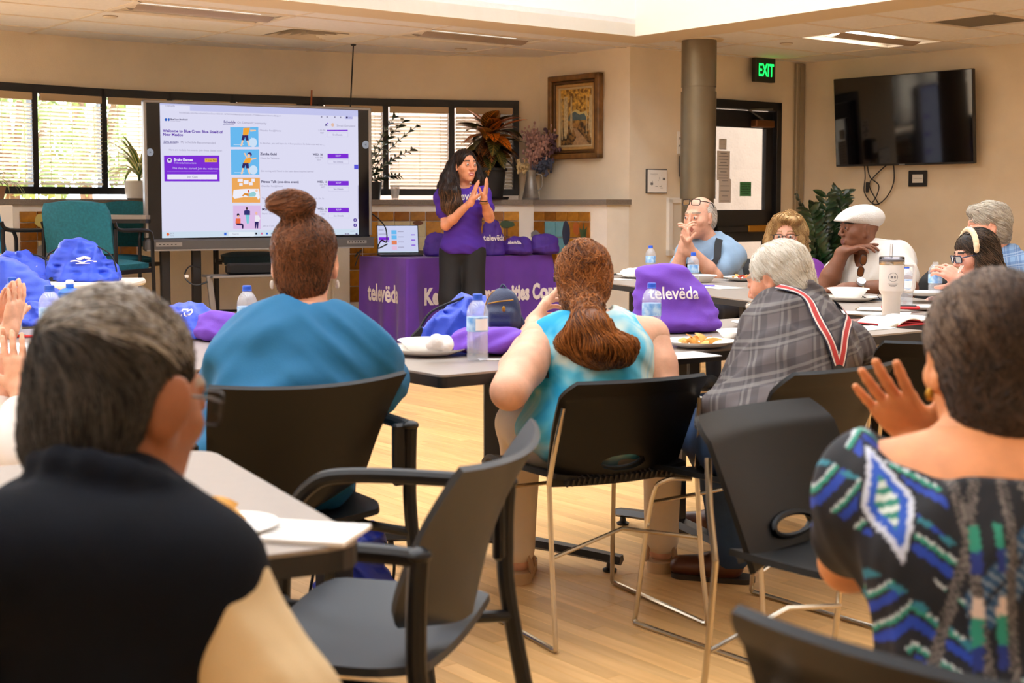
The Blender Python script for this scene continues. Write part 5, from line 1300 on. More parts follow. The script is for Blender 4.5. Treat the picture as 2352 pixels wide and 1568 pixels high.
# ------------------------------------------------------------------ drawstring bags
m_cordb = M('black_cord', (22, 22, 26), .7)
def drawstring(label, px, py, w, h, d, mat, rz=0., tilt=0., seed=1, zt=.74, logo=None, amp=.02, name='drawstring_bag', dd=None, cord=True, gather=.2, txt=None, group=None):
    b = P(px, py, z=zt) if dd is None else Vector((P(px, py, d=dd).x, dd, zt))
    t = thing(name, label, 'bag', (b.x, b.y, zt), rz, group); ct, stt = math.cos(tilt), math.sin(tilt); pr_ = []
    def T(x, y, z): return (x * ct + z * stt, y, -x * stt + z * ct)
    for k in range(7):
        f = k / 6; wf = w / 2 * (1.0 - .5 * max(0, f - .35) ** 1.2 * (1 + gather * 3)); wf = max(wf, w * .12)
        pr_.append(ell(T(0, 0, max(.05 * h, h * f * .9)), (wf, d / 2 * (1 - .6 * f), h / 7), k=.03))
    pr_.append(ell(T(0, 0, h * 1.0), (w * .16, d * .2, h * .07), k=.02))
    pr_.append(ell((0, 0, -h * .5), (w * 2.5, d * 4, h * .5), k=.005, op=-1))
    vs, fs = sdf_mesh(pr_, max(.006, w / 40), creases(amp * 1.5, 8 / max(w, .2), seed)); vs[:, 2] = np.maximum(vs[:, 2], .001)
    link('bag_body', np_mesh('bag_body', vs, fs, mat), t)
    bv = BVHTree.FromPolygons([Vector(v) for v in vs], [tuple(int(x) for x in f) for f in fs])
    if cord:
        for s in (-1, 1):
            q = MB(); top = Vector(T(s * w * .1, -.01, h * .97)); bot = Vector((s * w * .47, -d * .12, .02))
            pts = [top, top.lerp(bot, .35) + Vector((s * w * .2, 0, h * .03)), top.lerp(bot, .7) + Vector((s * w * .14, 0, 0)), bot]; q.tube(bez(pts, 6), .0045, 6); q.build('drawcord', m_cordb, t)
            q = MB(); q.box((s * w * .42, -d * .2, .03), (.05, .012, .05), Matrix.Rotation(R(45), 3, 'Y'), .004); q.build('corner_patch', m_cordb, t)
    if logo:
        x, z, sz = logo; q = MB()
        for (cx, cy, a, bb, c_) in ((-.25, .28, .3, .22, .5), (.22, .3, .32, .2, -.4)):
            q.poly([(cx + a * math.cos(u) * math.cos(c_) - bb * math.sin(u) * math.sin(c_) * .6, cy + a * math.cos(u) * math.sin(c_) * .5 + bb * math.sin(u), 0) for u in [math.pi + k * math.pi / 8 for k in range(9)]])
        wav = [(-.9 + 1.8 * k / 14, -.02 + .1 * math.sin(k * .75) * (1 - abs(k - 7) / 8)) for k in range(15)]
        q.poly([(a, b_ + .05, 0) for a, b_ in wav] + [(a, b_ - .04, 0) for a, b_ in wav[::-1]]); q.poly([(-.55, -.2, 0), (.55, -.17, 0), (.5, -.12, 0), (-.5, -.14, 0)])
        me = q.mesh('printed_logo', m_print, False); me.transform(Matrix.Scale(sz, 4)); project_decal(me, Matrix.Translation((x, -.5, z)) @ TXT, bv, (0, 1, 0), .004); link('printed_logo', me, t)
    for (body, size, x, z) in (txt or []):
        me = text_mesh(body, size, m_print, 'CENTER', bold=.0012, sx=.85, sub=.02); project_decal(me, Matrix.Translation((x, -.4, z)) @ TXT, bv, (0, 1, 0), .003); link('printed_lettering', me, t)
    return t
drawstring('blue drawstring bag with a white logo at the folding table corner', 196, 648, .42, .25, .3, m_blue, 0, R(-12), 11, dd=8.25, logo=(.02, .125, .085))
drawstring('blue drawstring bag slumped in the middle of the folding table', 78, 648, .38, .2, .34, m_blue, R(10), R(-35), 12, dd=8.35, logo=(.06, .1, .06))
drawstring('blue drawstring bag at the left edge of the folding table', -20, 652, .32, .14, .3, m_blued, 0, R(-20), 13, dd=8.2)
drawstring('large crumpled blue bag behind the clapping hands', 62, 758, .36, .235, .26, m_blue, R(-10), R(-22), 14, dd=5.75, cord=False, amp=.016)
drawstring('small blue bag lying behind the left water bottle', 92, 772, .2, .085, .16, m_blue, R(5), R(-20), 15, dd=5.2, cord=False, amp=.012)
drawstring('blue and purple bag on the table behind the grey haired man', 462, 788, .25, .12, .22, m_blue, R(-15), R(-30), 16, dd=4.75, cord=False, amp=.014, txt=[('TO', .03, -.02, .08)])
box_bag('purple bag lying beside the blue bag behind the grey haired man', 505, 792, .16, .12, .07, m_bagl, R(-10), None, 17, .8, zt=.74, dd=4.62)
drawstring('blue gathered drawstring bag on the table before the tie-dye woman', 1032, 782, .24, .165, .17, m_blue, R(12), R(26), 18, dd=4.52, amp=.022)
drawstring('dark blue drawstring bag on the floor under the teal woman chair', 800, 1270, .24, .26, .2, m_blued, 0, R(10), 19, zt=0., dd=4.0)
drawstring('purple and blue drawstring bag on the floor under the middle table', 1690, 935, .32, .3, .22, m_bagp, R(15), R(5), 20, zt=0., dd=6.4, txt=[('telev\u00ebda', .1, .03, .12)])
# the large purple bag on the table
box_bag('large slumped purple tote bag lettered in white on the table', 1556, 786, .34, .2, .215, m_bagl, R(8), [('telev\u00ebda', .062, -.03, .125, .001)], 21, .6, dd=4.95, zt=.74, lean=-.05)
box_bag('rumpled purple bag under the navy backpack', 1128, 812, .24, .18, .05, m_bagl, R(-12), None, 22, .9, dd=4.2, zt=.74)
# navy mini backpack
b = P(1155, 795, d=4.32)
t = thing('mini_backpack', 'small navy leather backpack with gold zips on the table', 'backpack', (b.x, b.y, .79), R(-10)); m_navy = M('navy_leather', (38, 52, 86), .45, bump=.15, bs=300)
vs, fs = sdf_mesh([ell((0, 0, .055), (.056, .035, .055), k=.02), seg((-.03, 0, .02), (.03, 0, .02), .03, k=.03), ell((0, 0, .085), (.05, .03, .05), k=.02), seg((-.025, -.03, .03), (.025, -.03, .03), .016, k=.012), seg((-.025, -.03, .055), (.025, -.03, .055), .016, k=.012)], .003)
vs[:, 2] -= vs[:, 2].min(); link('bag_body', np_mesh('bag_body', vs, fs, m_navy), t)
q = MB(); q.tube(bez([(-.04, -.034, .1), (0, -.04, .108), (.04, -.034, .112)], 5), .0022, 6); q.build('zip', m_brass, t)
q = MB(); q.tube(bez([(-.058, -.01, .05), (-.052, -.01, .1), (-.03, -.008, .135), (.0, -.004, .142)], 5), .0025, 6); q.build('zip', m_brass, t)
q = MB(); q.sphere((.012, -.05, .085), (.006, .002, .009)); q.build('badge', m_brass, t)
q = MB(); q.tube(bez([(-.012, 0, .135), (0, 0, .158), (.018, 0, .135)], 5), .0035, 6); q.build('handle', m_navy, t)
q = MB(); q.tube(bez([(.05, .0, .07), (.068, -.005, .04), (.06, -.01, .005)], 5), .004, 6); q.build('strap', m_navy, t)

# ------------------------------------------------------------------ bottles
m_pet = MPlastic('bottle_plastic', (.96, .97, .98), .2, .1, .1); m_cap = M('cap_blue', (40, 92, 214), .4); m_lab = M('label_blue', (58, 142, 222), .5, var=.25, vs=40, var2=(190, 220, 245)); m_labw = M('label_white', (240, 244, 250), .5)
prof = [(.0, .004), (.02, .0), (.029, .002), (.032, .012)]
for k in range(7): prof += [(.0325, .02 + k * .0088), (.0305, .0245 + k * .0088)]
prof += [(.031, .085), (.0318, .09), (.0318, .13), (.0325, .133), (.032, .145), (.028, .16), (.02, .172), (.0135, .178), (.0135, .188), (.0125, .188)]
q = MB(); q.lathe(prof, n=22); me_b = q.mesh('bottle_body', m_pet, ang=60)
q = MB(); q.lathe([(.0322, .088), (.0326, .09), (.0326, .128), (.0322, .13)], n=22); me_l = q.mesh('bottle_label', m_lab)
q = MB(); q.lathe([(.0, .198), (.013, .198), (.0145, .196), (.0145, .184), (.0155, .183), (.0155, .18)][::-1], n=18); me_c = q.mesh('bottle_cap', m_cap)
q = MB(); q.lathe([(0, .006), (.027, .005), (.0305, .014), (.0305, .08), (.031, .12)], n=18); me_w = q.mesh('water', MPlastic('water', (.93, .95, .98), .08, .04, .05))
q = MB(); q.grid(lambda a, b: (.0329 * math.sin((a - .5) * 1.3), -.0329 * math.cos((a - .5) * 1.3), .092 + .034 * b), 6, 1); me_bw = q.mesh('label_patch', m_labw)
def bottle(label, px, py, d=None, zt=.74, sc=1., rz=0., cap=True, parent=None):
    b = P(px, py, z=zt) if d is None else Vector((P(px, py, d=d).x, d, zt))
    t = thing('water_bottle', label, 'bottle', b, rz, 'plastic water bottles'); t.scale = (sc, sc, sc)
    link('bottle_body', me_b, t); link('bottle_label', me_l, t); link('water', me_w, t); link('label_patch', me_bw, t)
    if cap: link('bottle_cap', me_c, t)
    return t
bottle('water bottle on the table beside the navy backpack', 1097, 828, rz=.5)
bottle('water bottle standing beside the large purple bag', 1496, 796, d=4.6, rz=2.)
bottle('water bottle near the elbow of the man in light blue', 1592, 662, rz=1.5)
bottle('water bottle beside the plate at the far table end', 1494, 634, rz=3.)
bottle('water bottle left of the sports bottle on the left table', 117, 812, d=4.3, rz=2.5, sc=1.05)
bottle('water bottle behind the upper clapping hands', 30, 762, d=4.95, rz=2.2)
bottle('water bottle half hidden behind the white tumbler', 2079, 716, d=6.05, rz=.2)
bottle('open water bottle in front of the woman with the headband', 2147, 692, rz=2., cap=False)
bottle('water bottle in front of the woman in the teal shirt', 569, 790, d=4.45, rz=2.6)
bottle('clear water bottle standing on the floor by the teal woman chair', 845, 1290, d=4.15, zt=0.)
# sports bottle
b = P(163, 775, d=4.75); t = thing('sports_bottle', 'white sports bottle with blue lid on the left table', 'bottle', (b.x, b.y, .74)); m_bl2 = M('lid_blue', (34, 110, 214), .4)
q = MB(); q.lathe([(0, 0), (.036, 0), (.037, .01), (.033, .07), (.037, .13), (.037, .14)], n=20); q.build('bottle_body', m_labw, t)
q = MB(); q.lathe([(.039, .138), (.04, .142), (.04, .158), (.03, .168), (.015, .172), (.0135, .172), (.0135, .185), (0, .185)], n=20); q.build('lid', m_bl2, t)
q = MB(); q.lathe([(.0125, .185), (.014, .187), (.014, .196), (.01, .2), (0, .2)], n=14); q.build('spout', m_labw, t)
# tumbler
b = P(2046, 727, z=.74); t = thing('handled_tumbler', 'tall white handled tumbler with a straw on the right table', 'tumbler', (b.x, b.y, .74), R(-8)); m_tum = M('tumbler_white', (228, 224, 220), .35)
q = MB(); q.lathe([(0, 0), (.034, 0), (.036, .004), (.038, .088), (.048, .105), (.05, .112), (.05, .225)], n=28); q.build('cup', m_tum, t)
q = MB(); q.lathe([(.0505, .214), (.0515, .216), (.0515, .228), (.049, .229)], n=28); q.build('steel_band', m_chrome, t)
q = MB(); q.lathe([(.05, .228), (.051, .232), (.051, .245), (.044, .248), (0, .248)], n=28); q.build('lid', MClear('lid_clear', (.75, .77, .85), .4, .1), t)
q = MB(); q.lathe([(0, .2), (.0475, .2), (.0475, .236), (0, .236)], n=24); q.build('lid_insert', m_tum, t)
q = MB(); q.tube(bez([(.05, 0, .212), (.085, 0, .212), (.092, 0, .19), (.088, 0, .12), (.075, 0, .105), (.048, 0, .108)], 6), .008, 8); q.build('handle', m_tum, t)
q = MB(); q.cyl((-.004, 0, .24), (-.002, 0, .3), .0055, 8); q.build('straw', MClear('straw_clear', (.9, .9, .92), .4, .1), t)
q = MB(); q.tube([(.018 * math.cos(k * .3927), -.0503 + .0035 * abs(math.cos(k * .3927)) ** 2, .165 + .018 * math.sin(k * .3927)) for k in range(16)], .0008, 4, closed=True)
for k in range(3): q.box((-.0 , -.0495, .138 - k * .005), (.04 - k * .01, .0015, .0016))
q.box((-.005, -.05, .165), (.01, .001, .01)); q.box((.007, -.05, .165), (.007, .001, .01)); q.build('emblem', m_inkg, t)

# ------------------------------------------------------------------ plates, bowls, food, paper
m_plate = M('foam_white', (246, 243, 238), .55); m_nap = M('napkin', (248, 246, 243), .8, bump=.4, bs=60)
q = MB(); q.lathe([(0, .004), (.075, .004), (.085, .008), (.115, .02), (.117, .023), (.112, .022), (.082, .011), (0, .008)][::1], n=36); me_p = q.mesh('plate', m_plate)
q = MB(); q.lathe([(0, .002), (.045, .002), (.05, .008), (.072, .042), (.08, .046), (.078, .049), (.068, .045), (.046, .012), (0, .009)], n=32); me_bo = q.mesh('bowl', m_plate)
def put(me, name, label, cat, px, py, zt=.74, d=None, sc=1., rz=0., dz=0., group=None, sxyz=None):
    b = P(px, py, z=zt) if d is None else Vector((P(px, py, d=d).x, d, zt))
    o = link(name, me, None, (b.x, b.y, zt + dz), label, cat, group); o.rotation_euler = (0, 0, rz); o.scale = sxyz or (sc, sc, sc); return o
m_chip = M('chip_yellow', (226, 168, 84), .6, var=.3, vs=30); m_sauce = M('salsa_red', (196, 70, 40), .5, var=.3, vs=40)
def chips(label, px, py, n, r, zt, seed, cat='food', d=None, red=False):
    b = P(px, py, z=zt) if d is None else Vector((P(px, py, d=d).x, d, zt)); t = thing('food_portion', label, cat, (b.x, b.y, zt)); rg = random.Random(seed)
    for k in range(n):
        a = rg.uniform(0, 6.28); rr = r * math.sqrt(rg.random()); s = rg.uniform(.016, .026)
        m3 = Euler((rg.uniform(-.6, .6), rg.uniform(-.6, .6), rg.uniform(0, 6))).to_matrix(); q = MB(); cz = .008 + .024 * (1 - rr / r) * rg.random() + .006
        q.grid(lambda u, v: Vector((rr * math.cos(a), rr * math.sin(a), cz)) + m3 @ Vector(((u - .5) * 2 * s, (v - .5) * 1.5 * s * (1.1 - u), .3 * s * (1 - (2 * u - 1) ** 2))), 4, 3, .002); q.build('chip', m_sauce if red and k % 2 else m_chip, t)
    return t
def napkin(label, px, py, zt, w, h, seed, d=None, cat='napkin'):
    b = P(px, py, z=zt) if d is None else Vector((P(px, py, d=d).x, d, zt)); rg = random.Random(seed)
    pr_ = [ell((rg.uniform(-w, w) * .35, rg.uniform(-w, w) * .2, h * rg.uniform(.3, .7)), (w * rg.uniform(.2, .4), w * rg.uniform(.15, .3), h * rg.uniform(.3, .5)), k=.01) for _ in range(7)] + [ell((0, 0, -h), (w * 3, w * 3, h), k=.002, op=-1)]
    vs, fs = sdf_mesh(pr_, w / 36, folds(w * .05, 14 / w * .2, seed)); vs[:, 2] = np.maximum(vs[:, 2], 0)
    return link('crumpled_napkin', np_mesh('crumpled_napkin', vs, fs, m_nap), None, b, label, cat)
put(me_p, 'foam_plate', 'white foam plate under the bowl beside the water bottle', 'plate', 985, 815, sc=1.03)
put(me_bo, 'foam_bowl', 'white foam bowl stacked on the plate near the blue bag', 'bowl', 978, 811, dz=.007, sxyz=(1.1, 1.1, .75))
napkin('crumpled white napkin in the stacked bowl', 1012, 805, .775, .075, .045, 3)
put(me_p, 'foam_plate', 'white foam plate of chips before the large purple bag', 'plate', 1607, 797, sc=1.0); chips('yellow chips on the plate before the large purple bag', 1607, 794, 14, .055, .748, 4)
put(me_bo, 'foam_bowl', 'white foam bowl beside the plate of chips', 'bowl', 1698, 790, sc=.95); put(me_p, 'foam_plate', 'white foam plate half hidden behind the plaid shoulder', 'plate', 1745, 753, d=5.15, sc=.9)
put(me_p, 'foam_plate', 'white foam plate with chips and salsa before the blonde woman', 'plate', 1712, 645, sc=1.15); chips('chips and red salsa on the far plate', 1705, 643, 12, .07, .748, 6, red=True)
put(me_bo, 'foam_bowl', 'white foam bowl before the man in light blue', 'bowl', 1610, 648, sc=1.15, sxyz=(1.2, 1.2, .9))
put(me_p, 'foam_plate', 'white foam plate at the far left end of the far table', 'plate', 1465, 638, sc=1.15); napkin('crumpled napkin on the far left plate', 1447, 636, .755, .1, .06, 8)
put(me_p, 'foam_plate', 'white foam plate before the man in the white cap', 'plate', 1955, 692, sc=1.05); put(me_bo, 'foam_bowl', 'white foam bowl on the plate before the white cap man', 'bowl', 1948, 690, dz=.006, sxyz=(1.25, 1.25, 1.1))
put(me_p, 'foam_plate', 'white foam plate held before the headband woman', 'plate', 2125, 694, dz=.03, sc=.95); put(me_p, 'foam_plate', 'small white plate at the edge of the dress woman hair', 'plate', 2132, 712, sc=.8)
def paper(label, px, py, w, h, rz, zt=.74, mat=None, cat='paper', name='paper_sheet', d=None, th=.0015, dz=0.):
    b = P(px, py, z=zt) if d is None else Vector((P(px, py, d=d).x, d, zt)); t = thing(name, label, cat, (b.x, b.y, zt + dz), rz)
    q = MB(); q.grid(lambda a, c_: ((a - .5) * w, (c_ - .5) * h, .001 + th + .004 * max(0, abs(a - .5) - .3) * math.sin(c_ * 5) ** 2), 8, 6, th); q.build('sheet', mat or m_paper, t)
    q = MB()
    for k in range(6): q.box((-.05 * w, h * (.36 - .13 * k), .0016 + th), (w * (.7 if k % 3 else .5), h * .018, .0004))
    if mat is None: q.build('print', m_inkg, t, smooth=False)
    return t
paper('white sheet under the chips plate beside the table edge', 1560, 818, .22, .14, R(30)); paper('printed sheet beside the far plate of chips', 1650, 660, .3, .18, R(-65)); paper('sheet under the far left plate', 1425, 642, .16, .1, R(-60))
paper('white sheet peeking from under the purple bag', 1138, 826, .1, .05, R(10)); paper('white sheet beside the open book', 1990, 755, .2, .12, R(35)); paper('white sheet under the spiral notebook', 2000, 720, .32, .16, R(-20)); paper('white paper on the left table by the water bottle', 62, 792, .2, .12, R(20))
napkin('crumpled tissue on the left table edge', 60, 818, .74, .1, .04, 12, d=4.1)
# booklet and plate on the near table
paper('open printed booklet on the near table corner', 690, 1228, .17, .11, R(-14), th=.006, name='open_booklet', cat='booklet')
paper('second white leaf lying under the booklet', 575, 1250, .14, .1, R(-30)) if False else None
put(me_p, 'foam_plate', 'white plate beside the grey haired man on the near table', 'plate', 520, 1222, sc=.62); chips('orange chips on the plate near the vest collar', 490, 1205, 8, .03, .75, 9)
# notebook, phone, book, tissue
def slab_thing(name, label, cat, px, py, w, h, th, rz, mat, zt=.74, extra=None, dz=0.):
    b = P(px, py, z=zt); t = thing(name, label, cat, (b.x, b.y, zt + dz), rz); q = MB(); q.box((0, 0, th / 2), (w, h, th), bev=min(.004, th * .4)); q.build(name.split('_')[-1] + '_body', mat, t, smooth=False)
    if extra: extra(t, w, h, th)
    return t
def spiral(t, w, h, th):
    for k in range(14): q = MB(); q.tube([(-w / 2 + .006 * math.cos(a) - .002, -h / 2 + h * (k + .5) / 14, th / 2 + .007 * math.sin(a)) for a in [j * 1.0472 for j in range(6)]], .0008, 4, closed=True); q.build('wire_loop', m_chrome, t)
slab_thing('spiral_notebook', 'white spiral notebook on the right table beside the tumbler', 'notebook', 2015, 714, .16, .1, .01, R(-22), m_paper, extra=spiral, dz=.003)
m_red = M('phone_red', (214, 40, 44), .4)
slab_thing('mobile_phone', 'red and black mobile phone behind the white tumbler', 'phone', 2068, 716, .16, .075, .012, R(-15), m_red, dz=.014, extra=lambda t, w, h, th: (lambda q: (q.box((.01, 0, th + .001), (w * .7, h * .8, .002)), q.build('phone_screen', m_ink, t, smooth=False)))(MB()))
slab_thing('mobile_phone', 'pinkish mobile phone beside the open book', 'phone', 1985, 738, .14, .07, .009, R(25), M('phone_rose', (150, 110, 100), .3), extra=lambda t, w, h, th: (lambda q: (q.box((0, 0, th + .0006), (w * .9, h * .9, .0012)), q.build('phone_screen', m_ink, t, smooth=False)))(MB()) if False else None)
slab_thing('mobile_phone', 'black mobile phone beside the far left plate', 'phone', 1424, 631, .14, .07, .009, R(30), m_ink)
slab_thing('grey_folder', 'dark grey folder behind the white cap man plate', 'folder', 2008, 688, .26, .18, .006, R(-20), M('folder_grey', (84, 84, 92), .6))
b = P(2072, 742, z=.74); t = thing('open_book', 'open book with a red cover on the right table', 'book', (b.x, b.y, .742), R(38)); m_rc = M('red_cover', (190, 44, 52), .5)
q = MB(); q.box((0, 0, .002), (.32, .2, .004)); q.build('cover', m_rc, t, smooth=False)
for s in (-1, 1):
    q = MB(); q.grid(lambda a, c_: (s * (.004 + a * .15), (c_ - .5) * .19, .005 + .022 * math.sin(math.pi * min(1, a * .9 + .12)) ** .7), 8, 3, .004 if s > 0 else -.004); pg = q.build('pages', m_paper, t)
    q = MB()
    for k in range(8): q.box((s * .08, .075 - .02 * k, .0285), (.1, .003, .0004))
    q.build('print', m_inkg, pg, smooth=False)
napkin('crumpled beige tissue beside the open book', 2042, 752, .74, .06, .03, 15)
def pen(label, px, py, rz, mat, d=None):
    b = P(px, py, z=.74); t = thing('pen', label, 'pen', (b.x, b.y, .746), rz); q = MB(); q.cyl((-.06, 0, 0), (.05, 0, 0), .005, 8); q.build('barrel', mat, t); q = MB(); q.cyl((.05, 0, 0), (.068, 0, 0), .0045, 8, .0008); q.build('tip', m_chrome, t); q = MB(); q.box((-.045, 0, .006), (.035, .003, .002)); q.build('clip', m_chrome, t)
pen('white pen on the far table beside the bottle', 1528, 634, R(10), m_paper); pen('blue pen lying on the far printed sheet', 1622, 658, R(-20), M('pen_purple', (110, 90, 200), .4)); pen('red marker on the left table', 78, 776, R(3), m_red); pen('thin white pen on the left table edge', 100, 830, R(15), m_paper)
b = P(2010, 692, z=.74); t = thing('folded_spectacles', 'folded dark spectacles on the table behind the tumbler', 'glasses', (b.x, b.y, .746), R(20)); q = MB(); q.tube(bez([(-.07, 0, .02), (-.03, .01, .005), (.03, 0, .004), (.07, .01, .01)], 5), .003, 6); q.build('temple', m_ink, t)
q = MB(); q.tube([(.05 + .022 * math.cos(a), .02, .02 + .016 * math.sin(a)) for a in [k * .5236 for k in range(12)]], .002, 5, closed=True); q.build('rim', m_ink, t)
# ------------------------------------------------------------------ plants and vessels on the window ledge
def leaf_mesh(L, w, mat, bend=.4, fold=.15, n=8, name='leaf', ridge=0.):
    q = MB(); q.cur = 0
    def fn(a, b):
        x = 2 * b - 1; ww = w / 2 * math.sin(math.pi * min(1, a * .96 + .03)) ** .7 * (1 - .25 * a); th = bend * a * 1.6
        return (x * ww, L * (math.sin(th) / 1.6 / max(bend, .05)) if bend > .05 else L * a, L * (1 - math.cos(th)) / (1.6 * max(bend, .05)) * -1 + abs(x) * ww * fold + ridge * math.sin(a * 30) * (1 - abs(x)))
    q.grid(fn, n, 4, .0012); return q.mesh(name, mat)
def two_tone(name, c1, c2, scale, stretch=(1, 1, 1), rough=.5, rnd=.15):
    m = M(name, c1, rough, var=.5, vs=scale, var2=c2, stretch=stretch, rnd=rnd); return m
def plant_leaf(me, parent, base, az, el, roll=0., sc=1.):
    o = link('leaf', me, parent); o.matrix_local = Matrix.Translation(base) @ Matrix.Rotation(az, 4, 'Z') @ Matrix.Rotation(el, 4, 'X') @ Matrix.Rotation(roll, 4, 'Y') @ Matrix.Scale(sc, 4); return o
def ledge(px, off=.17): p, nn = wall_hit(WALL, px); return p + nn * off + Z * ZS
# striped dracaena
p = ledge(303, .22); t = thing('potted_dracaena', 'striped green and cream plant in a white pot on the ledge', 'plant', p)
q = MB(); q.lathe([(0, 0), (.1, 0), (.115, .01), (.125, .15), (.12, .152), (.115, .13), (0, .13)], n=28); q.build('pot', M('pot_white', (222, 218, 214), .4), t); q = MB(); q.lathe([(0, .128), (.116, .128)], n=20); q.build('soil', M('soil', (60, 44, 34), .9), t); q = MB(); q.cyl((0, 0, .12), (0, 0, .26), .012, 8); q.build('stem', m_mg, t)
def stripe_leaf():
    m = bpy.data.materials.new('striped_leaf'); m.use_nodes = True; nt = m.node_tree; b_ = nt.nodes['Principled BSDF']; tc = nt.nodes.new('ShaderNodeTexCoord'); sp = nt.nodes.new('ShaderNodeSeparateXYZ'); nt.links.new(tc.outputs['Object'], sp.inputs[0])
    ab = nt.nodes.new('ShaderNodeMath'); ab.operation = 'ABSOLUTE'; nt.links.new(sp.outputs['X'], ab.inputs[0]); r = nt.nodes.new('ShaderNodeValToRGB'); r.color_ramp.interpolation = 'CONSTANT'
    mu = nt.nodes.new('ShaderNodeMath'); mu.operation = 'MULTIPLY'; mu.inputs[1].default_value = 36.; nt.links.new(ab.outputs[0], mu.inputs[0]); nt.links.new(mu.outputs[0], r.inputs[0])
    e = r.color_ramp.elements; e[0].position = 0; e[0].color = lin((92, 128, 60)); e[1].position = .3; e[1].color = lin((226, 222, 150)); n_ = e.new(.62); n_.color = lin((58, 96, 44)); nt.links.new(r.outputs[0], b_.inputs['Base Color']); b_.inputs['Roughness'].default_value = .4; return m
ms = stripe_leaf(); rg = random.Random(4); lv = [leaf_mesh(.44, .05, ms, b_, .2, 10) for b_ in (.5, .8, 1.1)]
for k in range(34): plant_leaf(lv[k % 3], t, (0, 0, .17 + .09 * rg.random()), k * 2.4 + rg.uniform(-.2, .2), R(rg.choice((25, 40, 58, 75, 80))), 0, rg.uniform(.75, 1.1))
# spider plant at the left edge
p = ledge(-46, .28); t = thing('spider_plant', 'pale green spider plant at the left edge of the ledge', 'plant', p); q = MB(); q.lathe([(0, 0), (.07, 0), (.09, .1), (.085, .1), (0, .085)], n=20); q.build('pot', M('pot_clay', (150, 110, 80), .7), t)
lsp = leaf_mesh(.32, .016, M('spider_leaf', (150, 160, 100), .5, rnd=.2), 1.4, .1, 10)
for k in range(24): plant_leaf(lsp, t, (0, 0, .09), k * 2.4, R(rg.uniform(35, 85)), 0, rg.uniform(.7, 1.1))
# plant behind the display, only shoots show
def zz_stem(parent, base, az, el, L, n, lm, bendv=.5, sc=1., stem_mat=None):
    m4 = Matrix.Translation(base) @ Matrix.Rotation(az, 4, 'Z') @ Matrix.Rotation(el, 4, 'X'); pts = []
    for k in range(n + 1): f = k / n; pts.append(m4 @ Vector((0, L * f, -bendv * L * f * f * .5)))
    q = MB(); q.tube(pts, [.006 * (1 - .6 * k / n) for k in range(n + 1)], 6); q.build('stem', stem_mat or m_mg, parent)
    for k in range(2, n + 1):
        for s in (-1, 1):
            d = (pts[k] - pts[k - 1]).normalized(); o = link('leaf', lm, parent); side = d.cross(Z); side = side.normalized() if side.length > .01 else Vector((1, 0, 0))
            yv = (d * .6 + side * s * .8).normalized(); nv_ = side.cross(d) * s; xv = yv.cross(nv_)
            o.matrix_local = frame_m(pts[k], xv, yv) @ Matrix.Rotation(random.uniform(-.5, .5), 4, 'Y') @ Matrix.Scale(sc * random.uniform(.85, 1.1), 4)
m_zz = M('zz_leaf_dark', (28, 58, 32), .3, rnd=.3, coat=.3); lz = leaf_mesh(.09, .042, m_zz, .5, .25, 6)
p = ledge(700, .16); t = thing('potted_plant', 'dark leafed plant behind the display with shoots above it', 'plant', p); q = MB(); q.lathe([(0, 0), (.09, 0), (.12, .2), (.11, .2), (0, .18)], n=24); q.build('pot', m_black, t)
for (az, el, L) in ((R(60), R(72), .75), (R(75), R(74), .72), (R(40), R(70), .6)): zz_stem(t, Vector((0, 0, .18)), az, el, L, 12, lz, .7)
q = MB(); a = p; e1 = P(715, 235, d=p.y) - p; e2 = P(716, 207, d=p.y) - p; q.tube([Vector((0, 0, .2)), e1, e2], .008, 6); q.build('stick', M('orange_stick', (178, 96, 50), .7), t)
p = ledge(846, .16); t = thing('potted_plant', 'dark leafed plant peeking out right of the display', 'plant', p); q = MB(); q.lathe([(0, 0), (.08, 0), (.1, .16), (.09, .16), (0, .15)], n=24); q.build('pot', m_black, t)
for (az, el, L) in ((R(-80), R(80), .62), (R(-60), R(70), .66), (R(-75), R(50), .5), (R(-90), R(62), .66), (R(-70), R(28), .3)): zz_stem(t, Vector((-.06, 0, .14)), az, el, L, 10, lz, .5)
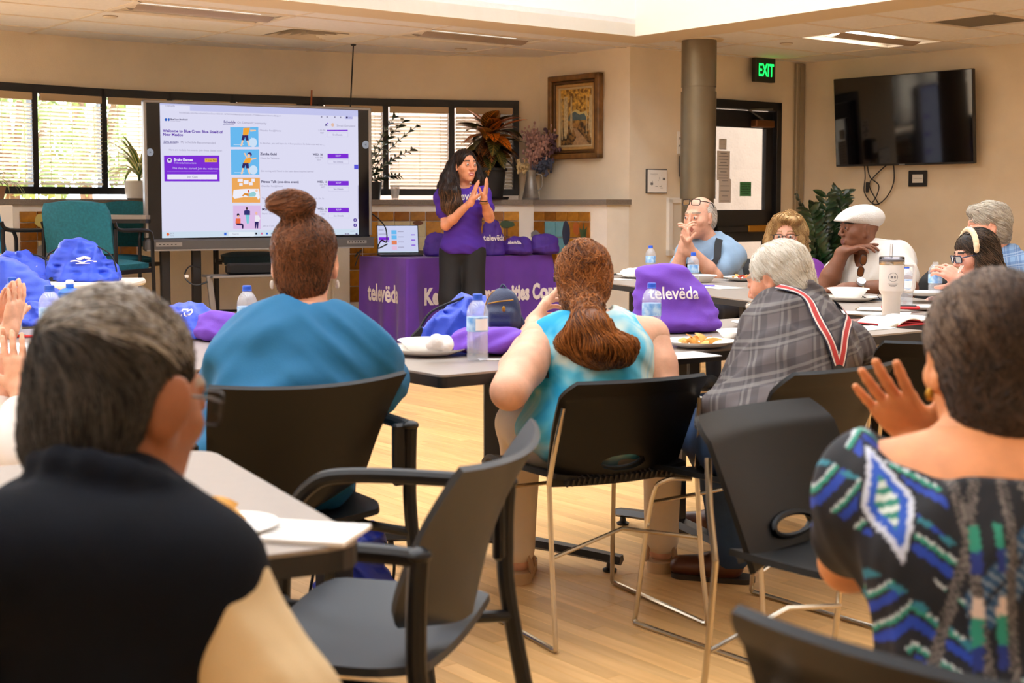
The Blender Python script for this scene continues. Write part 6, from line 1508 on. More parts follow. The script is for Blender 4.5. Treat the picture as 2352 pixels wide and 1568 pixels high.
# croton
p = ledge(1118, .2); t = thing('potted_croton', 'large croton with dark and orange leaves in a black pot', 'plant', p)
q = MB(); q.lathe([(0, 0), (.12, 0), (.15, .26), (.165, .265), (.165, .29), (.15, .29), (.14, .26), (0, .26)], n=28); q.build('pot', M('pot_black', (26, 26, 28), .5), t); q = MB(); q.lathe([(0, 0), (.17, 0), (.185, .025), (.178, .025), (.165, .006)], n=28); q.build('saucer', m_black, t); q = MB(); q.lathe([(0, .262), (.142, .262)], n=20); q.build('soil', MATS['soil'], t)
for k in range(3): q = MB(); q.tube(bez([(.03 * k - .03, 0, .25), (.05 * k - .05, .02, .42), (.06 * k - .06, 0, .6)], 5), .016, 8); q.build('stem', m_mb, t)
def croton_mat(nm, base, vein):
    m = bpy.data.materials.new(nm); m.use_nodes = True; nt = m.node_tree; b_ = nt.nodes['Principled BSDF']; tc = nt.nodes.new('ShaderNodeTexCoord'); sp = nt.nodes.new('ShaderNodeSeparateXYZ'); nt.links.new(tc.outputs['Object'], sp.inputs[0])
    ab = nt.nodes.new('ShaderNodeMath'); ab.operation = 'ABSOLUTE'; nt.links.new(sp.outputs['X'], ab.inputs[0])
    sub_ = nt.nodes.new('ShaderNodeMath'); sub_.operation = 'SUBTRACT'; nt.links.new(sp.outputs['Y'], sub_.inputs[0]); nt.links.new(ab.outputs[0], sub_.inputs[1])
    mu = nt.nodes.new('ShaderNodeMath'); mu.operation = 'MULTIPLY'; mu.inputs[1].default_value = 230.; nt.links.new(sub_.outputs[0], mu.inputs[0]); si = nt.nodes.new('ShaderNodeMath'); si.operation = 'SINE'; nt.links.new(mu.outputs[0], si.inputs[0])
    r = nt.nodes.new('ShaderNodeValToRGB'); e = r.color_ramp.elements; e[0].position = .62; e[0].color = lin(base); e[1].position = .9; e[1].color = lin(vein); nt.links.new(si.outputs[0], r.inputs[0])
    lt = nt.nodes.new('ShaderNodeMath'); lt.operation = 'LESS_THAN'; lt.inputs[1].default_value = .0045; nt.links.new(ab.outputs[0], lt.inputs[0]); mx = nt.nodes.new('ShaderNodeMix'); mx.data_type = 'RGBA'; nt.links.new(lt.outputs[0], mx.inputs[0]); nt.links.new(r.outputs[0], mx.inputs[6]); mx.inputs[7].default_value = lin(vein); nt.links.new(mx.outputs[2], b_.inputs['Base Color']); b_.inputs['Roughness'].default_value = .35; return m
mc = [croton_mat('croton_dark', (40, 32, 24), (140, 84, 40)), croton_mat('croton_orange', (224, 120, 30), (80, 40, 16)), croton_mat('croton_bronze', (96, 70, 28), (220, 140, 50)), croton_mat('croton_green', (44, 54, 28), (120, 104, 44))]
lcs = [leaf_mesh(.31, .15, m_, b_, .2, 10, ridge=.001) for m_ in mc for b_ in (.35, .7)]
rg = random.Random(9)
for k in range(84):
    f = k / 84; z = .42 + .24 * f + rg.uniform(-.03, .03); el = R(-35 + 85 * f + rg.uniform(-16, 16)); mi_ = rg.choice((0, 0, 2, 3)) if f < .55 else rg.choice((0, 1, 1, 2, 2, 3))
    plant_leaf(lcs[mi_ * 2 + rg.randint(0, 1)], t, (rg.uniform(-.05, .05), rg.uniform(-.04, .04), z), k * 2.4, el, rg.uniform(-.3, .3), rg.uniform(.8, 1.15))
# galvanised pitcher with dried flowers
p = ledge(1212, .25); t = thing('metal_pitcher', 'galvanised metal pitcher on the ledge beside the painting', 'pitcher', p); m_galv = M('galvanised', (150, 146, 142), .4, .7, var=.25, vs=14)
q = MB(); q.lathe([(0, 0), (.078, 0), (.08, .004), (.08, .02), (.076, .024), (.044, .2), (.043, .225), (.052, .27), (.048, .27), (.04, .22), (.0, .21)], n=28); q.build('body', m_galv, t)
q = MB(); q.tube(bez([(.048, 0, .24), (.1, 0, .22), (.1, 0, .12), (.066, 0, .08)], 6), .006, 6); q.build('handle', m_galv, t); q = MB(); q.grid(lambda a, b: (-.05 - .03 * a, (b - .5) * .04 * (1 - .6 * a), .255 + .03 * a), 4, 4, .002); q.build('spout', m_galv, t)
fl = thing('dried_flowers', 'bunch of dusty pink and purple dried flowers in the pitcher', 'flowers', p + Z * .255)
m_fp = M('dried_pink', (176, 138, 132), .9, rnd=.2); m_fd = M('dried_plum', (86, 62, 74), .9, rnd=.2); m_fg = M('dried_bluegrey', (70, 76, 96), .9, rnd=.2); m_fb = M('dried_straw', (196, 174, 130), .9); rg = random.Random(21)
def sprig(mat, az, el, L, seed, nb=26, s=.014):
    r2 = random.Random(seed); m4 = Matrix.Rotation(az, 4, 'Z') @ Matrix.Rotation(el, 4, 'X'); q = MB(); tip = m4 @ Vector((0, L, 0)); mid = tip * .5 + Vector((0, 0, .03)); pts = bez([Vector((0, 0, -.05)), mid, tip], 5); q.tube(pts, .0022, 5)
    for k in range(nb):
        c_ = pts[r2.randint(4, len(pts) - 1)]; a = c_ + Vector((r2.gauss(0, .028), r2.gauss(0, .028), r2.gauss(0, .03))); q.tube([c_, a], .0012, 4); q.sphere(a, (s * r2.uniform(.5, 1), s * .5, s * r2.uniform(.6, 1.3)), 5, 4)
    q.build('flower_sprig', mat, fl)
for k in range(16): sprig(m_fp, R(-90) + rg.uniform(-1.9, 1.9), R(rg.uniform(52, 88)), rg.uniform(.25, .4), k, 40)
for k in range(5): sprig(m_fd, R(-70) + rg.uniform(-.6, .6), R(rg.uniform(40, 70)), rg.uniform(.26, .36), 40 + k, 18, .02)
for k in range(5): sprig(m_fg, R(-80) + rg.uniform(-.7, .5), R(rg.uniform(10, 40)), rg.uniform(.14, .22), 60 + k, 26, .022)
for k in range(4): sprig(m_fb, R(100) + rg.uniform(-.7, .5), R(rg.uniform(0, 30)), rg.uniform(.1, .16), 80 + k, 10, .02)
# plastic cup on the ledge
p = ledge(898, .22); t = thing('plastic_cup', 'clear plastic cup on the window ledge beside the display', 'cup', p); q = MB(); q.lathe([(0, .002), (.03, 0), (.033, .01), (.044, .115), (.047, .118), (.044, .12), (.041, .11), (.03, .012), (0, .01)], n=24); q.build('cup_wall', MPlastic('cup_plastic', (.95, .95, .95), .3, .08, .15), t); q = MB(); q.lathe([(0, .012), (.031, .012), (.038, .06), (0, .06)], n=20); q.build('contents', MPlastic('melt_water', (.95, .95, .95), .3, .05, .1), t)
# tall ZZ plant by the TV wall, in a pot on a stand
p = P(1893, 560, d=11.6); t = thing('zz_plant', 'tall dark green plant against the right wall below the television', 'plant', (p.x, p.y, 0)); q = MB(); q.lathe([(0, .3), (.13, .3), (.17, .62), (.16, .62), (0, .58)], n=28); q.build('pot', M('pot_brown', (90, 66, 50), .6), t); q = MB(); q.lathe([(0, .28), (.19, .28), (.19, .3), (0, .3)], n=20)
for k in range(4): q.cyl((.14 * math.cos(k * 1.571), .14 * math.sin(k * 1.571), 0), (.14 * math.cos(k * 1.571), .14 * math.sin(k * 1.571), .28), .014, 8)
q.build('plant_stand', m_mb, t)
lz2 = leaf_mesh(.13, .06, m_zz, .5, .25, 7)
for (az, el, L, bv_) in ((R(-30), R(68), .98, .35), (R(-50), R(74), .85, .1), (R(60), R(80), .8, .3), (R(20), R(84), .7, .2), (R(-100), R(82), .72, .2), (R(-60), R(60), .5, .6), (R(10), R(76), .6, .3), (R(120), R(80), .66, .2), (R(-20), R(86), .8, .1)): zz_stem(t, Vector((0, 0, .58)), az, el, L * .86, 13, lz2, bv_)
# ------------------------------------------------------------------ people
def W3(px, py, d): return np.array(P(px, py, d=d))
def nz(v): v = np.array(v, float); return v / np.linalg.norm(v)
def skin(name, c, v=.1): return M(name, c, .55, var=v, vs=30, bump=.06, bs=120, sub=.12)
def hairmat(name, c, c2, rough=.5):
    m = bpy.data.materials.new(name); m.use_nodes = True; nt = m.node_tree; b = nt.nodes['Principled BSDF']; L = nt.links; MATS[name] = m
    g = nt.nodes.new('ShaderNodeNewGeometry'); tc = nt.nodes.new('ShaderNodeTexCoord'); n = nt.nodes.new('ShaderNodeTexNoise'); n.inputs['Scale'].default_value = 14; n.inputs['Detail'].default_value = 4; L.new(tc.outputs['Object'], n.inputs['Vector'])
    ad = nt.nodes.new('ShaderNodeMath'); ad.operation = 'ADD'; L.new(g.outputs['Random Per Island'], ad.inputs[0]); L.new(n.outputs['Fac'], ad.inputs[1])
    mu = nt.nodes.new('ShaderNodeMath'); mu.operation = 'MULTIPLY'; mu.inputs[1].default_value = .55; L.new(ad.outputs[0], mu.inputs[0])
    r = nt.nodes.new('ShaderNodeValToRGB'); e = r.color_ramp.elements; e[0].position = .25; e[0].color = lin(c); e[1].position = .85; e[1].color = lin(c2); L.new(mu.outputs[0], r.inputs[0]); L.new(r.outputs[0], b.inputs['Base Color'])
    b.inputs['Roughness'].default_value = rough; b.inputs['Specular IOR Level'].default_value = .35; return m
def head_matrix(c, yaw, pitch=0., roll=0., s=1.):
    return Matrix.Translation(Vector(c)) @ Matrix.Rotation(R(yaw), 4, 'Z') @ Matrix.Rotation(R(pitch), 4, 'X') @ Matrix.Rotation(R(roll), 4, 'Y') @ Matrix.Scale(s, 4)
def head_prims(fem=False, smile=False):
    j = .052 if fem else .058
    p = [ell((0, -.018, .032), (.074, .094, .088), k=.03), ell((0, .016, -.03), (j + .006, .07, .082), k=.04), ell((0, .045, -.075), (.036, .036, .034), k=.04), ell((0, .067, -.1), (.02, .016, .014), k=.025),
         seg((-.03, .078, .03), (.03, .078, .03), .013, k=.02), ell((-.042, .055, -.018), (.022, .022, .02), k=.025), ell((.042, .055, -.018), (.022, .022, .02), k=.025),
         seg((0, .088, .018), (0, .108, -.022), .007, .0105, k=.012), ell((-.0125, .096, -.028), (.0085, .01, .008), k=.008), ell((.0125, .096, -.028), (.0085, .01, .008), k=.008),
         ell((-.031, .1, .008), (.017, .014, .011), k=.012, op=-1), ell((.031, .1, .008), (.017, .014, .011), k=.012, op=-1),
         ell((-.031, .084, .007), (.0145, .0095, .0105), k=.006), ell((.031, .084, .007), (.0145, .0095, .0105), k=.006),
         seg((-.02, .086, -.056), (.02, .086, -.056), .0065, k=.008), seg((-.016, .086, -.068), (.016, .086, -.068), .0075, k=.008), seg((-.023, .094, -.062), (.023, .094, -.062), .0022, k=.004, op=-1)]
    for s in (-1, 1):
        p += [ell((s * .077, -.008, -.002), (.008, .019, .031), np.array(Euler((R(-12), 0, R(-s * 18))).to_matrix()), k=.008), ell((s * .083, -.006, .004), (.004, .01, .018), np.array(Euler((R(-12), 0, R(-s * 18))).to_matrix()), k=.006, op=-1), ell((s * .075, -.002, -.03), (.007, .01, .01), k=.008)]
    return p
def hand_prims(wrist, fdir, pn, thumb, curl=.25, spread=.06, s=1., curls=None, thumb_in=0., tcurl=.2):
    """palm, four unequal jointed fingers and a thumb; thumb=+1/-1 picks the side"""
    f = nz(fdir); n = nz(np.array(pn) - f * np.dot(pn, f)); lat = np.cross(f, n) * thumb; w = np.array(wrist); pr = []
    P_ = lambda a, b, c: w + (f * a + lat * b + n * c) * s
    pr.append(ell(P_(.05, 0, 0), (.05 * s, .042 * s, .015 * s), np.stack([f, lat, n], 1), k=.012 * s))
    kn = [(.094, .033), (.099, .011), (.094, -.011), (.084, -.032)]; ln = [.072, .08, .074, .057]; rr = [.0093, .0095, .009, .0078]
    for i in range(4):
        pr.append(seg(P_(.0, kn[i][1] * .45, 0), P_(kn[i][0], kn[i][1], 0), .013 * s, .0108 * s, k=.012 * s))
        c = (curls[i] if curls else curl); a = c * .8; sp = spread * (1.5 - i); p0 = P_(kn[i][0], kn[i][1], 0)
        for q, fr in enumerate((.46, .3, .24)):
            d = nz((f * math.cos(sp) + lat * math.sin(sp)) * math.cos(a) + n * math.sin(a)); p1 = p0 + d * ln[i] * fr * s
            pr.append(seg(p0, p1, rr[i] * (1 - .1 * q) * s, rr[i] * (.92 - .1 * q) * s, k=.004 * s)); p0 = p1; a += c
    t0 = P_(.022, .024, .004); d0 = nz(f * .62 + lat * (.75 - thumb_in * .5) + n * (.25 + thumb_in * .5)); t1 = t0 + d0 * .042 * s; d1 = nz(d0 + f * tcurl + n * tcurl * .4); t2 = t1 + d1 * .032 * s; d2 = nz(d1 + f * tcurl); t3 = t2 + d2 * .026 * s
    pr += [seg(t0, t1, .0165 * s, .0125 * s, k=.014 * s), seg(t1, t2, .0118 * s, .0105 * s, k=.005 * s), seg(t2, t3, .0105 * s, .0085 * s, k=.004 * s), seg(P_(-.02, 0, 0), P_(.015, 0, 0), .027 * s, .028 * s, k=.015 * s)]
    return pr
def arm_prims(S_, E_, Wr, r=(.05, .041, .027)):
    S_, E_, Wr = map(np.array, (S_, E_, Wr)); m = S_ * .5 + E_ * .5; f = E_ * .72 + Wr * .28
    return [seg(S_, m, r[0], r[0] * .95, k=.02), seg(m, E_, r[0] * .95, r[1], k=.02), seg(E_, f, r[1], r[1] * 1.06, k=.02), seg(f, Wr, r[1] * 1.06, r[2], k=.02)]
def torso_prims(pel, nb, yaw, w=.165, dp=.105, belly=0., infl=0., sh=.19, drop=.045, shoulders=None, trap=1.):
    pel, nb = np.array(pel), np.array(nb); up = nz(nb - pel); rt = np.array((math.cos(R(yaw)), math.sin(R(yaw)), 0)); rt = nz(rt - up * rt.dot(up)); fw = np.cross(up, rt); Q = np.stack([rt, fw, up], 1); L = np.linalg.norm(nb - pel); pr = []
    for (t, a, b, c, o) in ((.0, 1.0, 1.05, .24, .0), (.25, .92, 1.0 + belly, .26, .02 + belly * .05), (.5, .95, 1.02 + belly * .6, .26, .01 + belly * .03), (.72, 1.03, 1.0, .22, 0), (.9, .86, .74, .12, -.005)):
        pr.append(ell(pel + up * t * L + fw * o, (w * a + infl, dp * b + infl, max(.09, c * L) + infl), Q, k=.05))
    if shoulders is None: shoulders = (nb - up * drop - rt * sh, nb - up * drop + rt * sh)
    SL, SR = map(np.array, shoulders)
    pr += [seg(SL, SR, .058 + infl, .058 + infl, k=.05), seg(SL, nb, .05 + infl, .052 * trap + infl, k=.04), seg(SR, nb, .05 + infl, .052 * trap + infl, k=.04)]
    return pr, SL, SR, rt, fw, up
def strands(name, vs, fs, flow, n, L, rad_, mat, parent, origin, sel=None, seed=0, lift=.004, steps=4, wav=0., taper=True):
    n = int(n * .6); rad = rad_ * 1.25
    rg = np.random.RandomState(seed); bv = BVHTree.FromPolygons([Vector(v) for v in vs], [tuple(int(x) for x in f) for f in fs]); c = vs[fs].mean(1)
    if sel is not None: c = c[sel(c)]
    if not len(c): return
    out = []
    for i in rg.randint(0, len(c), n):
        p = Vector(c[i] + rg.normal(size=3) * .003); pts = []; l = L * rg.uniform(.5, 1.1); ph = rg.uniform(0, 6.3); jit = rg.normal(size=3) * .12; l0 = lift * rg.uniform(.2, 1.)
        for s in range(steps + 1):
            h = bv.find_nearest(p)
            if h[0] is None: break
            nn = h[1]; pts.append(h[0] + nn * ((l0 if s == 0 else lift * .6) + wav * math.sin(ph + s * 1.7)))
            d = Vector(flow(np.array(h[0])) + jit); d = d - nn * d.dot(nn)
            if d.length < 1e-5: break
            p = h[0] + d.normalized() * (l / steps)
        if len(pts) == steps + 1: out.append(pts)
    if not out: return
    A = np.array(out, float) - np.array(origin); N_, S_ = A.shape[:2]; T = np.gradient(A, axis=1); T /= np.linalg.norm(T, axis=2, keepdims=True) + 1e-9
    rv = rg.normal(size=(N_, 1, 3)); n1 = np.cross(T, rv); n1 /= np.linalg.norm(n1, axis=2, keepdims=True) + 1e-9; n2 = np.cross(T, n1)
    rr = rad * (1 - (.6 if taper else 0) * np.arange(S_) / (S_ - 1)); V_ = np.stack([A + (n1 * math.cos(a) + n2 * math.sin(a)) * rr[None, :, None] for a in (0, 2.0944, 4.1888)], 2).reshape(-1, 3)
    base = (np.arange(N_)[:, None, None] * S_ + np.arange(S_ - 1)[None, :, None]) * 3; k0 = np.arange(3)[None, None, :]; k1 = (k0 + 1) % 3
    F = np.stack([base + k0, base + k1, base + 3 + k1, base + 3 + k0], -1).reshape(-1, 4)
    link(name, np_mesh(name, V_, F, mat), parent, kind='stuff')
class Person:
    def __init__(s, label, base):
        s.root = thing('person', label, 'person', (base[0], base[1], 0)); s.o = (base[0], base[1], 0); s.body = []; s.fine = []
    def add(s, name, prims, h, mat, disp=None, mi=None, parent=None): return blob(name, prims, h, mat, parent or s.root, disp, mi, origin=s.o)
    def raw(s, name, prims, h, mat, disp=None, parent=None):
        vs, fs = sdf_mesh(prims, h, disp); o = link(name, np_mesh(name, vs, fs, mat, None, s.o), parent or s.root); return vs, fs, o
    def make_body(s, parts, mats, face=None):
        """parts: list of (prims, voxel); one mesh; face: (head matrix, lip colour index, brow)"""
        V_, F_, n = [], [], 0
        for pr, h in parts:
            v, f = sdf_mesh(pr, h); V_.append(v); F_.append(f + n); n += len(v)
        v = np.concatenate(V_); f = np.concatenate(F_); mi = np.zeros(len(f), int)
        if face is not None:
            hm, brow = face; inv = np.array(hm.inverted()); c = v[f].mean(1); l = c @ inv[:3, :3].T + inv[:3, 3]
            lip = (np.abs(l[:, 0]) < .024 - (np.abs(l[:, 2] + .062) * .9)) & (l[:, 2] > -.077) & (l[:, 2] < -.05) & (l[:, 1] > .07) & (l[:, 1] < .11); mi[lip] = 1
            if brow: b = (np.abs(np.abs(l[:, 0]) - .033) < .019) & (np.abs(l[:, 2] - .036 + (np.abs(l[:, 0]) - .03) ** 2 * 6) < .0045) & (l[:, 1] > .05) & (l[:, 1] < .11); mi[b] = 2
        link('body', np_mesh('body', v, f, mats, mi, s.o), s.root)
    def eyes(s, hm, iris=(70, 46, 30), look=(0, 0), out=.0006):
        mw_, mi_ = M('eye_white', (204, 194, 186), .3), M('iris_%d' % sum(iris), iris, .2)
        for sx in (-1, 1):
            c = hm @ Vector((sx * .031, .0813 + out, .007)) - Vector(s.o); q = MB(); q.sphere(c, .0117 * hm.to_scale().x, 14, 10); q.cur = 1; q.sphere(c + hm.to_3x3() @ Vector((look[0] * .002, .0056, look[1] * .002)),   .0078 * hm.to_scale().x, 10, 8); q.build('eye', [mw_, mi_], s.root)
    def glasses(s, hm, mat, w=.028, hgt=.018, y=.108, z=.006, lens=None, up=0., r=.0018):
        o = Vector(s.o); T = lambda x, yy, zz: hm @ Vector((x, yy, zz)) - o; g = None; q = MB()
        for sx in (-1, 1): q.tube([T(sx * .034 + x, y - abs(sx * .034 + x) ** 2 * 3, z + zz) for x, zz in rrect(2 * w, 2 * hgt, .009, 3)], r, 5, closed=True)
        q.tube([T(-.007, y, z + .005), T(0, y + .002, z + .008), T(.007, y, z + .005)], r, 5)
        for sx in (-1, 1): q.tube([T(sx * .062, y - .012, z + .008), T(sx * .078, y - .05, z + .01 - up * .3), T(sx * .083, -.005, z + .008 - up), T(sx * .08, -.03, z - .012 - up)], r, 5)
        g = q.build('glasses', mat, s.root)
        q = MB()
        for sx in (-1, 1): q.poly([T(sx * .034 + x, y - abs(sx * .034 + x) ** 2 * 3, z + zz) for x, zz in rrect(2 * w, 2 * hgt, .009, 3)])
        q.build('lens', lens or MClear('spectacle_lens', (.93, .95, .97), .3, .02), g)
def ring(c, rt, fw, rx, ry, r, n=14, up=None, tilt=0.):
    pts = [np.array(c) + np.array(rt) * rx * math.cos(2 * math.pi * i / n) + np.array(fw) * ry * math.sin(2 * math.pi * i / n) + np.array((0, 0, 1)) * tilt * math.sin(2 * math.pi * i / n) for i in range(n)]
    return [seg(pts[i], pts[(i + 1) % n], r, r, k=.01) for i in range(n)]
def legs_sit(pel, fwd, kneeh=.5, tl=.43, sep=.1, rt=None, foot=.08, spread=0.):
    fwd = nz(fwd); rt = np.array((fwd[1], -fwd[0], 0)) if rt is None else rt; out = []
    for s in (-1, 1):
        hip = np.array(pel) + rt * sep * s + np.array((0, 0, -.02)); kn = hip + fwd * tl + rt * s * spread; kn[2] = kneeh; an = kn + fwd * -.03; an[2] = .09; out.append((hip, kn, an))
    return out, fwd
def pants_prims(legs, r=(.088, .065, .055, .05)):
    pr = []
    for hip, kn, an in legs: pr += [seg(hip, kn, r[0], r[1], k=.03), seg(kn, an, r[2] + .006, r[3], k=.03)]
    return pr
def shoes(pers, legs, fwd, mat, sole):
    for hip, kn, an in legs:
        c = np.array((an[0], an[1], 0.)) - np.array(pers.o); f = nz(fwd)
        o = link('shoe', np_mesh('shoe', *sdf_mesh([seg(c + (0, 0, .05), c + f * .05 + (0, 0, .045), .045, .042, k=.03), seg(c + f * .05 + (0, 0, .04), c + f * .16 + (0, 0, .035), .042, .035, k=.03), ell(c + (0, 0, -.05), (.3, .3, .056), k=.004, op=-1)], .006), mat), pers.root)
        q = MB(); rot = Matrix.Rotation(math.atan2(f[1], f[0]), 3, 'Z'); q.prism([tuple((rot @ Vector((x, y, 0)) + Vector(c))[:2]) for x, y in rrect(.27, .088, .04, 4, .055, 0)], .0, .016); q.build('sole', sole, o)

# ============ 1. the man in the vest, lower left
s1 = skin('skin_tan', (150, 92, 58)); lips = M('lips', (150, 84, 74), .4); browd = M('brow_dark', (50, 38, 30), .7); browg = M('brow_grey', (150, 130, 112), .8)
m_navyf = M('navy_fleece', (9, 13, 22), .9, var=.3, vs=9, bump=.15, bs=300, spec=.15); m_beige = M('beige_cotton', (198, 172, 130), .8, var=.06, vs=10, bump=.1, bs=300)
m_saltp = hairmat('hair_salt_pepper', (12, 10, 10), (84, 80, 76), .6)
hd = W3(290, 925, 1.63); hm = head_matrix(hd, -30, -12, 0, 1.02); nb = W3(268, 1195, 1.56); pel = np.array((nb[0] - .06, nb[1] - .1, .52))
p = Person('grey haired man in a dark vest and beige shirt seen from behind', pel)
SR = W3(478, 1330, 1.50); SL = W3(-150, 1290, 1.36)
tp, _, _, rt, fw, up = torso_prims(pel, nb, -18, .175, .115, .1, 0, shoulders=(SL, SR)); EL = W3(640, 1640, 1.45); WR = W3(560, 1560, 1.75)
leg, lf_ = legs_sit(pel, (.3, .95, 0), .5); LE = SL + np.array((-.04, .08, -.28)); LW = W3(300, 1330, 1.85)
p.make_body([(xf(head_prims() + [ell((.083, -.014, .0), (.01, .025, .038), np.array(Euler((R(-12), 0, R(-24))).to_matrix()), k=.006)], hm) + [seg(hd + np.array((0, -.02, -.06)), nb, .062, .066, k=.03)], .005), (arm_prims(SR, EL, WR, (.05, .044, .03)) + hand_prims(WR, (-.3, .9, .1), (0, 0, -1), 1), .006), (arm_prims(SL, LE, LW) + hand_prims(LW, (.3, .9, 0), (0, 0, -1), -1), .008), (tp + pants_prims(leg, (.07, .055, .05, .04)), .012)], [s1, lips, browg], (hm, True))
p.eyes(hm, (50, 36, 26))
tv, *_ = torso_prims(pel, nb, -18, .182, .125, .12, .012, shoulders=(SL + (SR - SL) * .06, SR - (SR - SL) * .06))
p.add('vest', tv + ring(nb + np.array((0, .0, .02)), rt, fw, .088, .085, .021, tilt=-.012) + ring(nb + np.array((0, .0, .04)), rt, fw, .086, .085, .017, tilt=-.012), .006, m_navyf, folds(.008, 22, 3))
p.add('shirt', [seg(SR + (SL - SR) * .12, SR, .064, .066, k=.03), seg(SR, EL, .068, .062, k=.03), seg(EL, EL * .3 + WR * .7, .062, .05, k=.03), seg(SL, LE, .067, .06, k=.03), seg(LE, LE * .3 + LW * .7, .06, .048, k=.03)] + ring(nb + np.array((0, 0, .036)), rt, fw, .076, .078, .01, tilt=-.012), .006, m_beige, wrinkles(.022, 22, 5, (.3, .1, -.9), (.8, .1, -.4), SR, (0, 0, 1), folds(.012, 20, 5)))
p.add('trousers', pants_prims(leg), .012, M('dark_trousers', (30, 30, 36), .8)); shoes(p, leg, lf_, m_ink, m_edge)
hp = xf([ell((0, -.03, .042), (.081, .098, .089), k=.02), ell((0, -.062, -.02), (.073, .062, .075), k=.03), ell((0, -.07, -.065), (.05, .045, .04), k=.03), ell((0, .13, -.03), (.12, .09, .11), k=.012, op=-1), ell((-.09, .012, -.03), (.045, .05, .066), k=.012, op=-1), ell((.09, .012, -.03), (.045, .05, .066), k=.012, op=-1)], hm)
hv, hf, ho = p.raw('hair', hp, .005, m_saltp, folds(.002, 90, 8)); inv1 = np.array(hm.to_3x3())
strands('hair_strands', hv, hf, lambda q_, A_=np.array(hm.inverted()), B_=inv1: B_ @ (lambda t_: np.array((.15, .05, -.95)) * (1 - t_) + np.array((.4, .85, -.15)) * t_)(min(1, max(0, ((A_ @ np.append(q_, 1))[2] + .02) / .12))), 7000, .06, .0008, m_saltp, ho, p.o, seed=1, lift=.006)
m_top1 = hairmat('hair_grey_top', (96, 92, 88), (196, 192, 186), .55); A1_ = np.array(hm.inverted()); strands('grey_strands', hv, hf, lambda q_: inv1 @ np.array((.4, .85, -.15)), 2600, .05, .0008, m_top1, ho, p.o, sel=lambda c_: (c_ @ A1_[:3, :3].T + A1_[:3, 3])[:, 2] > .068, seed=21, lift=.008)
p.glasses(hm, M('glasses_dark', (34, 28, 26), .3, .3), .027, .02)

# ============ 2. the woman with a bun in a teal shirt
s2 = skin('skin_olive', (212, 150, 116)); m_tealT = M('teal_cotton', (7, 96, 140), .8, var=.06, vs=6, bump=.08, bs=300); m_hbr = hairmat('hair_dark_brown', (22, 13, 10), (150, 92, 54), .4)
hd = W3(700, 606, 3.62); hm = head_matrix(hd, 3, -4, 0, 1.04); nb = W3(708, 752, 3.52); c, fwv = CH_TEAL; pel = np.array((c.x + .01, c.y + .02, .55))
p = Person('woman with a brown top bun in a teal shirt seen from behind', pel)
SL = W3(553, 842, 3.50); SR = W3(842, 834, 3.50); tp, _, _, rt, fw, up = torso_prims(pel, nb, 0, .19, .13, .1, 0, shoulders=(SL, SR))
EL = W3(508, 900, 3.66); WL = W3(582, 738, 4.22); ER = W3(872, 890, 3.7); WR = W3(700, 770, 4.2); leg, lf_ = legs_sit(pel, (.0, 1, 0), .5)
p.make_body([(xf(head_prims(True), hm) + [seg(hd + np.array((0, -.02, -.05)), nb + np.array((0, .01, 0)), .054, .058, k=.03), ell(nb, (.1, .07, .03), k=.04)], .005), (arm_prims(SL, EL, WL, (.05, .042, .027)) + hand_prims(WL, (.55, .75, .12), (.3, .1, -.6), -1, .55), .004), (arm_prims(SR, ER, WR) + hand_prims(WR, (-.4, .8, .2), (-.5, .2, -.4), 1, .5), .006), (tp + pants_prims(leg, (.08, .06, .05, .04)), .012)], [s2, lips, browd], (hm, True))
tv, *_ = torso_prims(pel, nb, 0, .2, .14, .12, .02, shoulders=(SL, SR))
p.add('shirt', tv + [seg(SL, SL * .25 + EL * .75, .078, .08, k=.05), seg(SL * .25 + EL * .75, EL, .08, .07, k=.03), seg(SR, SR * .25 + ER * .75, .078, .08, k=.05), seg(SR * .25 + ER * .75, ER, .08, .07, k=.03)] + ring(nb + np.array((0, 0, -.004)), rt, fw, .093, .08, .012, tilt=-.01) + [ell(nb + np.array((0, 0, .075)), (.085, .07, .062), k=.012, op=-1)], .0075, m_tealT, wrinkles(.02, 24, 9, (.75, 0, .62), (-.75, 0, .62), nb, (1, 0, 0), folds(.012, 14, 9)))
p.add('trousers', pants_prims(leg), .012, M('navy_trousers', (24, 28, 44), .8)); shoes(p, leg, lf_, m_ink, m_edge)
hp = xf([ell((0, -.022, .038), (.082, .1, .092), k=.02), ell((0, -.055, -.03), (.066, .052, .07), k=.03), seg((0, -.066, -.07), (0, -.06, -.105), .035, .014, k=.03), ell((0, .14, -.05), (.13, .09, .12), k=.012, op=-1), ell((-.086, .01, -.02), (.024, .034, .055), k=.01, op=-1), ell((.086, .01, -.02), (.024, .034, .055), k=.01, op=-1),
         seg((-.012, -.062, .105), (-.016, -.075, .135), .034, .036, k=.015), ell((-.012, -.07, .148), (.046, .038, .028), k=.015), ell((-.056, -.07, .148), (.034, .03, .023), k=.015), ell((-.03, -.07, .162), (.042, .032, .02), k=.012)], hm)
hv, hf, ho = p.raw('hair', hp, .0045, m_hbr, folds(.002, 70, 4)); H3 = np.array(hm.to_3x3()); HI = np.array(hm.inverted())
strands('hair_strands', hv, hf, lambda q_: H3 @ ((lambda l: np.array((-l[0], 0, .14 - l[2])) if l[2] < .12 else np.array((.9, .3 * math.sin(l[2] * 300), .2)))((HI @ np.append(q_, 1))[:3])), 7000, .08, .0008, m_hbr, ho, p.o, seed=2, lift=.004)
for sx in (-1, 1):
    q = MB(); e = hm @ Vector((sx * .082, -.004, -.052)) - Vector(p.o); q.sphere(e, (.006, .003, .012), 8, 6); q.build('earring', M('pearl', (220, 214, 206), .3), p.root)

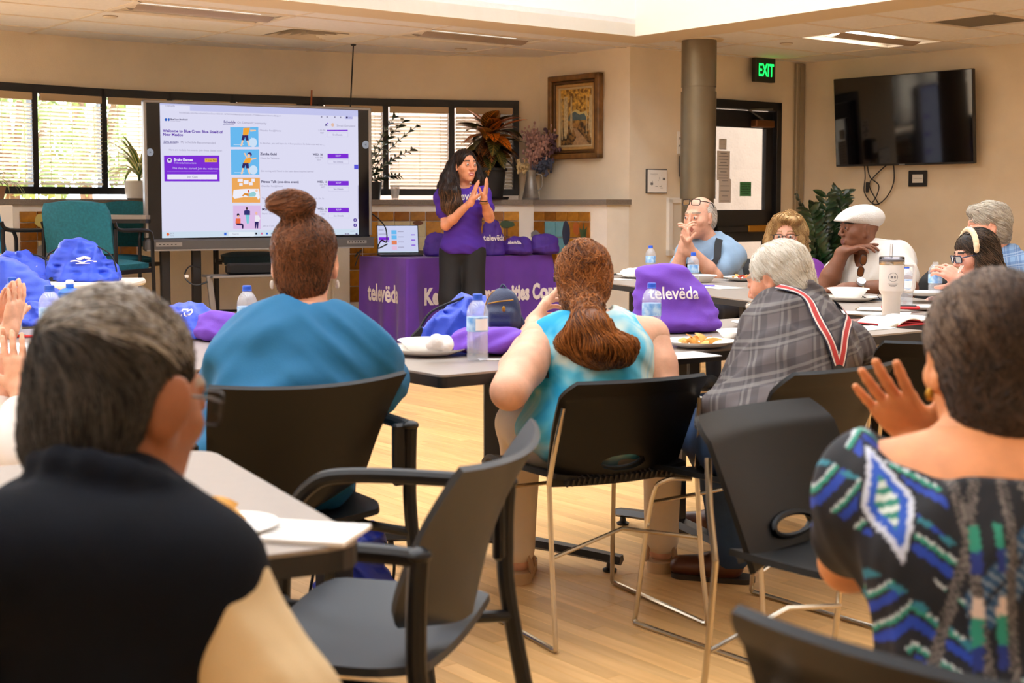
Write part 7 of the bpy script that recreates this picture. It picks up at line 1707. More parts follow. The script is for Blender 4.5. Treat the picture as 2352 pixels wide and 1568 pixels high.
# ============ 3. the woman in the tie-dye top
s3 = skin('skin_fair', (226, 172, 142)); m_hred = hairmat('hair_auburn', (74, 38, 18), (196, 122, 58), .4)
def tiedye():
    m = bpy.data.materials.new('tie_dye_cotton'); m.use_nodes = True; nt = m.node_tree; b = nt.nodes['Principled BSDF']; L = nt.links; tc = nt.nodes.new('ShaderNodeTexCoord')
    n = nt.nodes.new('ShaderNodeTexNoise'); n.inputs['Scale'].default_value = 4.2; n.inputs['Detail'].default_value = 3; n.inputs['Distortion'].default_value = 1.2; L.new(tc.outputs['Object'], n.inputs['Vector'])
    r = nt.nodes.new('ShaderNodeValToRGB'); e = r.color_ramp.elements; e[0].position = .4; e[0].color = lin((22, 158, 208)); e[1].position = .6; e[1].color = lin((206, 222, 214)); k = e.new(.48); k.color = lin((90, 190, 220)); L.new(n.outputs['Fac'], r.inputs[0]); L.new(r.outputs[0], b.inputs['Base Color']); b.inputs['Roughness'].default_value = .8; return m
hd = W3(1342, 648, 4.12); hm = head_matrix(hd, -12, -8, 0, .98); nb = W3(1352, 758, 4.06); c, fwv = CH_TIE; pel = np.array((c.x + .02, c.y + .0, .54)); fwv = np.array(fwv)
p = Person('woman with an auburn ponytail in a blue tie-dye top', pel)
SL = W3(1240, 790, 4.0); SR = W3(1490, 775, 4.1); tp, _, _, rt, fw, up = torso_prims(pel, nb, 8, .175, .12, .1, 0, shoulders=(SL, SR))
EL = W3(1170, 898, 3.74); WL = W3(1228, 742, 4.4); ER = W3(1528, 905, 4.02); WR = W3(1470, 880, 4.3)
hipL = pel + np.array((-.13, .02, -.02)); hipR = pel + np.array((.13, 0, -.02)); leg = [(hipL, W3(1195, 1010, 4.38) * np.array((1, 1, 0)) + np.array((0, 0, .5)), np.append(np.array(P(1190, 1330, z=0))[:2], .1)), (hipR, W3(1522, 1000, 4.42) * np.array((1, 1, 0)) + np.array((0, 0, .5)), np.append(np.array(P(1518, 1305, z=0))[:2], .1))]
p.make_body([(xf(head_prims(True), hm) + [seg(hd + np.array((0, -.02, -.05)), nb, .05, .055, k=.03), ell(nb + np.array((0, 0, -.02)), (.12, .07, .04), k=.05), seg(SL, nb, .05, .05, k=.04), seg(SR, nb, .05, .05, k=.04)], .005), (arm_prims(SL, EL, WL, (.062, .05, .029)) + hand_prims(WL, (.25, .6, .35), (.5, -.3, -.3), -1, .5), .0042), (arm_prims(SR, ER, WR, (.062, .05, .029)) + hand_prims(WR, (-.5, .7, .2), (-.4, -.4, -.3), 1, .4), .006), (tp + pants_prims(leg, (.08, .06, .042, .036)), .01)], [s3, lips, browd], (hm, True))
tv, *_ = torso_prims(pel, nb, 8, .185, .128, .14, .012, shoulders=(SL * .72 + SR * .28, SR * .72 + SL * .28))
p.add('tie_dye_top', tv + [seg(SL * .78 + nb * .22, nb * .7 + SL * .3, .056, .05, k=.03), seg(SR * .78 + nb * .22, nb * .7 + SR * .3, .056, .05, k=.03), ell(pel + np.array((0, -.02, -.01)), (.2, .15, .1), k=.05), ell(nb + np.array((0, 0, .085)), (.08, .07, .07), k=.012, op=-1)], .007, tiedye(), wrinkles(.016, 26, 12, (.7, 0, .6), (-.7, 0, .6), nb, (1, 0, 0), folds(.006, 18, 12)))
m_cream = M('cream_cotton', (226, 206, 182), .8, var=.05, vs=6); p.add('trousers', pants_prims(leg, (.098, .078, .062, .056)) + [ell(pel + np.array((0, 0, -.03)), (.19, .15, .1), k=.04)], .010, m_cream, folds(.006, 20, 3))
m_sand = M('sandal_tan', (176, 140, 104), .6); m_sole = M('sandal_sole', (196, 164, 124), .7)
for (hip, kn, an) in leg:
    c0 = np.array((an[0], an[1], 0)) - np.array(p.o); f = nz((.15, 1, 0)); rot = Matrix.Rotation(math.atan2(f[1], f[0]), 3, 'Z')
    q = MB(); q.prism([tuple((rot @ Vector((x, y, 0)) + Vector(c0))[:2]) for x, y in rrect(.25, .09, .042, 5, .05, 0)], 0, .036); sh = q.build('sandal', m_sole, p.root)
    blob('foot', [seg(c0 + (0, 0, .075), c0 + f * .13 + (0, 0, .055), .034, .026, k=.03), seg(c0 + (0, 0, .12), c0 + (0, 0, .06), .034, .036, k=.03)], .006, s3, sh)
    q = MB()
    for t_ in ((-.05, .075, .1), (.0, .11, .085), (.1, .085, .07)):
        q.tube([Vector(c0) + rot @ Vector((t_[0] * .6 + .0, .046 * math.cos(a), .03 + t_[2] * math.sin(a) * .95)) for a in [k * math.pi / 8 for k in range(9)]], .007, 6)
    q.build('strap', m_sand, sh)
hp = xf([ell((0, -.02, .035), (.084, .102, .094), k=.02), ell((0, -.05, -.03), (.074, .06, .07), k=.03), ell((0, -.082, -.075), (.05, .036, .04), k=.03), ell((0, .15, -.05), (.13, .1, .13), k=.012, op=-1)], hm)
tl = [hd + np.array((.0, -.085, -.06)), W3(1350, 715, 3.96), W3(1352, 760, 3.9), W3(1375, 800, 3.88), W3(1420, 820, 3.89), W3(1440, 828, 3.9)]
hp += [seg(tl[0], tl[1], .036, .036, k=.02), seg(tl[1], tl[2], .04, .062, k=.02), seg(tl[2], tl[3], .062, .055, k=.02), seg(tl[3], tl[4], .052, .028, k=.02), seg(tl[4], tl[5], .026, .012, k=.02), seg(tl[2], W3(1300, 785, 3.9), .05, .03, k=.03), seg(tl[3], W3(1440, 800, 3.9), .05, .03, k=.03), seg(tl[3], W3(1340, 815, 3.9), .045, .03, k=.03), seg(tl[3], W3(1372, 848, 3.9), .034, .012, k=.02)]
hv, hf, ho = p.raw('hair', hp, .005, m_hred, folds(.009, 40, 6)); H3 = np.array(hm.to_3x3()); HI = np.array(hm.inverted()); zt_ = tl[1][2]
strands('hair_strands', hv, hf, lambda q_: np.array((tl[1] - q_)) if q_[2] > zt_ + .01 else np.array((.45 * math.sin(q_[2] * 60 + q_[0] * 30) + .35, 0, -1.)), 6500, .1, .001, m_hred, ho, p.o, seed=3, lift=.007, wav=.002)

# ============ 4. the white haired man in plaid with suspenders
def plaid(name, base, light, dark, sc):
    m = bpy.data.materials.new(name); m.use_nodes = True; nt = m.node_tree; b = nt.nodes['Principled BSDF']; L = nt.links; tc = nt.nodes.new('ShaderNodeTexCoord'); mp = nt.nodes.new('ShaderNodeMapping'); L.new(tc.outputs['Object'], mp.inputs[0]); mp.inputs['Rotation'].default_value = (0, R(12), R(24)); mp.inputs['Scale'].default_value = (sc, sc, sc)
    sp = nt.nodes.new('ShaderNodeSeparateXYZ'); L.new(mp.outputs[0], sp.inputs[0]); facs = []
    for ax in ('X', 'Z'):
        for (ph, th) in ((0, .965), (1.3, .985)):
            a = nt.nodes.new('ShaderNodeMath'); a.operation = 'ADD'; a.inputs[1].default_value = ph; L.new(sp.outputs[ax], a.inputs[0]); s_ = nt.nodes.new('ShaderNodeMath'); s_.operation = 'SINE'; L.new(a.outputs[0], s_.inputs[0]); g = nt.nodes.new('ShaderNodeMapRange'); g.inputs[1].default_value = th - .03; g.inputs[2].default_value = th; L.new(s_.outputs[0], g.inputs[0]); facs.append((g.outputs[0], .6))
        s_ = nt.nodes.new('ShaderNodeMath'); s_.operation = 'SINE'; L.new(sp.outputs[ax], s_.inputs[0]); g = nt.nodes.new('ShaderNodeMapRange'); g.inputs[1].default_value = -.3; g.inputs[2].default_value = -.2; L.new(s_.outputs[0], g.inputs[0]); facs.append((g.outputs[0], -1))
    rgb = nt.nodes.new('ShaderNodeRGB'); rgb.outputs[0].default_value = lin(base); last = rgb.outputs[0]
    for o_, k in facs:
        mx = nt.nodes.new('ShaderNodeMix'); mx.data_type = 'RGBA'; mu = nt.nodes.new('ShaderNodeMath'); mu.operation = 'MULTIPLY'; mu.inputs[1].default_value = .55 if k > 0 else .45; L.new(o_, mu.inputs[0]); L.new(mu.outputs[0], mx.inputs[0]); L.new(last, mx.inputs[6]); mx.inputs[7].default_value = lin(light if k > 0 else dark); last = mx.outputs[2]
    L.new(last, b.inputs['Base Color']); b.inputs['Roughness'].default_value = .8; return m
m_plaid = plaid('plaid_cotton', (88, 80, 80), (158, 152, 146), (44, 39, 43), 74.); s4 = skin('skin_ruddy', (206, 142, 112)); m_hwh = hairmat('hair_white', (196, 186, 168), (246, 242, 232), .55)
hd = W3(1786, 646, 4.32); hm = head_matrix(hd, 52, -16, 0, .96); nb = W3(1858, 726, 4.26); c, fwv = CH_PLAID; pel = np.array((c.x + .03, c.y + .05, .54))
p = Person('white haired bearded man in plaid with striped suspenders', pel)
SL = W3(1745, 815, 4.22); SR = W3(1945, 790, 4.35); tp, _, _, rt, fw, up = torso_prims(pel, nb, 22, .17, .12, .1, 0, shoulders=(SL, SR), drop=.06)
EL = W3(1762, 935, 4.12); WL = W3(1688, 958, 3.98); ER = W3(1985, 850, 4.55); WR = W3(1850, 800, 4.75); fl_ = nz((-.93, .3, 0)); kl = np.array(P(1625, 990, d=4.02)); kl[2] = .52
leg = [(pel + np.array((-.1, -.06, -.02)), kl, np.append(np.array(P(1668, 1225, z=0))[:2] + np.array((0, 0)), .09)), (pel + np.array((.0, .12, -.02)), kl + np.array((.06, .3, 0)), np.append((kl + np.array((.12, .3, 0)))[:2], .09))]
p.make_body([(xf(head_prims(), hm) + [seg(hd + np.array((.02, -.01, -.05)), nb, .056, .06, k=.03)], .005), (arm_prims(SL, EL, WL, (.05, .044, .032)) + hand_prims(WL, (-.6, .1, -.1), (0, 0, -1), 1, .4), .006), (arm_prims(SR, ER, WR) + hand_prims(WR, (-.8, .3, 0), (0, 0, -1), -1, .4), .007), (tp + pants_prims(leg, (.07, .055, .05, .04)), .012)], [s4, lips, browg], (hm, True))
p.eyes(hm, (90, 110, 130))
tv, *_ = torso_prims(pel, nb, 22, .18, .13, .12, .012, shoulders=(SL, SR), drop=.06); shv, shf, _ = p.raw('shirt', tv + [seg(SL, EL, .07, .072, k=.04), seg(SR, ER, .07, .07, k=.04)] + ring(nb + np.array((-.008, .01, .01)), rt, fw, .07, .07, .016, tilt=-.02) + ring(nb + np.array((-.008, .01, .03)), rt, fw, .066, .066, .012, tilt=-.02), .0062, m_plaid, wrinkles(.02, 24, 14, (.5, 0, .8), (-.6, 0, .7), nb, (1, 0, 0), folds(.008, 18, 14)))
p.add('jeans', pants_prims(leg, (.092, .075, .07, .062)), .011, M('denim', (34, 60, 96), .85, var=.2, vs=14, bump=.15, bs=400), folds(.006, 24, 2)); shoes(p, leg, fl_, M('brown_leather', (84, 44, 28), .35), M('dark_sole', (40, 30, 24), .7))
def suspenders(pers, vs, fs, pts_list, w, cols):
    bv = BVHTree.FromPolygons([Vector(v) for v in vs], [tuple(int(x) for x in f) for f in fs]); view = Vector((0, 1, 0))
    for pts in pts_list:
        path = []
        for pt in bez([Vector(x) for x in pts], 8):
            h = bv.find_nearest(pt); path.append((h[0], h[1]))
        for _ in range(3): path = [path[0]] + [((path[i - 1][0] + path[i][0] * 2 + path[i + 1][0]) / 4, (path[i - 1][1] + path[i][1] + path[i + 1][1]).normalized()) for i in range(1, len(path) - 1)] + [path[-1]]
        path = [(a_ + b_ * .004, b_) for a_, b_ in path]
        sr = None
        for k, (a, b, mat) in enumerate(cols):
            q = MB(); vv_, ff_ = [], []
            for i, (c_, n_) in enumerate(path):
                t_ = (path[min(i + 1, len(path) - 1)][0] - path[max(i - 1, 0)][0]).normalized(); sd = t_.cross(n_).normalized()
                for e in (a, b): vv_.append(c_ + sd * w * e + n_ * (.005 + .0008 * k) - Vector(pers.o))
            ff_ = [(2 * i, 2 * i + 1, 2 * i + 3, 2 * i + 2) for i in range(len(path) - 1)]; q.add(vv_, ff_); o = q.build('suspender' if sr is None else 'stripe', mat, pers.root if sr is None else sr); sr = sr or o
stripe = [(-1, 1, M('webbing_navy', (28, 30, 52), .8)), (-.72, .72, M('webbing_white', (226, 214, 206), .8)), (-.45, .45, M('webbing_red', (178, 54, 52), .8))]
J = W3(1917, 838, 4.0)
suspenders(p, shv, shf, [[W3(1800, 700, 4.2), W3(1850, 720, 4.1), W3(1890, 765, 4.02), J], [W3(1928, 690, 4.25), W3(1945, 730, 4.15), W3(1935, 770, 4.05), J + np.array((.01, 0, 0))]], .0185, stripe)
suspenders(p, shv, shf, [[J, W3(1916, 858, 4.0), W3(1912, 900, 4.0)]], .022, [(-1, 1, M('leather_black', (20, 18, 18), .5))])
hp = xf([ell((0, -.024, .038), (.082, .1, .091), k=.02), ell((0, -.065, -.015), (.07, .055, .068), k=.03), ell((0, -.08, -.06), (.05, .035, .035), k=.03), ell((0, .135, -.04), (.12, .09, .12), k=.012, op=-1), ell((-.086, .0, -.02), (.026, .034, .05), k=.01, op=-1), ell((.086, .0, -.02), (.026, .034, .05), k=.01, op=-1)], hm)
hv, hf, ho = p.raw('hair', hp, .0045, m_hwh, folds(.004, 80, 3)); H3 = np.array(hm.to_3x3())
strands('hair_strands', hv, hf, lambda q_: H3 @ np.array((0, -.5, -.8)), 4200, .05, .0009, m_hwh, ho, p.o, seed=4, lift=.007)
bp_ = xf([ell((0, .03, -.075), (.062, .07, .05), k=.03), ell((0, .065, -.105), (.036, .034, .035), k=.03), ell((0, .105, -.055), (.035, .02, .012), k=.012)], hm); bvv, bff, bo = p.raw('beard', bp_, .0045, m_hwh, folds(.004, 90, 5)); strands('beard_strands', bvv, bff, lambda q_: H3 @ np.array((0, .2, -1.)), 1200, .03, .0008, m_hwh, bo, p.o, seed=5, lift=.006)

# ============ 5. the woman in the patterned dress, lower right
s5 = skin('skin_amber', (214, 142, 92)); m_hdk = hairmat('hair_brunette', (18, 12, 10), (84, 62, 46), .42)
def dressmat():
    m = bpy.data.materials.new('patterned_dress'); m.use_nodes = True; nt = m.node_tree; b = nt.nodes['Principled BSDF']; L = nt.links; N = nt.nodes.new
    at_ = N('ShaderNodeAttribute'); at_.attribute_name = 'Col'; L.new(at_.outputs['Color'], b.inputs['Base Color']); b.inputs['Roughness'].default_value = .75; return m
hd = W3(2268, 835, 1.86); hm = head_matrix(hd, 8, -6, 0, 1.0); nb = W3(2262, 1075, 1.80); c, fwv = CH_DRESS; pel = np.array((.66, 1.70, .55))
p = Person('woman in a blue green patterned dress clapping, seen from behind', pel)
SL = W3(2012, 1125, 1.82); SR = W3(2520, 1150, 1.74); tp, _, _, rt, fw, up = torso_prims(pel, nb, 5, .165, .115, .1, 0, shoulders=(SL, SR))
EL = W3(1950, 1290, 1.95); WL = W3(2112, 1005, 2.16); ER = W3(2560, 1400, 1.9); WR = W3(2260, 1030, 2.3); leg, lf_ = legs_sit(pel, (.5, .86, 0), .5)
fd = W3(2010, 872, 2.10) - WL
p.make_body([(xf(head_prims(True), hm) + [seg(hd + np.array((0, -.02, -.05)), nb, .052, .058, k=.03), ell(nb + np.array((0, -.0, -.03)), (.15, .085, .06), k=.05), seg(SL, nb, .052, .05, k=.05), seg(SR, nb, .052, .05, k=.05)], .005), (arm_prims(SL, EL, WL, (.05, .04, .027)) + hand_prims(WL, fd, (.45, .75, .35), -1, .07, .1, .98, thumb_in=-.2, tcurl=.35), .0034), (arm_prims(SR, ER, WR) + hand_prims(WR, fd, (-.45, -.75, -.2), 1, .1), .006), (tp + pants_prims(leg, (.08, .06, .05, .04)), .012)], [s5, lips, browd], (hm, True))
tv, *_ = torso_prims(pel, nb, 5, .172, .122, .12, .012, shoulders=(SL, SR)); SEL = SL * .45 + EL * .55
dp_ = tv + [seg(SL, SEL, .066, .07, k=.04), seg(SR, SR * .45 + ER * .55, .066, .07, k=.04), seg(SL, SL * .6 + nb * .4, .056, .054, k=.03), ell(nb + np.array((0, -.02, .07)), (.16, .14, .088), k=.012, op=-1)] + pants_prims([(l[0], l[1], l[1] + np.array((0, 0, -.1))) for l in leg], (.11, .1, .1, .1))
dv, df, dro = p.raw('dress', dp_, .0040, dressmat(), wrinkles(.01, 26, 15, (.1, 0, 1), None, (0, 0, 0), (1, 0, 0), folds(.005, 18, 15)))
def dress_paint(me, vs):
    """the printed pattern, laid out on the cloth: navy ground, chevrons on the shoulder, diagonal bands, chain lines"""
    x = (vs - nb) @ rt; z = (vs - nb) @ up; n = len(vs); col = np.tile(np.array(lin((10, 14, 24))[:3]), (n, 1)); C_ = lambda t: np.array(lin(t)[:3])
    ax = np.abs(x)
    s_ = (ax - .15) + (z + .08) * .15
    band = np.abs(np.abs(s_) * 1.3 + (z * 1.0) % .22 - .11)
    zone = ax > .105
    ph = ((z + np.abs(ax - .155) * 1.1) * 21) % 1.0
    for lo_, hi_, cc_ in ((.0, .3, (24, 62, 168)), (.3, .42, (12, 16, 28)), (.42, .56, (36, 140, 118)), (.56, .63, (200, 208, 214)), (.63, 1., (10, 14, 26))): k = zone & (ph >= lo_) & (ph < hi_); col[k] = C_(cc_)
    k = zone & (((z * 8.5 - ax * 11) % 1) < .36); col[k] = C_((9, 12, 22)); k = zone & (((z * 8.5 - ax * 11) % 1) > .9) & (((z * 40) % 1) < .5); col[k] = C_((40, 120, 140))
    dia = np.abs(ax - .16) / .024 + np.abs(z + .035) / .075; k = (ax > .11) & (dia < 1.25); col[k] = C_((10, 14, 24)); k = (ax > .11) & (dia < 1.1); col[k] = C_((196, 204, 222)); k = (ax > .11) & (dia < .85); col[k] = C_((34, 84, 190)); k = (ax > .11) & (dia < .5) & ((z * 60) % 1 < .5); col[k] = C_((206, 220, 214)); k = (ax > .11) & (dia < .5) & ((z * 60) % 1 >= .5); col[k] = C_((36, 130, 110))
    d = (z + .11) + (ax - .02) * .95; k = (~zone) & (d > -.035) & (d < .03) & (z < -.02); col[k] = C_((30, 74, 110)); k2 = k & (((ax * 70 - z * 70) % 1) < .3); col[k2] = C_((120, 134, 150)); k2 = k & (np.abs(d) < .004); col[k2] = C_((16, 22, 34))
    d = (z + .24) + (ax - .02) * .9; k = (d > -.04) & (d < .01) & (z < -.1); col[k] = C_((44, 84, 92)); k2 = k & (((ax * 90 + z * 30) % 1) < .4); col[k2] = C_((150, 172, 168))
    for (x0, sl) in ((.092, .0), (.02, -.16), (.035, .12), (.06, .34)):
        l = ax - (x0 + sl * (-z)); k = (np.abs(l) < .006) & (z < -.0); col[k] = C_((110, 104, 100)); k2 = k & (((z * 150 + l * 120) % 1) < .4); col[k2] = C_((22, 22, 28))
    for (x0, w_) in ((.076, .006), (.05, .005)):
        l = ax - (x0 + .1 * (-z)); k = (np.abs(l) < w_) & (z < -.08); t = (z * 9) % 1; col[k & (t < .3)] = C_((38, 140, 116)); col[k & (t >= .3) & (t < .5)] = C_((220, 196, 180)); col[k & (t > .75)] = C_((24, 44, 120))
    k = (z < -.28) & (ax > .1); t = ((z + .15 * np.sin(ax * 40)) * 22 + ax * 14) % 1; col[k & (t < .35)] = C_((150, 190, 186)); col[k & (t > .8)] = C_((34, 120, 104))
    ca = me.color_attributes.new('Col', 'FLOAT_COLOR', 'POINT'); ca.data.foreach_set('color', np.hstack([col, np.ones((n, 1))]).astype(np.float32).ravel())
dress_paint(dro.data, dv)
q = MB(); sh_ = [nb * .45 + SL * .55 + np.array((0, -.05, .035)), nb * .6 + SL * .4 + np.array((0, -.085, -.02)), nb * .6 + SL * .4 + np.array((0, -.09, -.07))]; q.tube([v - Vector(p.o) for v in bez(sh_, 6)], .009, 6); q.build('shoulder_strap', M('strap_pink', (226, 190, 172), .8), p.root)
shoes(p, leg, lf_, m_ink, m_edge)
hp = xf([ell((0, -.022, .034), (.085, .102, .092), k=.02), ell((0, -.05, -.035), (.076, .062, .07), k=.03), ell((0, -.065, -.075), (.062, .05, .045), k=.03), ell((0, .15, -.04), (.13, .1, .13), k=.012, op=-1), ell((-.09, .012, -.025), (.022, .034, .055), k=.01, op=-1), ell((.09, .012, -.025), (.022, .034, .055), k=.01, op=-1)], hm)
hv, hf, ho = p.raw('hair', hp, .0042, m_hdk, folds(.002, 60, 7)); H3 = np.array(hm.to_3x3()); HI = np.array(hm.inverted())
strands('hair_strands', hv, hf, lambda q_: H3 @ ((lambda l: np.array((-l[0] * 1.2, -.05, -.07 - l[2])) if l[2] < .1 else np.array((l[0], -.2, -.1)))((HI @ np.append(q_, 1))[:3])), 6500, .12, .0008, m_hdk, ho, p.o, seed=6, lift=.006)
strands('light_strands', hv, hf, lambda q_: H3 @ np.array((-.3, -.7, -.5)), 800, .1, .0007, hairmat('hair_light_top', (80, 60, 46), (140, 114, 90), .45), ho, p.o, sel=lambda c_: ((c_ @ HI[:3, :3].T + HI[:3, 3]) @ np.array((-.6, .3, .8))) > .085, seed=22, lift=.007)
for sx in (-1, 1): q = MB(); e = hm @ Vector((sx * .084, -.0, -.04)) - Vector(p.o); q.sphere(e, (.006, .006, .009), 8, 6); q.build('earring', m_brass, p.root)
# ============ 6. the presenter, standing
m_shirtp = M('purple_tshirt', (70, 30, 150), .8, var=.06, vs=8, bump=.08, bs=300); m_blk = M('black_trousers', (18, 18, 22), .75, bump=.1, bs=400)
m_hblk = hairmat('hair_black_brown', (14, 10, 10), (70, 46, 34), .38); m_hend = hairmat('hair_brown_ends', (52, 34, 26), (136, 98, 68), .45)
s6 = skin('skin_warm', (220, 152, 118)); D6 = 10.9; lips6 = M('lips_rose', (186, 96, 92), .35)
hd = W3(1069, 381, D6); hm = head_matrix(hd, -148, 0, 0, 1.06); nb = W3(1061, 437, D6 + .03); pel = W3(1062, 568, D6 + .02); bx = pel.copy()
p = Person('standing presenter in a purple t-shirt clapping beside the purple table', (bx[0], bx[1])); YB = -165
SRp = W3(1020, 452, D6 + .0); SLp = W3(1107, 449, D6 + .03)      # her right, her left
tp, _, _, rt, fw, up = torso_prims(pel, nb, YB, .14, .09, 0, 0, shoulders=(SRp, SLp))
ERp = W3(1024, 518, D6 - .1); WRp = W3(1083, 462, D6 - .26); ELp = W3(1124, 500, D6 - .08); WLp = W3(1111, 458, D6 - .24)
leg = [(pel + np.array((-.085, 0, -.04)), np.array((pel[0] - .1, pel[1] - .03, .46)), np.array((pel[0] - .1, pel[1], .1))), (pel + np.array((.085, 0, -.04)), np.array((pel[0] + .09, pel[1] - .03, .46)), np.array((pel[0] + .09, pel[1], .1)))]
p.make_body([(xf(head_prims(True), hm) + [seg(hd + np.array((0, .01, -.05)), nb, .043, .05, k=.03), ell(nb, (.09, .06, .03), k=.04)], .004), (arm_prims(SRp, ERp, WRp, (.045, .037, .024)) + hand_prims(WRp, (.3, -.05, 1.), (.9, .3, 0), -1, .05, .03, .95), .0042), (arm_prims(SLp, ELp, WLp, (.045, .037, .024)) + hand_prims(WLp, (.22, -.1, 1.), (-.9, .25, 0), 1, .08, .05, .95), .0042), (tp + pants_prims(leg, (.075, .055, .045, .035)), .009)], [s6, lips6, browd], (hm, True))
p.eyes(hm, (26, 17, 13), (.4, 0), .0022)
q = MB(); q.poly([hm @ Vector((x, .0945 - abs(x) * .2, z)) - Vector(p.o) for x, z in ((-.014, -.0595), (.014, -.0595), (.01, -.0645), (0, -.066), (-.01, -.0645))]); q.build('teeth', M('teeth', (238, 230, 222), .3), p.root)
tv, *_ = torso_prims(pel, nb, YB, .148, .1, 0, .012, shoulders=(SRp, SLp))
shv, shf, sho = p.raw('t_shirt', tv + [seg(SRp, SRp * .45 + ERp * .55, .06, .066, k=.04), seg(SLp, SLp * .45 + ELp * .55, .06, .066, k=.04), ell(pel + np.array((0, 0, .01)), (.178, .135, .1), k=.04), ell(nb + np.array((0, -.02, .07)), (.085, .085, .07), k=.01, op=-1), ell(pel + np.array((0, 0, -.2)), (3., 3., .15), k=.008, op=-1)], .0075, m_shirtp, wrinkles(.014, 28, 31, (.8, 0, .3), (-.8, 0, .3), pel, (1, 0, 0), folds(.006, 20, 31)))
bvs = BVHTree.FromPolygons([Vector(v) for v in shv], [tuple(int(x) for x in f) for f in shf]); me = text_mesh('telev\u00ebda', .085, m_print, 'CENTER', bold=.002, sx=.85, sub=.02)
ctr = W3(1068, 458, D6 - .4); project_decal(me, frame_m(ctr, (1, -.1, 0), (0, 0, 1)), bvs, (0, 1, 0), .004); me.transform(Matrix.Translation(-Vector(p.o))); link('printed_lettering', me, sho)
p.add('trousers', pants_prims(leg, (.1, .085, .08, .085)) + [ell(pel + np.array((0, .01, -.03)), (.158, .11, .1), k=.04)], .011, m_blk, folds(.005, 20, 3)); shoes(p, leg, (0.05, -1, 0), m_ink, m_edge)
hp = xf([ell((0, -.02, .036), (.082, .1, .09), k=.02), ell((0, -.055, -.03), (.076, .062, .08), k=.03), ell((0, .125, -.0), (.074, .1, .098), k=.015, op=-1), ell((0, .12, -.1), (.1, .09, .09), k=.02, op=-1)], hm)
sides = [[W3(1038, 378, D6 + .0), W3(1026, 410, D6 - .06), W3(1022, 440, D6 - .12), W3(1026, 475, D6 - .13), W3(1034, 492, D6 - .14)], [W3(1036, 385, D6 + .06), W3(1018, 430, D6 + .03), W3(1012, 470, D6 - .02)], [W3(1040, 402, D6 - .01), W3(1042, 440, D6 - .13), W3(1048, 470, D6 - .15), W3(1044, 488, D6 - .15)], [W3(1090, 385, D6 + .07), W3(1098, 415, D6 + .05), W3(1100, 440, D6 + .04)]]
for sp_ in sides: hp += chain(sp_, [.042, .046, .042, .034, .016][:len(sp_)] if len(sp_) > 3 else [.045, .042, .025], .03)
top_, bot_ = P(1040, 440, d=D6).z, P(1040, 492, d=D6).z
hv, hf, ho = p.raw('hair', hp, .005, m_hblk, folds(.005, 60, 3)); strands('hair_strands', hv, hf, lambda q_: np.array((.12 * math.sin(q_[2] * 50), 0, -1.)), 3200, .14, .0016, m_hblk, ho, p.o, seed=11, lift=.006); strands('hair_ends', hv, hf, lambda q_: np.array((.2 * math.sin(q_[2] * 50), 0, -1.)), 900, .1, .0018, m_hend, ho, p.o, sel=lambda c_: c_[:, 2] < top_ + .02, seed=12, lift=.008)
for (c_, rr_, mt) in ((WLp + np.array((0, 0, -.012)), .03, m_ink), (WLp + np.array((.003, 0, -.03)), .032, m_brass)): q = MB(); q.tube([Vector(c_ - np.array(p.o)) + Vector((rr_ * math.cos(a), rr_ * math.sin(a), .004 * math.sin(a))) for a in [k * .5236 for k in range(12)]], .004, 6, closed=True); q.build('bracelet', mt, p.root)

# ============ 7. the man with glasses on his head, hands clasped
s7 = skin('skin_pale_pink', (222, 168, 142)); m_lblue = M('light_blue_linen', (140, 168, 196), .8, var=.07, vs=20, bump=.1, bs=400); m_hg = hairmat('hair_grey_short', (168, 156, 142), (216, 208, 198), .6)
D7 = 9.15; hd = W3(1606, 500, D7); hm = head_matrix(hd, 137, -4, 0, 1.13); nb = W3(1630, 560, D7 + .05); pel = np.array((W3(1662, 560, D7 + .18)[0], D7 + .2, .54))
p = Person('man in a light blue shirt with glasses on his head, hands clasped', pel); SRm = W3(1580, 582, D7 + .02); SLm = W3(1688, 586, D7 + .02)
tp, _, _, rt, fw, up = torso_prims(pel, nb, 150, .18, .12, .15, 0, shoulders=(SLm, SRm)); ERm = W3(1552, 632, D7 - .12); EM = W3(1644, 634, D7 - .14); WRm = W3(1570, 566, D7 - .22); WLm = W3(1582, 570, D7 - .22); leg, lf_ = legs_sit(pel, (-.5, -.86, 0), .5)
p.make_body([(xf(head_prims(), hm) + [seg(hd + np.array((.01, .02, -.06)), nb, .064, .07, k=.03)], .005), (arm_prims(SRm, ERm, WRm, (.052, .045, .032)) + hand_prims(WRm, (.08, -.1, 1.), (.9, .2, .1), -1, .55, .03, 1.12) + arm_prims(SLm, EM, WLm, (.052, .045, .032)) + hand_prims(WLm, (-.05, -.15, 1.), (-.9, .2, .1), 1, .55, .03, 1.12), .0055), (tp + pants_prims(leg, (.08, .06, .05, .04)), .012)], [s7, lips, browg], (hm, True))
p.eyes(hm, (80, 84, 90), (.3, 0))
tv, *_ = torso_prims(pel, nb, 150, .19, .13, .15, .014, shoulders=(SLm, SRm)); shv, shf, sho = p.raw('shirt', tv + [seg(SRm, SRm * .35 + ERm * .65, .07, .078, k=.04), seg(SLm, SLm * .3 + EM * .7, .072, .084, k=.04)] + ring(nb + np.array((0, 0, .02)), rt, fw, .078, .078, .017, tilt=-.015), .0088, m_lblue, wrinkles(.02, 24, 41, (.6, 0, .7), (-.5, 0, .8), nb, (1, 0, 0), folds(.008, 18, 41)))
suspenders(p, shv, shf, [[W3(1660, 528, D7 - .1), W3(1640, 555, D7 - .2), W3(1616, 585, D7 - .25), W3(1590, 625, D7 - .2)]], .024, [(-1, 1, M('strap_black', (20, 20, 24), .7))])
p.add('trousers', pants_prims(leg), .012, M('dark_jeans', (24, 28, 40), .8)); shoes(p, leg, lf_, m_ink, m_edge)
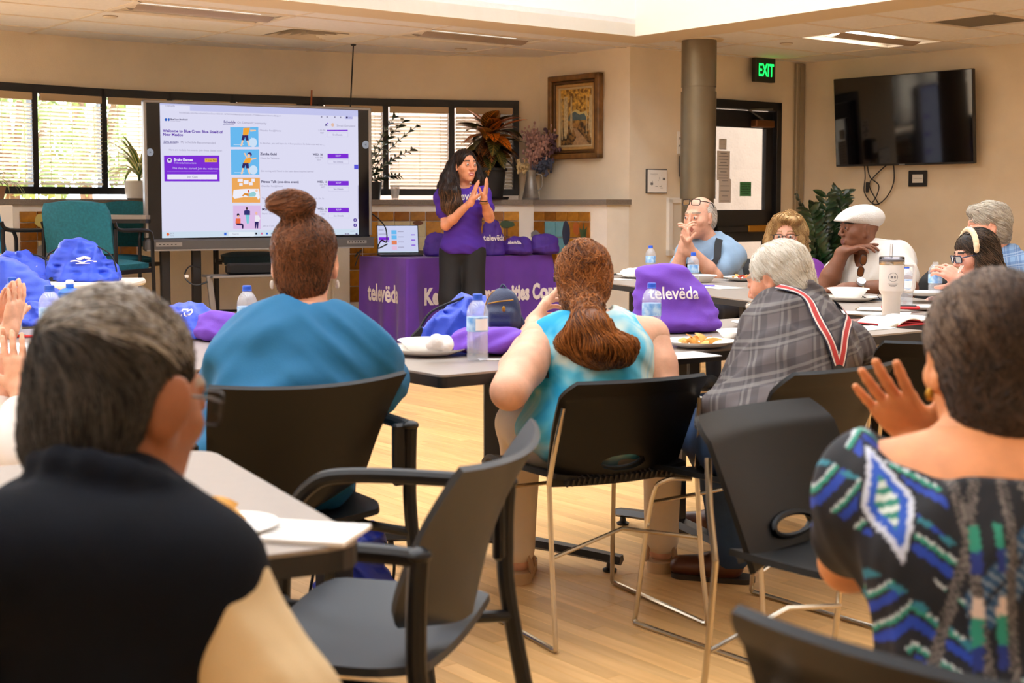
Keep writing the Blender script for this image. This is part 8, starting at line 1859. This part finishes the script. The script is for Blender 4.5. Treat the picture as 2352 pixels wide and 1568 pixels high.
hp = xf([ell((0, -.03, .03), (.08, .092, .078), k=.02), ell((0, -.06, -.02), (.072, .055, .07), k=.03), ell((0, .13, .0), (.14, .105, .14), k=.012, op=-1), ell((-.082, .0, -.02), (.026, .03, .045), k=.01, op=-1), ell((.082, .0, -.02), (.026, .03, .045), k=.01, op=-1)], hm); hv, hf, ho = p.raw('hair', hp, .005, m_hg, folds(.002, 90, 3)); H3 = np.array(hm.to_3x3()); strands('hair_strands', hv, hf, lambda q_: H3 @ np.array((0, -.8, -.5)), 1500, .03, .0012, m_hg, ho, p.o, seed=13, lift=.003)
p.glasses(head_matrix(np.array(hm @ Vector((0, -.012, .062))), 137, 10, 0, 1.13), M('glasses_black', (20, 18, 20), .3), .027, .017, y=.1, z=.012, r=.0032)

# ============ 8. the blonde woman in purple
s8 = skin('skin_rosy', (220, 162, 136)); m_hbl = hairmat('hair_blonde', (140, 98, 54), (214, 178, 122), .5); m_pur2 = M('purple_knit', (112, 38, 136), .85, var=.06, vs=10)
D8 = 8.1; hd = W3(1808, 543, D8); hm = head_matrix(hd, 160, -4, 0, 1.06); nb = W3(1818, 612, D8 + .06); pel = np.array((W3(1835, 560, D8 + .12)[0], D8 + .14, .54))
p = Person('blonde woman in a purple top behind the white haired man', pel); SRm = W3(1768, 630, D8); SLm = W3(1866, 628, D8 + .05); tp, _, _, rt, fw, up = torso_prims(pel, nb, 160, .155, .11, .1, 0, shoulders=(SLm, SRm)); leg, lf_ = legs_sit(pel, (-.5, -.86, 0), .5)
ERm, EM, WRm, WLm = W3(1762, 672, D8 - .1), W3(1878, 665, D8 - .1), W3(1790, 680, D8 - .3), W3(1840, 680, D8 - .3)
p.make_body([(xf(head_prims(True), hm) + [seg(hd + np.array((0, .02, -.06)), nb, .05, .054, k=.03)], .005), (arm_prims(SRm, ERm, WRm) + hand_prims(WRm, (.5, -.6, 0), (0, 0, -1), -1, .3) + arm_prims(SLm, EM, WLm) + hand_prims(WLm, (-.5, -.6, 0), (0, 0, -1), 1, .3), .006), (tp + pants_prims(leg, (.08, .06, .05, .04)), .012)], [s8, lips, M('brow_blonde', (150, 112, 76), .8)], (hm, True)); p.eyes(hm, (60, 70, 70)); p.glasses(hm, M('glasses_wire', (70, 60, 54), .3, .5), .025, .014, r=.0024)
tv, *_ = torso_prims(pel, nb, 160, .162, .118, .1, .012, shoulders=(SLm, SRm)); p.add('top', tv + [seg(SRm, ERm, .062, .058, k=.04), seg(SLm, EM, .062, .058, k=.04), ell(nb + np.array((0, 0, .06)), (.08, .075, .06), k=.01, op=-1)], .0095, m_pur2, folds(.008, 20, 51)); p.add('trousers', pants_prims(leg), .012, m_blk); shoes(p, leg, lf_, m_ink, m_edge)
hp = xf([ell((0, -.025, .045), (.094, .1, .092), k=.02), ell((-.075, .0, -.03), (.04, .06, .09), k=.03), ell((.078, -.005, -.035), (.042, .06, .095), k=.03), ell((0, -.07, -.05), (.08, .05, .08), k=.03), ell((-.04, .06, .098), (.05, .035, .025), k=.02), ell((.02, .06, .1), (.05, .03, .025), k=.02), ell((0, .14, .0), (.072, .1, .112), k=.02, op=-1)], hm); hv, hf, ho = p.raw('hair', hp, .005, m_hbl, folds(.012, 45, 3)); strands('hair_strands', hv, hf, lambda q_: np.array((.6 * math.sin(q_[2] * 70 + q_[0] * 40), .2, -.8)), 2600, .07, .0014, m_hbl, ho, p.o, seed=14, lift=.01, wav=.004)
far_chair(1842, 8.55, (-.9, -.4, 0), 'dark stacking chair behind the blonde woman')

# ============ 9. the man in the white flat cap
s9 = skin('skin_deep_brown', (120, 74, 50)); m_wsh = M('white_linen_shirt', (214, 208, 200), .8, var=.03, vs=10, bump=.1, bs=300); D9 = 7.55; lips9 = M('lips_brown', (110, 62, 52), .4)
hd = W3(1972, 527, D9); hm = head_matrix(hd, 104, 0, 0, 1.04); nb = W3(1996, 582, D9 + .0); pel = np.array((W3(2015, 600, D9 + .0)[0], D9 + .08, .54))
p = Person('man in a white flat cap and white shirt with hand on chin', pel); SF = W3(1948, 606, D9 + .16); SN = W3(2062, 592, D9 - .1)
tp, _, _, rt, fw, up = torso_prims(pel, nb, 135, .19, .125, .15, 0, shoulders=(SN, SF)); EF = W3(1897, 655, D9 - .02); WF = W3(1938, 578, D9 - .06); EN = W3(2086, 662, D9 - .35); WN = W3(1942, 664, D9 - .42); leg, lf_ = legs_sit(pel, (-.9, -.4, 0), .5)
p.make_body([(xf(head_prims(), hm) + [seg(hd + np.array((.015, .0, -.05)), nb, .064, .07, k=.03)], .0042), (arm_prims(SF, EF, WF, (.055, .05, .033)) + hand_prims(WF, (.75, -.35, .25), (-.1, .1, -1.), 1, .3, .05, 1.08, curls=[.12, .35, .42, .5], thumb_in=.2), .005), (arm_prims(SN, EN, WN, (.055, .05, .033)) + hand_prims(WN, (-1., -.05, -.05), (0, 0, -1), 1, .35, .04, 1.08), .005), (tp + pants_prims(leg, (.08, .06, .05, .04)), .012)], [s9, lips9, browd], (hm, True)); p.eyes(hm, (30, 20, 16), (.2, 0))
tv, *_ = torso_prims(pel, nb, 135, .2, .135, .15, .016, shoulders=(SN, SF)); shv, shf, sho = p.raw('shirt', tv + [seg(SN, SN * .35 + EN * .65, .08, .085, k=.04), seg(SF, SF * .55 + EF * .45, .076, .08, k=.04)] + ring(nb + np.array((0, 0, .02)), rt, fw, .08, .08, .016, tilt=-.03) + [ell(nb + np.array((-.06, -.05, .0)), (.035, .05, .1), k=.01, op=-1)], .0085, m_wsh, wrinkles(.022, 24, 61, (.6, 0, .7), (-.5, 0, .8), nb, (1, 0, 0), folds(.01, 16, 61)))
suspenders(p, shv, shf, [[W3(1985, 595, D9 - .4), W3(1992, 620, D9 - .4), W3(2000, 650, D9 - .35)]], .02, [(-1, 1, M('strap_grey', (70, 74, 82), .7))])
p.add('trousers', pants_prims(leg), .012, m_blk); shoes(p, leg, lf_, m_ink, m_edge)
m_cap9 = M('cap_white_weave', (218, 214, 208), .8, bump=.5, bs=180); cp = xf([ell((0, -.034, .064), (.09, .11, .068), k=.03), ell((0, .045, .066), (.08, .075, .036), np.array(Euler((R(-8), 0, 0)).to_matrix()), k=.04), ell((0, .1, .047), (.064, .055, .0135), np.array(Euler((R(-12), 0, 0)).to_matrix()), k=.02), ell((0, -.02, -.056), (.35, .35, .075), np.array(Euler((R(13), 0, 0)).to_matrix()), k=.012, op=-1)], hm); p.add('flat_cap', cp, .0045, m_cap9, folds(.002, 30, 1))
wr = W3(1949, 662, D9 - .42) * .0 + (WN * .78 + EN * .22); q = MB(); ax_ = nz(EN - WN); s_, t_ = nz(np.cross(ax_, (0, 0, 1))), np.array((0, 0, 1.)); q.tube([Vector(wr - np.array(p.o) + (s_ * math.cos(a) + t_ * math.sin(a)) * .043) for a in [k * .3927 for k in range(16)]], .0085, 6, closed=True); wat = q.build('watch', m_chrome, p.root); q = MB(); fc = Vector(wr - np.array(p.o)) + Vector((0, -.03, .035)); q.cyl(fc, fc + Vector((0, -.012, .012)), .023, 18); q.build('watch_dial', M('watch_face', (190, 194, 200), .2, .6), wat)
gm = frame_m(W3(1980, 610, D9 - .36), (-.25, -.1, -1.), (-.8, -.5, .3)); q = MB()
for sx in (-1, 1): q.tube([gm @ Vector((sx * .032 + x, zz, 0)) - Vector(p.o) for x, zz in rrect(.052, .046, .018, 3)], .002, 5, closed=True)
q.tube([gm @ Vector((-.006, .006, 0)) - Vector(p.o), gm @ Vector((.006, .006, 0)) - Vector(p.o)], .002, 5); sg = q.build('sunglasses', m_ink, p.root); q = MB()
for sx in (-1, 1): q.poly([gm @ Vector((sx * .032 + x, zz, 0)) - Vector(p.o) for x, zz in rrect(.052, .046, .018, 3)])
q.build('lens', M('amber_lens', (110, 62, 26), .15, coat=.5), sg)

# ============ 10 + 11. the grey haired man and the woman with a headband, right edge
s10 = skin('skin_pink', (228, 164, 138)); m_hgr = hairmat('hair_silver', (150, 138, 122), (228, 220, 204), .5); D10 = 7.5
hd = W3(2268, 522, D10); hm = head_matrix(hd, 84, -4, 0, 1.06); nb = W3(2300, 588, D10 + .02); pel = np.array((W3(2330, 600, D10)[0], D10 + .1, .54)); p = Person('grey haired man in a blue striped shirt at the right edge', pel)
SN = W3(2370, 622, D10 - .15); SF = W3(2275, 630, D10 + .2); tp, _, _, rt, fw, up = torso_prims(pel, nb, 90, .18, .125, .15, 0, shoulders=(SN, SF)); leg, lf_ = legs_sit(pel, (-.9, -.3, 0), .5); EN, WN, EF, WF = SN + np.array((-.05, -.02, -.28)), SN + np.array((-.3, 0, -.3)), SF + np.array((-.05, 0, -.28)), SF + np.array((-.28, -.1, -.3))
p.make_body([(xf(head_prims(), hm) + [seg(hd + np.array((.02, 0, -.05)), nb, .06, .066, k=.03)], .0055), (arm_prims(SN, EN, WN) + hand_prims(WN, (-1, 0, 0), (0, 0, -1), 1) + arm_prims(SF, EF, WF) + hand_prims(WF, (-1, 0, 0), (0, 0, -1), -1), .007), (tp + pants_prims(leg, (.08, .06, .05, .04)), .012)], [s10, lips, browg], (hm, True)); p.eyes(hm, (90, 100, 110))
tv, *_ = torso_prims(pel, nb, 90, .19, .135, .15, .014, shoulders=(SN, SF)); p.add('shirt', tv + [seg(SN, EN, .07, .075, k=.04), seg(SF, EF, .07, .075, k=.04)] + ring(nb + np.array((0, 0, .02)), rt, fw, .078, .078, .015, tilt=-.02), .010, plaid('striped_blue', (120, 150, 184), (196, 212, 226), (52, 84, 130), 110.), folds(.01, 18, 71)); p.add('trousers', pants_prims(leg), .012, m_blk); shoes(p, leg, lf_, m_ink, m_edge)
hp = xf([ell((0, -.02, .046), (.084, .104, .088), k=.02), ell((0, -.062, -.02), (.074, .058, .076), k=.03), ell((0, .06, .085), (.06, .035, .03), k=.02), ell((0, .14, -.05), (.12, .09, .105), k=.012, op=-1), ell((-.086, .0, -.025), (.026, .032, .045), k=.01, op=-1), ell((.086, .0, -.025), (.026, .032, .045), k=.01, op=-1)], hm); hv, hf, ho = p.raw('hair', hp, .005, m_hgr, folds(.005, 60, 2)); H3 = np.array(hm.to_3x3()); strands('hair_strands', hv, hf, lambda q_: H3 @ np.array((0, -.8, -.5)), 2600, .06, .0012, m_hgr, ho, p.o, seed=15, lift=.007)
D11 = 6.65; hd = W3(2240, 588, D11); hm = head_matrix(hd, 96, -12, 0, .98); nb = W3(2278, 650, D11 + .02); pel = np.array((W3(2300, 650, D11)[0], D11 + .08, .54)); s11 = skin('skin_blush', (224, 160, 138)); m_hdb = hairmat('hair_dark_bob', (32, 24, 20), (112, 92, 76), .42)
p = Person('woman with a beige headband and glasses eating with a fork', pel); SN = W3(2330, 690, D11 - .14); SF = W3(2255, 690, D11 + .16); tp, _, _, rt, fw, up = torso_prims(pel, nb, 95, .16, .115, .1, 0, shoulders=(SN, SF)); leg, lf_ = legs_sit(pel, (-.9, -.3, 0), .5); EN = W3(2285, 742, D11 - .25); WN = W3(2212, 648, D11 - .25); EF = W3(2215, 720, D11 + .1); WF = W3(2190, 676, D11 - .02)
p.make_body([(xf(head_prims(True), hm) + [seg(hd + np.array((.02, 0, -.05)), nb, .048, .054, k=.03)], .005), (arm_prims(SN, EN, WN) + hand_prims(WN, (-.7, .1, .5), (.2, .5, -.5), 1, .6, .03) + arm_prims(SF, EF, WF) + hand_prims(WF, (-1, -.1, -.1), (0, -.3, -1), -1, .45), .0055), (tp + pants_prims(leg, (.08, .06, .05, .04)), .012)], [s11, lips, browd], (hm, True)); p.eyes(hm, (50, 40, 34)); p.glasses(hm, M('glasses_navy', (30, 40, 72), .3), .025, .017, r=.003)
tv, *_ = torso_prims(pel, nb, 95, .17, .122, .1, .012, shoulders=(SN, SF)); p.add('top', tv + [seg(SN, EN, .06, .055, k=.04), seg(SF, EF, .06, .055, k=.04)], .010, M('charcoal_knit', (40, 40, 46), .85), folds(.008, 20, 81)); p.add('trousers', pants_prims(leg), .012, m_blk); shoes(p, leg, lf_, m_ink, m_edge)
hp = xf([ell((0, -.022, .042), (.088, .105, .09), k=.02), ell((.0, -.055, -.04), (.09, .068, .09), k=.03), ell((-.072, -.01, -.045), (.024, .055, .075), k=.02), ell((.072, -.01, -.045), (.024, .055, .075), k=.02), ell((0, -.095, -.095), (.07, .04, .04), k=.03), ell((0, .15, -.04), (.13, .1, .12), k=.012, op=-1)], hm); hv, hf, ho = p.raw('hair', hp, .005, m_hdb, folds(.006, 50, 2)); H3 = np.array(hm.to_3x3()); strands('hair_strands', hv, hf, lambda q_: H3 @ np.array((0, -.65, -.75)), 2600, .08, .0012, m_hdb, ho, p.o, seed=16, lift=.006)
p.add('headband', xf([seg(*[(.092 * math.sin(a), .028 - .02 * math.cos(a), .04 + .096 * math.cos(a)) for a in (a0, a0 + .25)], .0125, .0125, k=.01) for a0 in [-1.6 + .25 * k for k in range(13)]], hm), .0045, M('headband_cream', (232, 208, 172), .7))
fk = thing('plastic_fork', 'white plastic fork held by the headband woman', 'fork', Vector(WN)); q = MB(); q.tube([Vector((-.02, 0, .05)), Vector((-.045, .0, .0)), Vector((-.075, .01, -.06))], [.0035, .003, .004], 6); q.build('handle', m_paper, fk)
for k in range(4): q = MB(); q.tube([Vector((-.02 + .003 * (k - 1.5), 0, .05)), Vector((-.006 + .005 * (k - 1.5), 0, .078))], .0013, 4); q.build('tine', m_paper, fk)
# black chair and jacket behind them
far_chair(2338, 6.75, (-.97, -.2, 0), 'dark stacking chair under the woman with the headband'); far_chair(2380, 7.62, (-.97, -.1, 0), 'dark stacking chair under the grey haired man')
b = P(2175, 640, d=7.95); ch = arm_chair('black arm chair draped with a dark jacket behind the right row', (b.x + .12, b.y + .05), face(Vector((-.9, -.4, 0)))); jk = thing('dark_jacket', 'black jacket hung over the arm chair behind the right row', 'jacket', (b.x + .2, b.y + .1, 0)); blob('jacket_cloth', [ell((.1, 0, .74), (.09, .2, .16), k=.05), ell((.16, 0, .88), (.07, .16, .1), k=.05), ell((.12, .0, .55), (.05, .2, .2), k=.05)], .01, M('jacket_black', (18, 18, 20), .8), jk, creases(.03, 14, 3))

# ============ 12 + 13. the two people clapping at the left edge
s12 = skin('skin_aged', (224, 168, 136), .14); m_wcot = M('white_cotton', (228, 218, 208), .8, var=.04, vs=8)
def clapper(label, WA, WB, fa, na, fb, nb_, pelv, sleeve, sleeve_mat, hs, fine, bracelets, head_col, yaw=-45, elb=None):
    pel = np.array(pelv); p = Person(label, pel); nk = pel + np.array((.02, .05, .5)); tp, SL, SR, rt, fw, up = torso_prims(pel, nk, yaw, .16, .11, .1); hd = nk + np.array((.02, .03, .17)); hm = head_matrix(hd, yaw, 0); EA = SL * .35 + WA * .65 + np.array((-.0, -.08, -.2)); EB = SR * .35 + WB * .65 + np.array((.0, -.06, -.2)); leg, lf_ = legs_sit(pel, (.7, .7, 0), .5)
    if elb: EA, EB = elb
    p.make_body([(xf(head_prims(True), hm) + [seg(hd + np.array((0, 0, -.05)), nk, .05, .055, k=.03)], .007), (arm_prims(SL, EA, WA, (.048, .04, .028)) + hand_prims(WA, fa, na, 1, .12, .05, hs), fine), (arm_prims(SR, EB, WB, (.048, .04, .028)) + hand_prims(WB, fb, nb_, -1, .16, .07, hs), fine), (tp + pants_prims(leg, (.08, .06, .05, .04)), .014)], [s12, lips, browd], (hm, True))
    tv, *_ = torso_prims(pel, nk, yaw, .17, .12, .1, .012); p.add('shirt', tv + [seg(SL, EA, .062, .062, k=.03), seg(SR, EB, .062, .062, k=.03), seg(EA, EA * (1 - sleeve) + WA * sleeve, .06, .05, k=.03), seg(EB, EB * (1 - sleeve) + WB * sleeve, .06, .05, k=.03)], .0105, sleeve_mat, folds(.011, 22, 91)); p.add('trousers', pants_prims(leg), .014, m_blk); shoes(p, leg, lf_, m_ink, m_edge)
    hp = xf([ell((0, -.02, .036), (.084, .102, .092), k=.02), ell((0, -.06, -.03), (.08, .06, .08), k=.03), ell((0, .15, -.05), (.13, .1, .13), k=.012, op=-1)], hm); p.add('hair', hp, .008, head_col)
    for (W_, f_, off, rr_, mt, bead) in bracelets:
        c_ = Vector(np.array(W_) - nz(f_) * off - np.array(p.o)); z_ = Vector(nz(f_)); x_ = z_.orthogonal().normalized(); y_ = z_.cross(x_); q = MB(); pts = [c_ + (x_ * math.cos(a) + y_ * math.sin(a)) * rr_ for a in [k * math.pi / 12 for k in range(24)]]
        if bead: [q.sphere(v, .0065, 6, 5) for v in pts]
        else: q.tube(pts, .006, 6, closed=True)
        q.build('bracelet', mt, p.root)
    return p
WA = W3(-4, 752, 4.75); WB = W3(22, 758, 4.70); clapper('person clapping at the left edge beside the blue bags', WA, WB, (.28, .1, 1.), (.9, -.3, 0), (.22, .1, 1.), (-.9, .3, 0), (WA[0] - .55, 4.55, .55), .55, M('grey_cotton', (120, 120, 130), .8), 1.0, .0052, [], hairmat('hair_brown_left', (70, 50, 36), (120, 92, 66)))
WA = W3(52, 905, 3.85); WB = W3(20, 900, 3.92); clapper('person in white clapping at the left edge with a beaded bracelet', WA, WB, (-.12, .1, 1.), (-.2, .95, 0), (-.02, .15, 1.), (.2, -.95, 0), (WA[0] - .42, 3.62, .55), .72, m_wcot, 1.02, .0046, [(WA, (-.2, .3, .9), .035, .036, M('dark_beads', (48, 56, 66), .25), True)], hairmat('hair_grey_left', (150, 140, 130), (210, 200, 190)), elb=(W3(28, 1075, 3.7), W3(-50, 1080, 3.78)))
